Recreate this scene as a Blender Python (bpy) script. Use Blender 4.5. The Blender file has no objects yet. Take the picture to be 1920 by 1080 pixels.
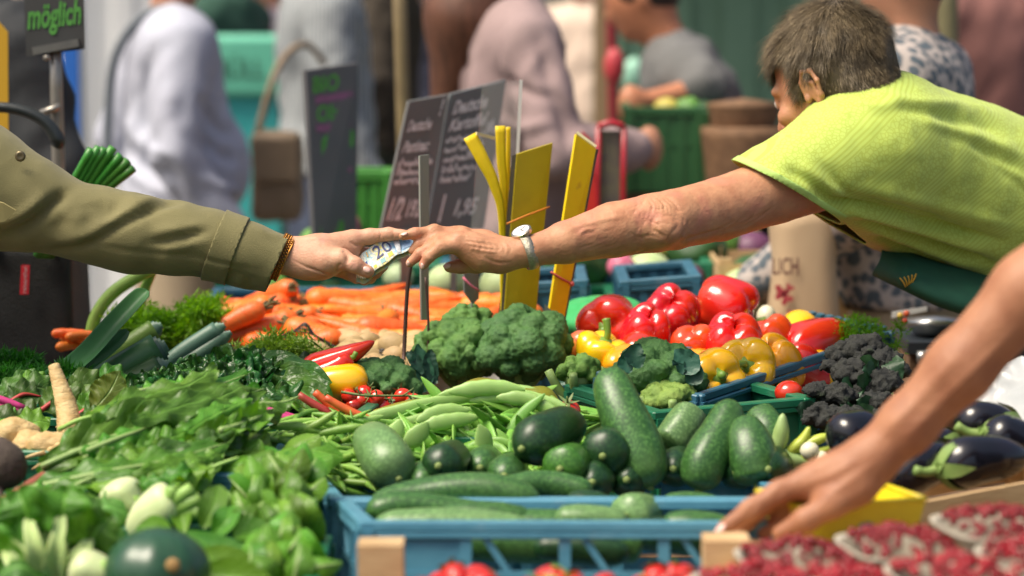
import bpy, bmesh, math, random
import numpy as np
from mathutils import Vector, Matrix

random.seed(7); RNG = np.random.default_rng(7)
SC = bpy.context.scene
COL = SC.collection

# ------------------------------------------------------------------ camera
FPX = 5333.0                       # focal length in photograph pixels (100 mm on 36 mm, 1920 wide)
CAMZ = 1.55
PITCH = math.atan(570.0 / FPX)
cam = bpy.data.cameras.new("camera"); camo = bpy.data.objects.new("camera", cam); COL.objects.link(camo)
cam.lens = 100.0; cam.sensor_width = 36.0; cam.clip_start = 0.05; cam.clip_end = 400.0
camo.location = (0, 0, CAMZ); camo.rotation_euler = (math.pi / 2 - PITCH, 0, 0)
cam.dof.use_dof = True; cam.dof.focus_distance = 4.38; cam.dof.aperture_fstop = 2.7; cam.dof.aperture_blades = 0
SC.camera = camo

# ------------------------------------------------------------------ sky, sun, exposure
SUN_EL, SUN_AZ = math.radians(60), math.radians(-116)     # azimuth measured from +Y towards +X
world = bpy.data.worlds.new("World"); SC.world = world; world.use_nodes = True
wn = world.node_tree.nodes; wl = world.node_tree.links
for n in list(wn): wn.remove(n)
sky = wn.new("ShaderNodeTexSky"); sky.sky_type = 'NISHITA'; sky.sun_disc = False
sky.sun_elevation = SUN_EL; sky.sun_rotation = SUN_AZ; sky.dust_density = 6.0; sky.air_density = 1.0; sky.ozone_density = 0.6
bg = wn.new("ShaderNodeBackground"); bg.inputs[1].default_value = 0.056
wo = wn.new("ShaderNodeOutputWorld"); wl.new(sky.outputs[0], bg.inputs[0]); wl.new(bg.outputs[0], wo.inputs[0])
sund = bpy.data.lights.new("sun", 'SUN'); sund.energy = 1.5; sund.angle = math.radians(30); sund.color = (1.0, 0.91, 0.76)
suno = bpy.data.objects.new("sun", sund); COL.objects.link(suno)
sd = Vector((math.sin(SUN_AZ) * math.cos(SUN_EL), math.cos(SUN_AZ) * math.cos(SUN_EL), math.sin(SUN_EL)))
suno.rotation_euler = sd.to_track_quat('Z', 'Y').to_euler(); suno.location = (0, 0, 8)
SC.view_settings.view_transform = 'Standard'; SC.view_settings.look = 'None'
SC.view_settings.gamma = 1.0; SC.view_settings.use_curve_mapping = False
SC.view_settings.exposure = 1.50
SC.render.engine = 'CYCLES'
SC.cycles.use_denoising = True
try: SC.cycles.denoiser = 'OPENIMAGEDENOISE'
except Exception: pass
SC.cycles.max_bounces = 7; SC.cycles.transparent_max_bounces = 12; SC.cycles.caustics_reflective = False; SC.cycles.caustics_refractive = False

# ------------------------------------------------------------------ places: a photograph pixel and a distance give a point of the place
_F = np.array([0, math.cos(PITCH), -math.sin(PITCH)]); _U = np.array([0, math.sin(PITCH), math.cos(PITCH)]); _R = np.array([1.0, 0, 0])
def P(px, py, D):
    d = _F + _R * ((px - 960) / FPX) + _U * ((540 - py) / FPX)
    return np.array([0, 0, CAMZ]) + d * (D / d[1])
ZS0, ZSK = 0.86, 0.0575
def zs(D): return ZS0 + ZSK * (D - 3.3)          # the general level of the heaped produce, rising towards the back
def G(px, py, h=0.0):
    d = _F + _R * ((px - 960) / FPX) + _U * ((540 - py) / FPX)
    m = d[2] / d[1]
    D = (ZS0 - ZSK * 3.3 + h - CAMZ) / (m - ZSK)
    return np.array([0, 0, CAMZ]) + d * (D / d[1])
def S(D): return D / FPX                         # metres per photograph pixel at distance D
def V(*a): return np.array(a, float)
def nrm(v):
    v = np.asarray(v, float); return v / (np.linalg.norm(v) + 1e-12)

# ------------------------------------------------------------------ objects
def prop(o, label=None, cat=None, group=None, kind=None):
    if label: o["label"] = label
    if cat: o["category"] = cat
    if group: o["group"] = group
    if kind: o["kind"] = kind
    return o
def empty(name, loc, label=None, cat=None, group=None):
    o = bpy.data.objects.new(name, None); COL.objects.link(o); o.location = tuple(loc); o.empty_display_size = 0.05
    return prop(o, label, cat, group)
def ploc(par):
    l = Vector((0, 0, 0)); p = par
    while p is not None: l = l + Vector(p.location); p = p.parent
    return np.array(l)
def mesh_of(name, vs, fs, mat, smooth=True):
    me = bpy.data.meshes.new(name)
    vs = np.asarray(vs, float)
    me.from_pydata([tuple(v) for v in vs], [], [tuple(int(i) for i in f) for f in fs])
    if smooth: me.polygons.foreach_set("use_smooth", [True] * len(me.polygons))
    if mat is not None: me.materials.append(mat)
    me.update(); return me
def mk(name, vf, mat, parent=None, label=None, cat=None, group=None, kind=None, smooth=True, origin=None):
    """link a mesh given in world coordinates, its origin moved to the foot of its box"""
    vs, fs = vf; vs = np.asarray(vs, float)
    if origin is None:
        lo, hi = vs.min(0), vs.max(0); origin = np.array([(lo[0] + hi[0]) / 2, (lo[1] + hi[1]) / 2, lo[2]])
    me = mesh_of(name, vs - origin, fs, mat, smooth)
    o = bpy.data.objects.new(name, me); COL.objects.link(o)
    if parent is not None:
        o.parent = parent; o.location = tuple(np.asarray(origin) - ploc(parent))
    else: o.location = tuple(origin)
    return prop(o, label, cat, group, kind)
def mod_solid(o, t, off=0):
    m = o.modifiers.new("thickness", 'SOLIDIFY'); m.thickness = t; m.offset = off; return o
def mod_sub(o, lv=1):
    m = o.modifiers.new("smooth", 'SUBSURF'); m.levels = lv; m.render_levels = lv; return o
def mod_bevel(o, w=0.003, seg=2):
    m = o.modifiers.new("bevel", 'BEVEL'); m.width = w; m.segments = seg; m.limit_method = 'ANGLE'; return o
def copy_tree(o, parent=None):
    c = o.copy(); COL.objects.link(c); c.parent = parent
    for ch in list(o.children):
        if ch.name != c.name: copy_tree(ch, c)
    return c
def join(*parts):
    vs, fs, n = [], [], 0
    for v, f in parts:
        v = np.asarray(v, float); vs.append(v); fs += [tuple(i + n for i in q) for q in f]; n += len(v)
    return np.vstack(vs), fs
def xf(vf, M):
    v, f = vf; v = np.asarray(v, float); M = np.array(M)
    return v @ M[:3, :3].T + M[:3, 3], f
def frame(z, up=(0, 0, 1)):
    """3x3 with columns x, y, z(given)"""
    z = nrm(z); x = np.cross(up, z)
    if np.linalg.norm(x) < 1e-4: x = np.cross((0, 1, 0), z)
    x = nrm(x); y = np.cross(z, x); return np.stack([x, y, z], 1)
def m4(R3, t):
    M = np.eye(4); M[:3, :3] = R3; M[:3, 3] = t; return M

# ------------------------------------------------------------------ shapes
def catmull(pts, n):
    pts = np.asarray(pts, float)
    if len(pts) == 2: return pts[0] + (pts[1] - pts[0]) * np.linspace(0, 1, n)[:, None]
    p = np.vstack([2 * pts[0] - pts[1], pts, 2 * pts[-1] - pts[-2]])
    out = []; m = len(pts) - 1
    for t in np.linspace(0, m - 1e-9, n):
        i = int(t); u = t - i; a, b, c, d = p[i], p[i + 1], p[i + 2], p[i + 3]
        out.append(.5 * (2 * b + (c - a) * u + (2 * a - 5 * b + 4 * c - d) * u * u + (3 * b - a - 3 * c + d) * u ** 3))
    return np.array(out)
def interp(xs, n):
    xs = np.asarray(xs, float); return np.interp(np.linspace(0, 1, n), np.linspace(0, 1, len(xs)), xs)
def frames(pts, up=None):
    T = np.gradient(pts, axis=0); T /= np.linalg.norm(T, axis=1)[:, None] + 1e-12
    u = np.array(up, float) if up is not None else (V(0, 0, 1) if abs(T[0][2]) < .9 else V(1, 0, 0))
    N = []; v = u - T[0] * (u @ T[0]); v = nrm(v)
    for t in T:
        v = nrm(v - t * (v @ t)); N.append(v)
    N = np.array(N); B = np.cross(T, N); return T, N, B
def tube(pts, rad, n=10, rings=None, cap=True, up=None, sx=1.0, prof=None, closed=False):
    """swept tube; rad may be a list; rounded off at the ends by adding the cap centre; prof(theta, t) scales the radius"""
    pts = np.asarray(pts, float)
    if rings is None: rings = len(pts)
    c = catmull(pts, rings); r = interp(np.atleast_1d(rad) if np.ndim(rad) else [rad, rad], rings)
    T, N, B = frames(c, up)
    th = np.linspace(0, 2 * math.pi, n, endpoint=False); vs = []
    for i in range(rings):
        k = r[i] * (np.ones(n) if prof is None else prof(th, i / (rings - 1)))
        vs.append(c[i] + (np.cos(th) * k)[:, None] * N[i] + (np.sin(th) * k * sx)[:, None] * B[i])
    vs = np.vstack(vs); fs = []
    for i in range(rings - 1):
        for j in range(n):
            a = i * n + j; b = i * n + (j + 1) % n; fs.append((a, a + n, b + n, b))
    if cap:
        k = len(vs); vs = np.vstack([vs, c[0] - T[0] * r[0] * .15, c[-1] + T[-1] * r[-1] * .15])
        for j in range(n):
            fs.append((k, j, (j + 1) % n)); a = (rings - 1) * n
            fs.append((k + 1, a + (j + 1) % n, a + j))
    return vs, fs
def roundrad(rs, n, e=.08):
    """radius profile with rounded ends"""
    t = np.linspace(0, 1, n); r = np.interp(t, np.linspace(0, 1, len(rs)), rs)
    k = np.clip(np.minimum(t, 1 - t) / e, 0, 1); return r * np.sqrt(np.clip(1 - (1 - k) ** 2, 0.02, 1))
def capsule(pts, rs, n=14, rings=26, e=.08, **kw):
    t = .5 - .5 * np.cos(np.linspace(0, math.pi, rings))
    c = catmull(pts, 200); L = np.linspace(0, 1, 200); c2 = np.stack([np.interp(t, L, c[:, k]) for k in range(3)], 1)
    r = np.interp(t, np.linspace(0, 1, len(rs)), rs); k = np.clip(np.minimum(t, 1 - t) / e, 0, 1)
    r = r * np.sqrt(np.clip(1 - (1 - k) ** 2, 0.0025, 1)); return tube(c2, r, n, rings, **kw)
def box(c, s, R3=None):
    c = np.asarray(c, float); h = np.asarray(s, float) / 2
    v = np.array([[x, y, z] for x in (-1, 1) for y in (-1, 1) for z in (-1, 1)]) * h
    if R3 is not None: v = v @ np.asarray(R3).T
    return v + c, [(0, 1, 3, 2), (4, 6, 7, 5), (0, 4, 5, 1), (2, 3, 7, 6), (0, 2, 6, 4), (1, 5, 7, 3)]
def beam(a, b, w, h, up=(0, 0, 1)):
    a, b = np.asarray(a, float), np.asarray(b, float); z = nrm(b - a); x = np.cross(up, z)
    x = nrm(x) if np.linalg.norm(x) > 1e-5 else V(1, 0, 0); y = np.cross(z, x)
    return box((a + b) / 2, (w, h, np.linalg.norm(b - a)), np.stack([x, y, z], 1))
def ico(c, r, sub=2):
    bm = bmesh.new(); bmesh.ops.create_icosphere(bm, subdivisions=sub, radius=1)
    v = np.array([p.co[:] for p in bm.verts]); f = [tuple(q.index for q in p.verts) for p in bm.faces]; bm.free()
    return v * np.asarray(r) + np.asarray(c), f
def blade(mid, wid, up, cup=0.0, ruf=0.0, rufn=6, nu=14, nv=8, seed=0, tip=.0, crink=0.0, cs=40, vein=0.0, wave=0.0):
    """a leaf blade along the midrib points; wid: half widths; up: the side its face looks to"""
    c = catmull(mid, nu); w = np.maximum(catmull(np.stack([np.asarray(wid, float)] * 3, 1), nu)[:, 0], .0006); w = w * np.clip(np.sqrt(np.clip(1.02 - np.linspace(0, 1, nu), 0, 1) / .16), 0, 1); T, N, B = frames(c, up); rs = np.random.default_rng(seed)
    ph = rs.uniform(0, 6.28, 4); vs = []
    for i in range(nu):
        t = i / (nu - 1)
        for j in range(nv + 1):
            s = (j / nv) * 2 - 1; a = abs(s)
            edge = 1 + .10 * ruf / max(w[i], 1e-3) * math.sin(rufn * 2.1 * t * 6.28 + ph[0] + (2 if s > 0 else 0))
            z = cup * a ** 1.6 * w[i] + ruf * a ** 2 * math.sin(rufn * t * 6.28 + ph[1] + (1.7 if s > 0 else 0)) + vein * (abs(math.sin((t * 7 + a * 1.6) * 3.14)) - .5) * min(1, a * 4) - .6 * vein * math.exp(-(s / .12) ** 2)
            z += wave * math.sin(t * 5 + ph[2] + s * 1.5)
            vs.append(c[i] + B[i] * s * w[i] * edge + N[i] * z)
    vs = np.array(vs)
    if crink: vs = vs + np.repeat(N, nv + 1, 0) * (crink * (vnoise(vs, cs, seed) - .5) * 2)[:, None]
    fs = []
    for i in range(nu - 1):
        for j in range(nv):
            a = i * (nv + 1) + j; fs.append((a, a + 1, a + nv + 2, a + nv + 1))
    return vs, fs
def poly_plate(pts, t, nrmv=None):
    """a flat polygon with thickness"""
    p = np.asarray(pts, float); n = len(p)
    if nrmv is None: nrmv = nrm(np.cross(p[1] - p[0], p[2] - p[0]))
    a, b = p + np.asarray(nrmv) * t / 2, p - np.asarray(nrmv) * t / 2
    return np.vstack([a, b]), [tuple(range(n)), tuple(range(2 * n - 1, n - 1, -1))] + [(i, i + n, (i + 1) % n + n, (i + 1) % n) for i in range(n)]

# ------------------------------------------------------------------ value noise
def _h(ix, iy, iz, seed):
    n = (ix * 374761393 + iy * 668265263 + iz * 2147483647 + seed * 974634777) & 0xFFFFFFFF
    n = ((n ^ (n >> 13)) * 1274126177) & 0xFFFFFFFF
    return ((n ^ (n >> 16)) & 0xFFFF) / 65535.0
def vnoise(p, sc, seed=0):
    p = np.asarray(p, float) * sc + 100.37; i = np.floor(p).astype(np.int64); f = p - i; f = f * f * (3 - 2 * f); r = 0
    for dx in (0, 1):
        for dy in (0, 1):
            for dz in (0, 1):
                w = (f[:, 0] if dx else 1 - f[:, 0]) * (f[:, 1] if dy else 1 - f[:, 1]) * (f[:, 2] if dz else 1 - f[:, 2])
                r = r + w * _h(i[:, 0] + dx, i[:, 1] + dy, i[:, 2] + dz, seed)
    return r
def fbm(p, sc, seed=0, o=3):
    r, a, t = 0, 1, 0
    for k in range(o): r = r + a * vnoise(p, sc * 2 ** k, seed + k); t += a; a *= .5
    return r / t
def worley(p, sc, seed=0):
    """distance to the nearest jittered lattice point, 0..~1"""
    p = np.asarray(p, float) * sc + 50.7; i = np.floor(p).astype(np.int64); best = np.full(len(p), 9.0)
    for dx in (-1, 0, 1):
        for dy in (-1, 0, 1):
            for dz in (-1, 0, 1):
                c = i + np.array([dx, dy, dz])
                q = c + np.stack([_h(c[:, 0], c[:, 1], c[:, 2], seed + k) for k in (1, 2, 3)], 1)
                best = np.minimum(best, ((p - q) ** 2).sum(1))
    return np.sqrt(best)
def normals_of(v, f):
    v = np.asarray(v, float); n = np.zeros_like(v)
    q = np.array([x if len(x) == 4 else (x[0], x[1], x[2], x[2]) for x in f])
    fn = np.cross(v[q[:, 2]] - v[q[:, 0]], v[q[:, 3]] - v[q[:, 1]])
    for k in range(4): np.add.at(n, q[:, k], fn)
    return n / (np.linalg.norm(n, axis=1)[:, None] + 1e-12)

# ------------------------------------------------------------------ signed distance bodies (smooth unions) and their surface
def s_cone(a, b, ra, rb, flat=None, fk=1.0):
    a, b = np.asarray(a, float), np.asarray(b, float); ba = b - a; L2 = ba @ ba + 1e-12
    fl = None if flat is None else nrm(flat)
    def f(p):
        t = np.clip(((p - a) @ ba) / L2, 0, 1); d = p - a - t[:, None] * ba
        if fl is not None:
            q = d @ fl; d = d + (q * (1 / fk - 1))[:, None] * fl
            return (np.sqrt((d * d).sum(1)) - (ra + (rb - ra) * t)) * (min(1, fk) * .5 + .5)
        return np.sqrt((d * d).sum(1)) - (ra + (rb - ra) * t)
    return f
def s_ell(c, r, R3=None):
    c = np.asarray(c, float); r = np.asarray(r, float); Rm = None if R3 is None else np.asarray(R3)
    def f(p):
        q = p - c
        if Rm is not None: q = q @ Rm
        k = np.sqrt(((q / r) ** 2).sum(1)); k2 = np.sqrt(((q / (r * r)) ** 2).sum(1)) + 1e-9
        return k * (k - 1) / k2
    return f
class Sdf:
    def __init__(s): s.it = []
    def add(s, f, k=.01): s.it.append((f, k)); return s
    def sub(s, f, k=.01): s.it.append((f, -k)); return s
    def chain(s, pts, rs, k=.01, flat=None, fk=1.0, first=None):
        for i in range(len(pts) - 1): s.add(s_cone(pts[i], pts[i + 1], rs[i], rs[i + 1], flat, fk), (first if first is not None and i == 0 else k))
        return s
    def __call__(s, p):
        d = s.it[0][0](p)
        for f, k in s.it[1:]:
            e = f(p)
            if k > 0: h = np.clip(.5 + .5 * (e - d) / k, 0, 1); d = e * (1 - h) + d * h - k * h * (1 - h)
            else:
                k = -k; e = -e; h = np.clip(.5 - .5 * (e - d) / k, 0, 1); d = e * (1 - h) + d * h + k * h * (1 - h)
        return d
def surf(f, lo, hi, h, bs=8):
    lo = np.asarray(lo, float); hi = np.asarray(hi, float)
    nb = np.ceil((hi - lo) / h / bs).astype(int) + 1; n = nb * bs
    g = np.stack(np.meshgrid(*[np.arange(k) for k in nb], indexing='ij'), -1).reshape(-1, 3)
    cen = lo + (g * bs + (bs - 1) / 2) * h; d = f(cen); act = np.abs(d) < bs * h * 1.25
    Vg = np.repeat(np.repeat(np.repeat(np.where(d < 0, -1.0, 1.0).reshape(nb), bs, 0), bs, 1), bs, 2)
    off = np.stack(np.meshgrid(*[np.arange(bs)] * 3, indexing='ij'), -1).reshape(-1, 3)
    ga = g[act]
    for k in range(0, len(ga), 400):
        gi = (ga[k:k + 400, None, :] * bs + off[None]).reshape(-1, 3)
        Vg[gi[:, 0], gi[:, 1], gi[:, 2]] = f(lo + gi * h)
    s = Vg < 0; c = 0
    for dx in (0, 1):
        for dy in (0, 1):
            for dz in (0, 1): c = c + s[dx:n[0] - 1 + dx, dy:n[1] - 1 + dy, dz:n[2] - 1 + dz].astype(np.int8)
    idx = np.argwhere((c > 0) & (c < 8)); acc = np.zeros((len(idx), 3)); cnt = np.zeros(len(idx))
    cor = [(a, b, e) for a in (0, 1) for b in (0, 1) for e in (0, 1)]
    for i, A in enumerate(cor):
        for B in cor[i + 1:]:
            if sum(abs(A[k] - B[k]) for k in range(3)) != 1: continue
            ia, ib = idx + A, idx + B
            va = Vg[ia[:, 0], ia[:, 1], ia[:, 2]]; vb = Vg[ib[:, 0], ib[:, 1], ib[:, 2]]; m = (va < 0) != (vb < 0)
            t = np.where(m, va / np.where(m, va - vb, 1), 0); q = np.array(A) + t[:, None] * (np.array(B) - np.array(A))
            acc[m] += q[m]; cnt[m] += 1
    vs = lo + (idx + acc / cnt[:, None]) * h
    ids = -np.ones(c.shape, int); ids[idx[:, 0], idx[:, 1], idx[:, 2]] = np.arange(len(idx)); fs = []
    for ax in range(3):
        sl0 = [slice(None)] * 3; sl1 = [slice(None)] * 3; sl0[ax] = slice(0, -1); sl1[ax] = slice(1, None)
        a = s[tuple(sl0)]; b = s[tuple(sl1)]; e = np.argwhere(a != b)
        u, w = (ax + 1) % 3, (ax + 2) % 3; e = e[(e[:, u] > 0) & (e[:, w] > 0) & (e[:, u] < n[u] - 1) & (e[:, w] < n[w] - 1)]
        du = np.zeros(3, int); du[u] = 1; dw = np.zeros(3, int); dw[w] = 1
        q = [e - du - dw, e - dw, e, e - du]; Q = np.stack([ids[x[:, 0], x[:, 1], x[:, 2]] for x in q], 1)
        fl = a[e[:, 0], e[:, 1], e[:, 2]]; Q[~fl] = Q[~fl][:, ::-1]; fs.append(Q)
    F = np.vstack(fs); F = F[(F >= 0).all(1)]
    return vs, F
def relax(v, f, it=2, lam=.5):
    q = np.asarray(f); v = np.array(v)
    e = np.vstack([q[:, [0, 1]], q[:, [1, 2]], q[:, [2, 3]], q[:, [3, 0]]])
    for _ in range(it):
        a = np.zeros_like(v); c = np.zeros(len(v))
        np.add.at(a, e[:, 0], v[e[:, 1]]); np.add.at(a, e[:, 1], v[e[:, 0]]); np.add.at(c, e[:, 0], 1); np.add.at(c, e[:, 1], 1)
        v = v + lam * (a / np.maximum(c, 1)[:, None] - v)
    return v, f
def creases(v, f, lines, facing=None):
    """lines: (points, amplitude, width): a groove (negative) or ridge along a polyline on the surface; with facing, the line is
    laid onto the side of the surface that looks to the front"""
    v = np.array(v); n = normals_of(v, f); d = np.zeros(len(v)); eye = V(0, 0, CAMZ)
    if facing is not None:
        ray = v - eye; ray /= np.linalg.norm(ray, axis=1)[:, None]; front = np.clip(-(n * ray).sum(1) * 3, 0, 1); uv = v[:, [0, 2]] - eye[[0, 2]]; uv = uv / v[:, 1:2]
    for pts, amp, wd in lines:
        pts = catmull(pts, max(2, 5 * (len(pts) - 1) + 1))
        if facing is not None:
            Dm = pts[:, 1].mean(); q2 = (pts[:, [0, 2]] - eye[[0, 2]]) / pts[:, 1:2] * Dm; src = uv * Dm
        else: q2 = pts; src = v
        m0 = ((src > q2.min(0) - 2.6 * wd) & (src < q2.max(0) + 2.6 * wd)).all(1)
        if facing is not None: m0 &= front > 0
        ii = np.nonzero(m0)[0]
        if not len(ii): continue
        x = src[ii]; best = np.full(len(ii), 1e9); par = np.zeros(len(ii))
        for i in range(len(q2) - 1):
            a, b = q2[i], q2[i + 1]; ba = b - a; t = np.clip(((x - a) @ ba) / (ba @ ba + 1e-12), 0, 1)
            q = x - a - t[:, None] * ba; e = (q * q).sum(1); m = e < best; best[m] = e[m]; par[m] = (i + t[m]) / (len(q2) - 1)
        fade = np.clip(np.minimum(par, 1 - par) / .22, 0, 1); w = amp * np.exp(-best / (wd * wd)) * (.15 + .85 * fade)
        d[ii] += w * (front[ii] if facing is not None else 1)
    return v + n * d[:, None], f
def cut(vf, co, no):
    """keep the side of the plane away from no"""
    v, f = vf; bm = bmesh.new(); bv = [bm.verts.new(tuple(x)) for x in v]
    for q in f:
        try: bm.faces.new([bv[i] for i in q])
        except ValueError: pass
    bmesh.ops.bisect_plane(bm, geom=bm.verts[:] + bm.edges[:] + bm.faces[:], plane_co=tuple(co), plane_no=tuple(no), clear_outer=True)
    bm.verts.index_update(); vs = np.array([p.co[:] for p in bm.verts]); fs = [tuple(x.index for x in p.verts) for p in bm.faces]; bm.free()
    return vs, fs

# ------------------------------------------------------------------ materials
MATS = {}
def mat(name, c1, c2=None, sc=30, rough=.5, bump=0.0, bsc=None, vary=0.0, sss=0.0, sssr=(1, .4, .25), spec=.5, detail=4, thr=None, coat=0.0, c3=None, sc3=8, thr3=(.55, .7), metal=0.0, trans=0.0, stretch=None, sheen=0.0, alpha=1.0, hue=0.0, emit=None, gen=False, tint=None):
    if name in MATS: return MATS[name]
    m = bpy.data.materials.new(name); m.use_nodes = True; N = m.node_tree.nodes; L = m.node_tree.links
    b = N["Principled BSDF"]; b.inputs["Roughness"].default_value = rough; b.inputs["Specular IOR Level"].default_value = spec
    b.inputs["Metallic"].default_value = metal; b.inputs["Base Color"].default_value = (*c1, 1)
    tc = N.new("ShaderNodeTexCoord"); vec = tc.outputs["Generated" if gen else "Object"]
    if stretch:
        mp = N.new("ShaderNodeMapping"); mp.inputs["Scale"].default_value = stretch; L.new(vec, mp.inputs[0]); vec = mp.outputs[0]
    col = None
    if c2 is not None:
        nz = N.new("ShaderNodeTexNoise"); nz.inputs["Scale"].default_value = sc; nz.inputs["Detail"].default_value = detail; L.new(vec, nz.inputs["Vector"])
        rp = N.new("ShaderNodeValToRGB"); lo, hi = thr or (.35, .65)
        rp.color_ramp.elements[0].position = lo; rp.color_ramp.elements[1].position = hi
        rp.color_ramp.elements[0].color = (*c1, 1); rp.color_ramp.elements[1].color = (*c2, 1)
        L.new(nz.outputs[0], rp.inputs[0]); col = rp.outputs[0]
        if c3 is not None:
            n3 = N.new("ShaderNodeTexNoise"); n3.inputs["Scale"].default_value = sc3; n3.inputs["Detail"].default_value = 3; L.new(vec, n3.inputs["Vector"])
            r3 = N.new("ShaderNodeMapRange"); r3.inputs[1].default_value = thr3[0]; r3.inputs[2].default_value = thr3[1]; L.new(n3.outputs[0], r3.inputs[0])
            mx = N.new("ShaderNodeMix"); mx.data_type = 'RGBA'; L.new(r3.outputs[0], mx.inputs[0]); L.new(col, mx.inputs[6]); mx.inputs[7].default_value = (*c3, 1); col = mx.outputs[2]
    if vary or hue:
        oi = N.new("ShaderNodeObjectInfo"); hs = N.new("ShaderNodeHueSaturation")
        mr = N.new("ShaderNodeMapRange"); mr.inputs[3].default_value = 1 - vary; mr.inputs[4].default_value = 1 + vary; L.new(oi.outputs["Random"], mr.inputs[0]); L.new(mr.outputs[0], hs.inputs["Value"])
        if hue:
            ml = N.new("ShaderNodeMath"); ml.operation = 'MULTIPLY'; ml.inputs[1].default_value = 7.31; L.new(oi.outputs["Random"], ml.inputs[0])
            fr = N.new("ShaderNodeMath"); fr.operation = 'FRACT'; L.new(ml.outputs[0], fr.inputs[0])
            mh = N.new("ShaderNodeMapRange"); mh.inputs[3].default_value = .5 - hue; mh.inputs[4].default_value = .5 + hue; L.new(fr.outputs[0], mh.inputs[0]); L.new(mh.outputs[0], hs.inputs["Hue"])
        if col is not None: L.new(col, hs.inputs["Color"])
        else: hs.inputs["Color"].default_value = (*c1, 1)
        col = hs.outputs[0]
    if col is not None: L.new(col, b.inputs["Base Color"])
    if bump:
        nb = N.new("ShaderNodeTexNoise"); nb.inputs["Scale"].default_value = bsc or sc * 2; nb.inputs["Detail"].default_value = 4; L.new(vec, nb.inputs["Vector"])
        bp = N.new("ShaderNodeBump"); bp.inputs["Strength"].default_value = min(1, bump * 1.0); bp.inputs["Distance"].default_value = .004; L.new(nb.outputs[0], bp.inputs["Height"]); L.new(bp.outputs[0], b.inputs["Normal"])
    if sss:
        b.inputs["Subsurface Weight"].default_value = sss; b.inputs["Subsurface Radius"].default_value = sssr; b.inputs["Subsurface Scale"].default_value = .006
    if coat: b.inputs["Coat Weight"].default_value = coat; b.inputs["Coat Roughness"].default_value = .12
    if sheen: b.inputs["Sheen Weight"].default_value = sheen
    if trans:
        b.inputs["Transmission Weight"].default_value = trans
    if alpha < 1: b.inputs["Alpha"].default_value = alpha
    if emit: b.inputs["Emission Color"].default_value = (*emit[0], 1); b.inputs["Emission Strength"].default_value = emit[1]
    m["bsdf"] = b.name; MATS[name] = m; return m
def leafmat(name, c1, c2, sc=18, rough=.42, vary=.36, hue=.022, bump=.35, c3=None, thr3=(.55, .7), sc3=8, tl=.35, bsc=60, vein=.55, vc=None, nv=8.0):
    """a leaf: light comes through it, and its ribs show paler"""
    if name in MATS: return MATS[name]
    m = mat(name, c1, c2, sc=sc, rough=rough, vary=vary, hue=hue, c3=c3, thr3=thr3, sc3=sc3, spec=.45)
    N = m.node_tree.nodes; L = m.node_tree.links; b = N["Principled BSDF"]; out = [n for n in N if n.type == 'OUTPUT_MATERIAL'][0]
    def mth(op, a, bb=None, c=None):
        n = N.new("ShaderNodeMath"); n.operation = op
        for i, x in enumerate((a, bb, c)):
            if x is None: continue
            if isinstance(x, (int, float)): n.inputs[i].default_value = x
            else: L.new(x, n.inputs[i])
        return n.outputs[0]
    uv = N.new("ShaderNodeUVMap"); sp = N.new("ShaderNodeSeparateXYZ"); L.new(uv.outputs[0], sp.inputs[0]); tc = N.new("ShaderNodeTexCoord"); nz = N.new("ShaderNodeTexNoise"); nz.inputs["Scale"].default_value = 22; L.new(tc.outputs["Object"], nz.inputs["Vector"])
    av = mth('ABSOLUTE', mth('SUBTRACT', sp.outputs[1], .5)); k = mth('ADD', mth('MULTIPLY', sp.outputs[0], nv), mth('MULTIPLY', av, -nv * .55)); k = mth('MULTIPLY_ADD', nz.outputs[0], .9, k)
    side = mth('SUBTRACT', 1, mth('MULTIPLY', mth('ABSOLUTE', mth('SUBTRACT', mth('FRACT', k), .5)), 13.0)); side = mth('MAXIMUM', side, 0); mid = mth('MAXIMUM', mth('SUBTRACT', 1, mth('MULTIPLY', av, 26.0)), 0)
    has = mth('GREATER_THAN', sp.outputs[0], .001); vm = mth('MULTIPLY', mth('MULTIPLY', mth('MAXIMUM', mth('MULTIPLY', side, .6), mid), has), vein); mx = N.new("ShaderNodeMix"); mx.data_type = 'RGBA'
    src = b.inputs["Base Color"].links[0].from_socket; L.new(vm, mx.inputs[0]); L.new(src, mx.inputs[6]); mx.inputs[7].default_value = (*(vc or tuple(min(1, x * 2.2 + .06) for x in c2)), 1); col = mx.outputs[2]; L.new(col, b.inputs["Base Color"])
    nb = N.new("ShaderNodeTexNoise"); nb.inputs["Scale"].default_value = bsc; nb.inputs["Detail"].default_value = 3; L.new(tc.outputs["Object"], nb.inputs["Vector"]); hh = mth('SUBTRACT', mth('MULTIPLY', nb.outputs[0], bump * 1.6), mth('MULTIPLY', vm, .7)); bp = N.new("ShaderNodeBump"); bp.inputs["Strength"].default_value = .8; bp.inputs["Distance"].default_value = .004; L.new(hh, bp.inputs["Height"]); L.new(bp.outputs[0], b.inputs["Normal"])
    t = N.new("ShaderNodeBsdfTranslucent"); ms = N.new("ShaderNodeMixShader"); ms.inputs[0].default_value = tl; g = N.new("ShaderNodeHueSaturation"); g.inputs["Value"].default_value = 1.5; g.inputs["Saturation"].default_value = 1.1
    L.new(col, g.inputs["Color"]); L.new(g.outputs[0], t.inputs[0]); L.new(b.outputs[0], ms.inputs[1]); L.new(t.outputs[0], ms.inputs[2]); L.new(ms.outputs[0], out.inputs[0])
    return m
def leaf_uv(o, nu, nv):
    me = o.data; ul = me.uv_layers.new(name="UVMap"); vi = np.zeros(len(me.loops), int); me.loops.foreach_get("vertex_index", vi)
    ul.data.foreach_set("uv", np.stack([np.clip((vi // (nv + 1)) / (nu - 1), .002, 1), (vi % (nv + 1)) / nv], 1).astype(np.float32).ravel()); return o
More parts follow.
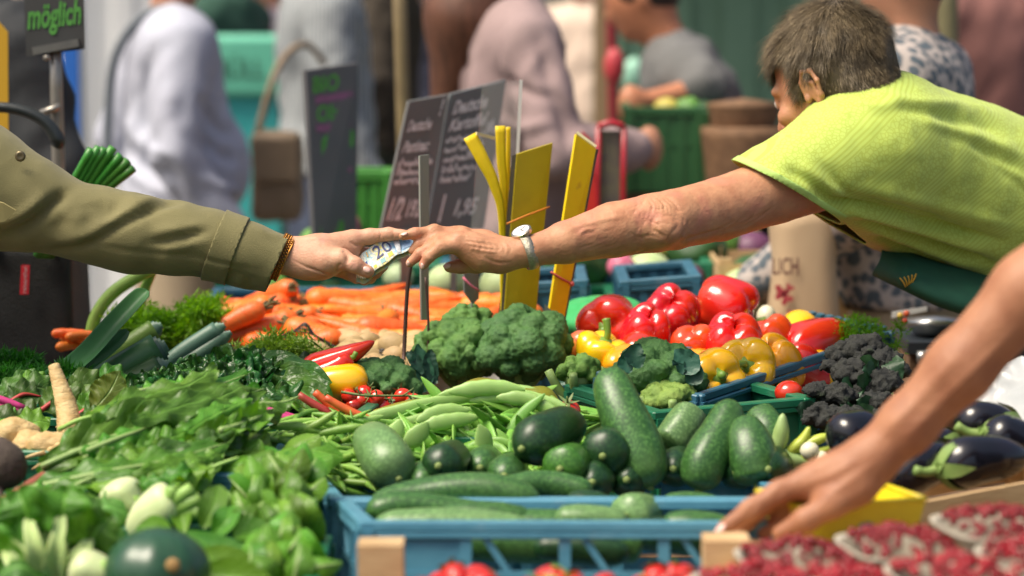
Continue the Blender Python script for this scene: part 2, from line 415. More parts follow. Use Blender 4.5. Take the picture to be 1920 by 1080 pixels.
# ================================================================== the square and the stall
def build_ground():
    mk("ground", ([(-60, -30, -.03), (60, -30, -.03), (60, 120, -.03), (-60, 120, -.03)], [(0, 1, 2, 3)]), mat("paving_joint", (.07, .065, .06), (.10, .095, .085), sc=3, rough=.9), kind="structure", smooth=False)
build_ground()
WOODL = mat("pale_wood", (.62, .43, .22), (.50, .32, .15), sc=14, rough=.7, stretch=(1, 1, 6), bump=.3, bsc=60, vary=.12)
WOODD = mat("table_wood", (.22, .13, .07), (.15, .085, .045), sc=9, rough=.8, stretch=(.6, 4, 4), bump=.3, bsc=30)
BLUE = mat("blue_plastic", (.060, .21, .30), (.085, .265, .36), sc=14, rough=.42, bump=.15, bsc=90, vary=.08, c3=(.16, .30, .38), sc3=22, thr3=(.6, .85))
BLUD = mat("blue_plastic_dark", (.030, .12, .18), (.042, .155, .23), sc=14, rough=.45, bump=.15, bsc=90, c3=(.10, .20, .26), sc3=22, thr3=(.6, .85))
GREENP = mat("green_plastic", (.012, .13, .062), (.016, .17, .08), sc=14, rough=.4, bump=.15, bsc=90, c3=(.06, .2, .12), sc3=25, thr3=(.62, .85))
ZT = .66                                              # the sloping table top below the crates
def build_table():
    root = empty("stall_table", (0, 4.4, 0), "long wooden trestle table under the vegetable crates", "table")
    for k in range(17):
        y = 2.72 + k * .165; z = zs(y) - .215
        mk("plank", box((-.12, y, z), (2.05, .155, .025)), WOODD, root, smooth=False)
    for x in (-1.02, -.1, .78):
        for y in (3.15, 5.2): mk("leg", box((x, y, (zs(y) - .23) / 2 - .005), (.05, .05, zs(y) - .24)), WOODD, root, smooth=False)
    for x in (-1.02, -.1, .78): mk("crossbar", beam((x, 3.10, zs(3.10) - .252), (x, 5.3, zs(5.3) - .252), .05, .045), WOODD, root, smooth=False)
build_table()
def crate(c4, h, m, label, name="plastic_crate", posts=(4, 3), rail=.0135, group=None, solid=.0, low=.35, zig=False, mid=.42, rw=.021):
    """open crate from its four rim corners (front left, front right, back right, back left)"""
    c = [np.asarray(x, float) for x in c4]; up = nrm(np.cross(c[1] - c[0], c[3] - c[0])); up = up if up[2] > 0 else -up; cen = sum(c) / 4
    root = empty(name, cen - up * h, label, "crate", group)
    rim = []
    for i in range(4):
        a, b = c[i], c[(i + 1) % 4]; t = nrm(b - a); out = nrm(np.cross(t, up)); rim.append(beam(a - t * .012, b + t * .012, rw if i % 2 else rw + .0002, rail * (1.0 if i % 2 else .98), up))
        rim.append(beam(a + out * .008 - up * (rail * .5 + .004) - t * .006, b + out * .008 - up * (rail * .5 + .004) + t * .006, .004 + .0003 * i, .009, up))
    mod_bevel(mk("rim", join(*rim), m, root, smooth=False), .002, 1)
    for i in range(4):
        a, b = c[i], c[(i + 1) % 4]; t = nrm(b - a); L = np.linalg.norm(b - a); out = nrm(np.cross(t, up)); w = []
        n = posts[i % 2]; dn = lambda p, q: p - up * q
        w.append(beam(dn(a, h * mid), dn(b, h * mid), .010, .009, up)); w.append(beam(dn(a, h * (1 - low / 2)), dn(b, h * (1 - low / 2)), .0052, h * low, up))
        if solid: w.append(beam(dn(a, h * .33), dn(b, h * .33), .0046, h * .66, up))
        for k in range(n + 1):
            p = a + (b - a) * k / n; w.append(beam(dn(p, .004), dn(p, h), .014 if 0 < k < n else .03, .0125 if 0 < k < n else .0135, nrm(out)))
        if not solid:
            for k in range(n):
                p = a + (b - a) * (k + .15) / n; q = a + (b - a) * (k + .45) / n
                if 0 < k < n - 1 or n < 3: w.append(beam(dn(p, .006), dn(q, h * mid), .008, .009, out))
                else: w.append(beam(dn(a + (b - a) * k / n, h * mid * .5), dn(a + (b - a) * (k + 1) / n, h * mid * .5), .0048, h * mid, up))
        if zig and i == 1:
            for k in range(9): p = a + (b - a) * (k + .7) / 10; w.append(box(p + up * .004, (.016, .012, .018), np.stack([out, t, up], 1)))
        mk("side_wall", join(*w), m, root, smooth=False)
    fl = [x - up * (h - .004) for x in c]; mk("base", poly_plate(fl, .006), m, root, smooth=False)
    return root
def rimc(px0, py0, D0_, px1, py1, D1_, depth, skew=(0, 0), dz=0.0):
    """rim corners from its front edge and a depth going back"""
    a, b = P(px0, py0, D0_), P(px1, py1, D1_); t = nrm(b - a); bk = nrm(np.cross(V(0, 0, 1), t)); bk = bk if bk[1] > 0 else -bk
    bk = bk * depth + V(0, 0, dz); return [a, b, b + bk + V(*skew, 0), a + bk + V(*skew, 0)]
def build_crates():
    A = [P(632, 941, 3.70), P(632, 941, 3.70) + V(.60, 0, 0), P(593, 897, 3.98) + V(.62, 0, 0), P(593, 897, 3.98)]
    crate(A, .175, BLUE, "blue plastic crate of courgettes behind the front blue crate", posts=(5, 2), mid=.366)
    B = [P(688, 986, 3.40), P(688, 986, 3.40) + V(.60, 0, -.001), P(645, 946, 3.69) + V(.60, 0, 0), P(645, 946, 3.69)]
    crate(B, .21, BLUE, "front blue plastic crate of courgettes above the strawberries", posts=(5, 2), mid=.283)
    crate(rimc(376, 897, 3.80, 505, 897, 3.80, .30), .19, BLUE, "small blue plastic crate under the fennel and spinach leaves")
    # peppers, set askew
    a, b = G(1308, 746, .0), G(1664, 628, .0); t = nrm(b - a); bk = nrm(V(-t[1], t[0], 0)) * .17 + V(0, 0, .02)
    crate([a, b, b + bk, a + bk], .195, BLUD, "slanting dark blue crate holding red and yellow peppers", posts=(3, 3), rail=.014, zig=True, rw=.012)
    crate(rimc(1232, 778, 4.20, 1512, 752, 4.30, .30), .195, GREENP, "dark green plastic crate under the broccoli beside the long pods", solid=1)
    crate(rimc(478, 800, 4.12, 640, 806, 4.10, .3), .192, GREENP, "dark green plastic crate under the curly chard", solid=1)
    crate(rimc(-120, 850, 3.98, 88, 852, 3.96, .3), .192, GREENP, "dark green plastic crate holding the celery roots", solid=1)
    for k, (x0, x1, y0, y1, z, lab) in enumerate(((-.72, -.24, 3.22, 3.56, .835, "dark green crate under the squash and fennel"), (-.74, -.27, 3.58, 3.78, .855, "dark green crate under the chard stalks"), (-.42, .06, 4.12, 4.40, .885, "dark green crate under the tomatoes and beans"), (-.74, -.46, 4.30, 4.62, .895, "dark green crate under the leeks"))): crate([V(x0, y0, z), V(x1, y0, z), V(x1, y1, z + .01), V(x0, y1, z + .01)], z - (zs(y0) - .198), GREENP, lab, solid=1)
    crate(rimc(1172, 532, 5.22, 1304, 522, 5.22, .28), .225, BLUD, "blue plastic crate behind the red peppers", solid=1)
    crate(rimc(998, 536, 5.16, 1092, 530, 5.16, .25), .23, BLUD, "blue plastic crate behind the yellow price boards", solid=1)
    crate(rimc(390, 648, 4.92, 950, 660, 4.9, .34, dz=.0), .17, mat("white_plastic", (.72, .72, .70), rough=.4), "pale plastic tray under the heap of carrots", solid=1)
build_crates()
def wood_box(c4, h, label, name="wooden_crate", post=.05, slats=2, proud=.03):
    c = [np.asarray(x, float) for x in c4]; up = nrm(np.cross(c[1] - c[0], c[3] - c[0])); up = up if up[2] > 0 else -up; root = empty(name, sum(c) / 4 - up * h, label, "crate")
    for i in range(4):
        a, b = c[i], c[(i + 1) % 4]; t = nrm(b - a)
        for k in range(slats):
            z = h * (.16 + k * .8 / max(1, slats)); mk("slat", beam(a - up * z - t * (.004 if i % 2 else -.004), b - up * z + t * (.004 if i % 2 else -.004), .007, h * .62 / slats, up), WOODL, root, smooth=False)
    for i in range(4):
        inn = nrm(sum(c) / 4 - c[i]); inn = inn - up * (inn @ up); p = c[i] + inn * post * .55
        mk("corner_post", box(p - up * (h / 2 - proud / 2), (post * .8, post * .8, h + proud), frame(up, nrm(c[1] - c[0]))), WOODL, root, smooth=False)
    mk("base", poly_plate([x - up * h for x in c], .005), WOODL, root, smooth=False); return root
def build_wood():
    q = P(668, 1092, 3.27); r = P(1408, 1082, 3.27)
    wood_box([q + V(0, -.29, 0), r + V(0, -.29, 0), r, q], .21, "pale wooden crate of strawberries in front of the blue crate", post=.066, proud=.052, slats=3)
    a = P(1655, 930, 3.62); b = P(2010, 862, 3.66)
    wood_box([a, b, b + V(-.03, .27, .02), a + V(-.03, .27, .02)], .215, "pale wooden crate of aubergines behind the berry punnets", slats=4, post=.03, proud=.0)
    a = P(1350, 494, 5.78); wood_box([a, a + V(.30, 0, 0), a + V(.30, .3, 0), a + V(0, .3, 0)], .163, "pale wooden crate behind the topmost red pepper", slats=2, post=.03, proud=.01)
build_wood()
def build_riser():
    o = empty("wooden_riser", (.53, 3.1, .64), "upturned pale wooden box under the berry punnets", "crate")
    for k in range(5): mk("slat", box((.53, 2.90 + .115 * k, .853 + .006 * k), (.58, .105, .012)), WOODL, o, smooth=False)
    for x in (.27, .79):
        for y in (2.88, 3.34): mk("post", box((x, y, .742 + .012 * (y > 3)), (.04, .04, .20)), WOODL, o, smooth=False)
        mk("side_slat", box((x + (.026 if x > .5 else -.026), 3.11, .78), (.010, .50, .07)), WOODL, o, smooth=False)
build_riser()
# ================================================================== people
CAMF = V(0, -1, .1)
SK_A = mat("skin_fair", (.62, .345, .215), (.56, .28, .17), sc=45, rough=.54, bump=.20, bsc=300, sss=.10, c3=(.62, .30, .23), sc3=25, thr3=(.55, .75))
SK_B = mat("skin_tanned", (.55, .275, .145), (.46, .205, .105), sc=38, rough=.54, bump=.20, bsc=260, sss=.08, c3=(.55, .22, .14), sc3=18, thr3=(.52, .72))
SK_C = mat("skin_brown", (.41, .185, .092), (.32, .13, .062), sc=26, rough=.56, bump=.25, bsc=170, sss=.06)
SK_D = mat("skin_crowd", (.47, .235, .14), (.42, .19, .11), sc=12, rough=.55, bump=.1)  # medium skin tone shared by the crowd
NAIL = mat("nail", (.80, .50, .42), rough=.25, spec=.6)
def jit(v, f, amp, sc, seed=0):
    return np.asarray(v) + normals_of(v, f) * ((fbm(v, sc, seed) - .5) * 2 * amp)[:, None], f
def nail(parent, c, axis, nrmv, l, w, m=NAIL):
    z = nrm(nrmv); x = nrm(np.asarray(axis) - z * (np.asarray(axis) @ z)); y = np.cross(z, x)
    v, f = ico((0, 0, 0), 1, 2); v = v * V(l, w, w * .35); v = v[:, :]; v[:, 2] -= (v[:, 1] ** 2) / (w * 3)
    return mk("fingernail", (v @ np.stack([x, y, z], 0) + np.asarray(c), f), m, parent)

# ---------------- the customer in the olive jacket, his hand with the banknote
D0 = 4.40
def cp(x, y, d=0.0): return P(x, y, D0 + d)
def build_customer():
    root = empty("person", (-1.12, 4.55, 0), "person in olive jacket holding out a banknote across the vegetables", "person")
    s = Sdf()
    s.add(s_cone(cp(440, 474), cp(548, 480), .030, .0275, (0, 1, 0), .8))
    s.add(s_cone(cp(545, 480), cp(600, 481), .0275, .0325, (0, 1, 0), .72), .012)
    s.add(s_cone(cp(600, 480), cp(645, 470, .008), .0320, .0255, (0, 1, 0), .75), .015)
    s.chain([cp(640, 456, .01), cp(662, 449, .014), cp(694, 443, .015), cp(729, 439, .01), cp(757, 439.5, .004)], [.0165, .0145, .0118, .0100, .0078], .006, first=.012)
    s.chain([cp(640, 472, .02), cp(690, 478, .032), cp(716, 497, .026), cp(706, 513, .012)], [.014, .0115, .0100, .0082], .004, first=.010)
    s.chain([cp(632, 490, .022), cp(676, 505, .030), cp(694, 520, .022), cp(683, 526, .010)], [.0135, .0110, .0095, .0080], .004, first=.010)
    s.chain([cp(622, 502, .02), cp(655, 514, .022), cp(668, 523, .012)], [.012, .0095, .008], .004, first=.010)
    s.chain([cp(572, 494, -.006), cp(612, 491, -.018), cp(640, 486, -.026), cp(666, 497, -.032), cp(690, 510, -.030)], [.022, .0205, .0160, .0123, .0090], .006, first=.018)
    s.add(s_ell(cp(686, 508, -.031), (.0125, .0095, .0088)), .004)
    lo = cp(520, 560, -.07); hi = cp(780, 420, .08)
    vf = surf(s, np.minimum(lo, hi) - .01, np.maximum(lo, hi) + .01, .0016); vf = relax(*vf, 2)
    L = []
    for k in range(5): L.append(([cp(548 + 9 * k, 486 + 3 * k, -.03), cp(570 + 9 * k, 500 + 3.5 * k, -.03), cp(588 + 12 * k, 505 + 3 * k, -.03)], -.0009, .0014))
    L += [([cp(640, 465, 0), cp(652, 478, -.01), cp(650, 496, -.02)], -.003, .004), ([cp(655, 452, 0), cp(668, 460, 0), cp(690, 458, 0)], -.0018, .0025),
          ([cp(659, 488, -.045), cp(664, 494, -.045), cp(658, 505, -.045)], -.001, .0012), ([cp(664, 488, -.045), cp(668, 495, -.045), cp(663, 506, -.045)], -.0009, .0012),
          ([cp(711, 430, 0), cp(714, 440, -.01), cp(711, 450, 0)], -.0010, .0013), ([cp(736, 431, 0), cp(738, 440, -.01), cp(736, 449, 0)], -.0009, .0013),
          ([cp(560, 448, 0), cp(600, 446, 0), cp(640, 452, 0)], .0012, .004), ([cp(630, 512, 0), cp(634, 500, -.01), cp(640, 494, -.02)], -.0015, .002)]
    vf = creases(*vf, L, CAMF)
    # the bare arm inside the sleeve and the rest of the figure that stands beside the frame
    hand = mk("body", vf, SK_A, root)
    nail(hand, cp(687.5, 505, -.0408), cp(692, 508) - cp(680, 500), (.12, -.9, .42), .0068, .0052)
    # jacket
    j = Sdf(); R = [(-230, 300, .05, .125), (-120, 322, .03, .105), (-50, 345, .02, .096), (0, 368, .01, .082), (60, 384, .005, .069), (130, 411, 0, .056), (190, 424, 0, .0575), (250, 438, 0, .0585), (330, 447, 0, .054), (400, 458, 0, .0495), (460, 476, 0, .0475), (545, 504, 0, .0475)]
    pts = [cp(a, b, c) for a, b, c, _ in R]; rs = [r for *_, r in R]
    j.chain(pts, rs, .02)
    sh = pts[0]
    for zz, rr in ((1.30, .165), (1.10, .16), (.88, .17)):
        j.add(s_ell(V(-1.16, 4.56, zz), (.22, rr, .26)), .06)
    lo = V(-1.5, 4.2, .62); hi = V(cp(560, 0)[0], 4.8, 1.60)
    vf = surf(j, lo, hi, .0058); vf = relax(*vf, 1)
    L = [([cp(0, 443, -.08), cp(50, 423, -.07), cp(100, 380, -.06), cp(130, 358, -.05)], -.013, .010), ([cp(0, 425, -.08), cp(45, 402, -.07), cp(92, 365, -.06)], .008, .010),
         ([cp(83, 470, -.05), cp(160, 457, -.055), cp(233, 417, -.058), cp(307, 384, -.05), cp(350, 374, -.03)], -.009, .007), ([cp(100, 455, -.05), cp(170, 442, -.055), cp(235, 402, -.058), cp(300, 372, -.04)], .007, .011),
         ([cp(95, 412, -.06), cp(104, 425, -.06), cp(125, 405, -.05)], -.004, .012), ([cp(165, 380, -.05), cp(172, 400, -.05), cp(158, 430, -.05)], -.003, .012), ([cp(188, 372, -.05), cp(199, 402, -.05), cp(222, 380, -.05)], -.005, .010),
         ([cp(140, 395, -.05), cp(148, 420, -.05), cp(130, 448, -.05)], .003, .015), ([cp(392, 432, -.05), cp(333, 446, -.055), cp(273, 458, -.058)], -.007, .007), ([cp(392, 421, -.05), cp(330, 432, -.055), cp(285, 440, -.058)], .005, .010),
         ([cp(395, 450, -.05), cp(340, 462, -.055), cp(300, 470, -.05)], .004, .008), ([cp(240, 365, -.03), cp(262, 378, -.05), cp(320, 385, -.05)], .005, .010), ([cp(420, 518, -.03), cp(452, 515, -.045), cp(478, 540, -.03)], -.006, .010),
         ([cp(160, 457, -.055), cp(267, 473, -.055), cp(353, 479, -.05), cp(427, 497, -.05), cp(498, 508, -.05)], -.0028, .0035), ([cp(480, 425, -.05), cp(505, 440, -.05), cp(530, 446, -.05)], .003, .006)]
    vf = creases(*vf, L, CAMF); vf = jit(*vf, .0022, 22, 3)
    cn = cp(545, 442) - cp(500, 548); up = nrm(cn); ax = nrm(np.cross(up, V(0, 1, 0))); ax = ax if ax[0] > 0 else -ax
    vf = cut(vf, cp(520, 495), ax)
    vf = cut(vf, V(0, 0, .66), (0, 0, -1))
    OL = mat("olive_cotton", (.185, .165, .062), (.155, .138, .05), sc=14, rough=.8, bump=.3, bsc=520, sheen=.15)
    OL2 = mat("olive_lining", (.05, .045, .02), rough=.9)
    jk = mk("jacket", vf, OL, root); mod_solid(jk, .004, -1)
    # strap round the cuff
    b = Sdf(); b.chain(pts[6:], [r + .0035 for r in rs[6:]], .02)
    vb = surf(b, cp(360, 560, -.12), np.maximum(cp(500, 370, .12), cp(360, 560, .12)), .004); vb = creases(*relax(*vb, 1), L, CAMF)
    vb = cut(vb, cp(451, 455), nrm(ax + V(0, 0, .05))); vb = cut(vb, cp(408, 440), -nrm(ax + V(.06, 0, .02)))
    st = mk("cuff_strap", vb, OL, jk); mod_solid(st, .003, -1)
    pf = poly_plate([cp(-30, 372, -.095), cp(6, 380, -.092), cp(30, 394, -.088), cp(10, 414, -.090), cp(-30, 424, -.094)], .004)
    mk("pocket_flap", pf, mat("olive_flap", (.30, .255, .10), rough=.8), jk, smooth=False)
    bt = Sdf().add(s_ell(cp(38, 293, -.058), (.0085, .004, .0085))).sub(s_ell(cp(38, 293, -.063), (.0062, .003, .0062)), .001)
    mk("button", surf(bt, cp(38, 293, -.058) - .012, cp(38, 293, -.058) + .012, .0012), mat("button_bronze", (.16, .13, .07), rough=.3, metal=.6), jk)
    # bracelet of gold beads
    c = cp(527, 482); parts = []; U2 = nrm(cp(549, 438) - cp(510, 522)); X2 = nrm(np.cross(U2, V(0, 1, 0))); X2 = X2 if X2[0] > 0 else -X2
    for r_ in range(4):
        for k in range(44):
            a = 2 * math.pi * (k + .5 * (r_ % 2)) / 44
            p = c + U2 * math.cos(a) * .0362 + V(0, 1, 0) * math.sin(a) * .0292 + X2 * (r_ - 1.5) * .0040
            parts.append(ico(p, (.0024, .0024, .0024), 1))
    for k in (-1, 1): 
        a = np.linspace(0, 2 * math.pi, 40); pp = np.array([c + U2 * math.cos(t) * .0368 + V(0, 1, 0) * math.sin(t) * .0296 + X2 * k * .0085 for t in a]); parts.append(tube(pp, .0014, 6))
    mk("bracelet", join(*parts), mat("gold", (.62, .30, .06), (.35, .14, .03), sc=300, rough=.28, metal=.85), root)
    # trousers, shoes, neck and head beside the frame
    t = Sdf().add(s_ell(V(-1.16, 4.56, .82), (.19, .14, .16)))
    for sx in (-.1, .1): t.chain([V(-1.16 + sx, 4.56, .8), V(-1.16 + sx * 1.1, 4.57, .45), V(-1.16 + sx * 1.2, 4.57, .03)], [.1, .075, .065], .03)
    mk("trousers", surf(t, V(-1.5, 4.3, -.06), V(-.8, 4.85, 1.05), .018), mat("denim", (.06, .08, .13), (.05, .065, .11), sc=40, rough=.8), root)
    hd = Sdf().add(s_cone(V(-1.14, 4.56, 1.45), V(-1.12, 4.56, 1.58), .06, .055)).add(s_ell(V(-1.10, 4.56, 1.68), (.095, .075, .118)), .03).add(s_ell(V(-1.0, 4.56, 1.665), (.018, .012, .02)), .012).add(s_cone(V(-1.10, 4.56, 1.60), V(-1.045, 4.56, 1.585), .05, .035), .03)
    for sg in (-1, 1): hd.add(s_ell(V(-1.115, 4.56 + sg * .077, 1.67), (.02, .01, .03)), .006).sub(s_ell(V(-1.01, 4.56 + sg * .032, 1.69), (.014, .014, .009)), .006)
    mk("head", surf(hd, V(-1.3, 4.4, 1.4), V(-.9, 4.75, 1.85), .008), SK_A, hand)
    hr = Sdf().add(s_ell(V(-1.12, 4.56, 1.70), (.10, .085, .118))).sub(s_cone(V(-1.0, 4.56, 1.6), V(-1.0, 4.56, 1.72), .085, .075), .01)
    mk("hair", surf(hr, V(-1.3, 4.4, 1.5), V(-.9, 4.75, 1.87), .008), mat("hair_brown", (.05, .03, .018), rough=.6), root)
    return root
build_customer()

# ---------------- the banknote between the two hands
def build_note():
    bot = [(668, 521, -.016), (684, 522, -.020), (712, 502, -.016), (740, 482, -.010), (763, 470, -.006), (804, 450, .0)]
    top = [(668, 488, .0), (678, 477, .006), (694, 463, .010), (724, 450, .012), (765, 445, .010), (808, 446, .004)]
    nu, nv = 26, 10; b = catmull([cp(*x) for x in bot], nu); t = catmull([cp(*x) for x in top], nu); vs = []; uv = []
    for i in range(nu):
        for j in range(nv):
            s = j / (nv - 1); p = b[i] * (1 - s) + t[i] * s; p = p + V(0, 1, -.3) * (.004 * math.sin(s * math.pi)) + V(0, 0, .0012 * math.sin(i * .9 + s * 3))
            vs.append(p); uv.append((i / (nu - 1), s))
    fs = [(i * nv + j, (i + 1) * nv + j, (i + 1) * nv + j + 1, i * nv + j + 1) for i in range(nu - 1) for j in range(nv - 1)]
    m = bpy.data.materials.new("banknote_print"); m.use_nodes = True; N = m.node_tree.nodes; L = m.node_tree.links; bs = N["Principled BSDF"]; bs.inputs["Roughness"].default_value = .55
    uvn = N.new("ShaderNodeUVMap"); sp = N.new("ShaderNodeSeparateXYZ"); L.new(uvn.outputs[0], sp.inputs[0])
    nz = N.new("ShaderNodeTexNoise"); nz.inputs["Scale"].default_value = 9; nz.inputs["Detail"].default_value = 2; L.new(uvn.outputs[0], nz.inputs["Vector"])
    ad = N.new("ShaderNodeMath"); ad.operation = 'MULTIPLY_ADD'; L.new(nz.outputs[0], ad.inputs[0]); ad.inputs[1].default_value = .35; L.new(sp.outputs[0], ad.inputs[2])
    r = N.new("ShaderNodeValToRGB"); e = r.color_ramp.elements; e[0].position = .2; e[0].color = (.80, .72, .48, 1); e[1].position = 1.0; e[1].color = (.42, .64, .80, 1)
    for p, c in ((.40, (.78, .74, .58, 1)), (.50, (.34, .60, .56, 1)), (.56, (.74, .74, .60, 1)), (.66, (.74, .62, .16, 1)), (.74, (.70, .74, .70, 1)), (.84, (.26, .46, .66, 1))): q = e.new(p); q.color = c
    L.new(ad.outputs[0], r.inputs[0])
    wv = N.new("ShaderNodeTexWave"); wv.inputs["Scale"].default_value = 6; wv.inputs["Distortion"].default_value = 9; wv.inputs["Detail"].default_value = 3; L.new(uvn.outputs[0], wv.inputs["Vector"])
    yr = N.new("ShaderNodeMapRange"); yr.inputs[1].default_value = .22; yr.inputs[2].default_value = .08; L.new(sp.outputs[1], yr.inputs[0])
    mu = N.new("ShaderNodeMath"); mu.operation = 'MULTIPLY'; L.new(yr.outputs[0], mu.inputs[0]); L.new(wv.outputs[0], mu.inputs[1])
    mx = N.new("ShaderNodeMix"); mx.data_type = 'RGBA'; L.new(mu.outputs[0], mx.inputs[0]); L.new(r.outputs[0], mx.inputs[6]); mx.inputs[7].default_value = (.72, .55, .04, 1)
    lw = N.new("ShaderNodeMapRange"); lw.inputs[1].default_value = .62; lw.inputs[2].default_value = .8; lw.inputs[4].default_value = .55; L.new(wv.outputs[0], lw.inputs[0])
    m2 = N.new("ShaderNodeMix"); m2.data_type = 'RGBA'; L.new(lw.outputs[0], m2.inputs[0]); L.new(mx.outputs[2], m2.inputs[6]); m2.inputs[7].default_value = (.16, .34, .55, 1)
    L.new(m2.outputs[2], bs.inputs["Base Color"])
    o = mk("banknote", (vs, fs), m, None, "folded pale blue twenty note passed between two hands", "banknote")
    me = o.data; ul = me.uv_layers.new(name="UVMap")
    for lp in me.loops: ul.data[lp.index].uv = uv[lp.vertex_index]
    mod_solid(o, .0006)
    v2 = np.array(vs).reshape(nu, nv, 3)[:, :4].copy(); v2[:, :, 2] -= .0035; v2[:, 0, 2] -= .004; v2[:, :, 1] += .003
    f2 = [(i * 4 + j, (i + 1) * 4 + j, (i + 1) * 4 + j + 1, i * 4 + j + 1) for i in range(nu - 1) for j in range(3)]
    mk("folded_layer", (v2.reshape(-1, 3), f2), mat("banknote_back", (.62, .50, .10), (.25, .42, .35), sc=160, rough=.6), o)
    g = np.array(vs).reshape(nu, nv, 3)
    def at(u, s): 
        a = min(u * (nu - 1), nu - 1.001); b_ = min(s * (nv - 1), nv - 1.001); i, j = int(a), int(b_); fu, fv = a - i, b_ - j
        return g[i, j] * (1 - fu) * (1 - fv) + g[i + 1, j] * fu * (1 - fv) + g[i, j + 1] * (1 - fu) * fv + g[i + 1, j + 1] * fu * fv
    tv, tf = text_mesh("20", 1.0); tv = tv.copy(); w = tv[:, 0].max(); h = tv[:, 1].max()
    pv = np.array([at(.40 + .22 * (x / w) , .40 + .52 * (y / h) + .0 * x) for x, y, _ in tv]) + V(0, -.0012, .0008)
    mk("numeral", (pv, tf), mat("banknote_ink", (.05, .06, .17), rough=.6), o, smooth=False)
    for k_, (u0, u1, s0, s1, c_) in enumerate(((.66, .72, .10, .95, (.55, .58, .62)), (.34, .38, .08, .22, (.70, .52, .03)), (.44, .50, .10, .30, (.20, .42, .44)), (.54, .60, .12, .34, (.68, .50, .04)), (.74, .84, .25, .75, (.20, .36, .58)), (.30, .325, .70, .92, (.66, .40, .10)), (.86, .92, .2, .6, (.66, .58, .30)))): mk("print_mark", (np.array([at(u0, s0), at(u1, s0), at(u1, s1), at(u0, s1)]) + V(0, -.0011, .0007), [(0, 1, 2, 3)]), mat("note_ink_%s" % "abcdefg"[k_], c_, tuple(x * .6 for x in c_), sc=500, rough=.5), o, smooth=False)
    q = [at(.235, .42), at(.275, .42), at(.275, .58), at(.235, .58)]
    mk("flag_mark", (np.array(q) + V(0, -.0012, .0008), [(0, 1, 2, 3)]), mat("flag_ink", (.03, .05, .25), rough=.6), o, smooth=False)
def text_mesh(txt, size, shear=0.0, thick=0.0):
    cu = bpy.data.curves.new("lettering", 'FONT'); cu.body = txt; cu.size = size; cu.shear = shear; cu.offset = thick; cu.resolution_u = 3
    ob = bpy.data.objects.new("lettering", cu); COL.objects.link(ob); dg = bpy.context.evaluated_depsgraph_get(); me = ob.evaluated_get(dg).to_mesh()
    v = np.array([x.co[:] for x in me.vertices]); f = [tuple(p.vertices) for p in me.polygons]
    ob.evaluated_get(dg).to_mesh_clear(); bpy.data.objects.remove(ob); bpy.data.curves.remove(cu)
    return v, f
build_note()

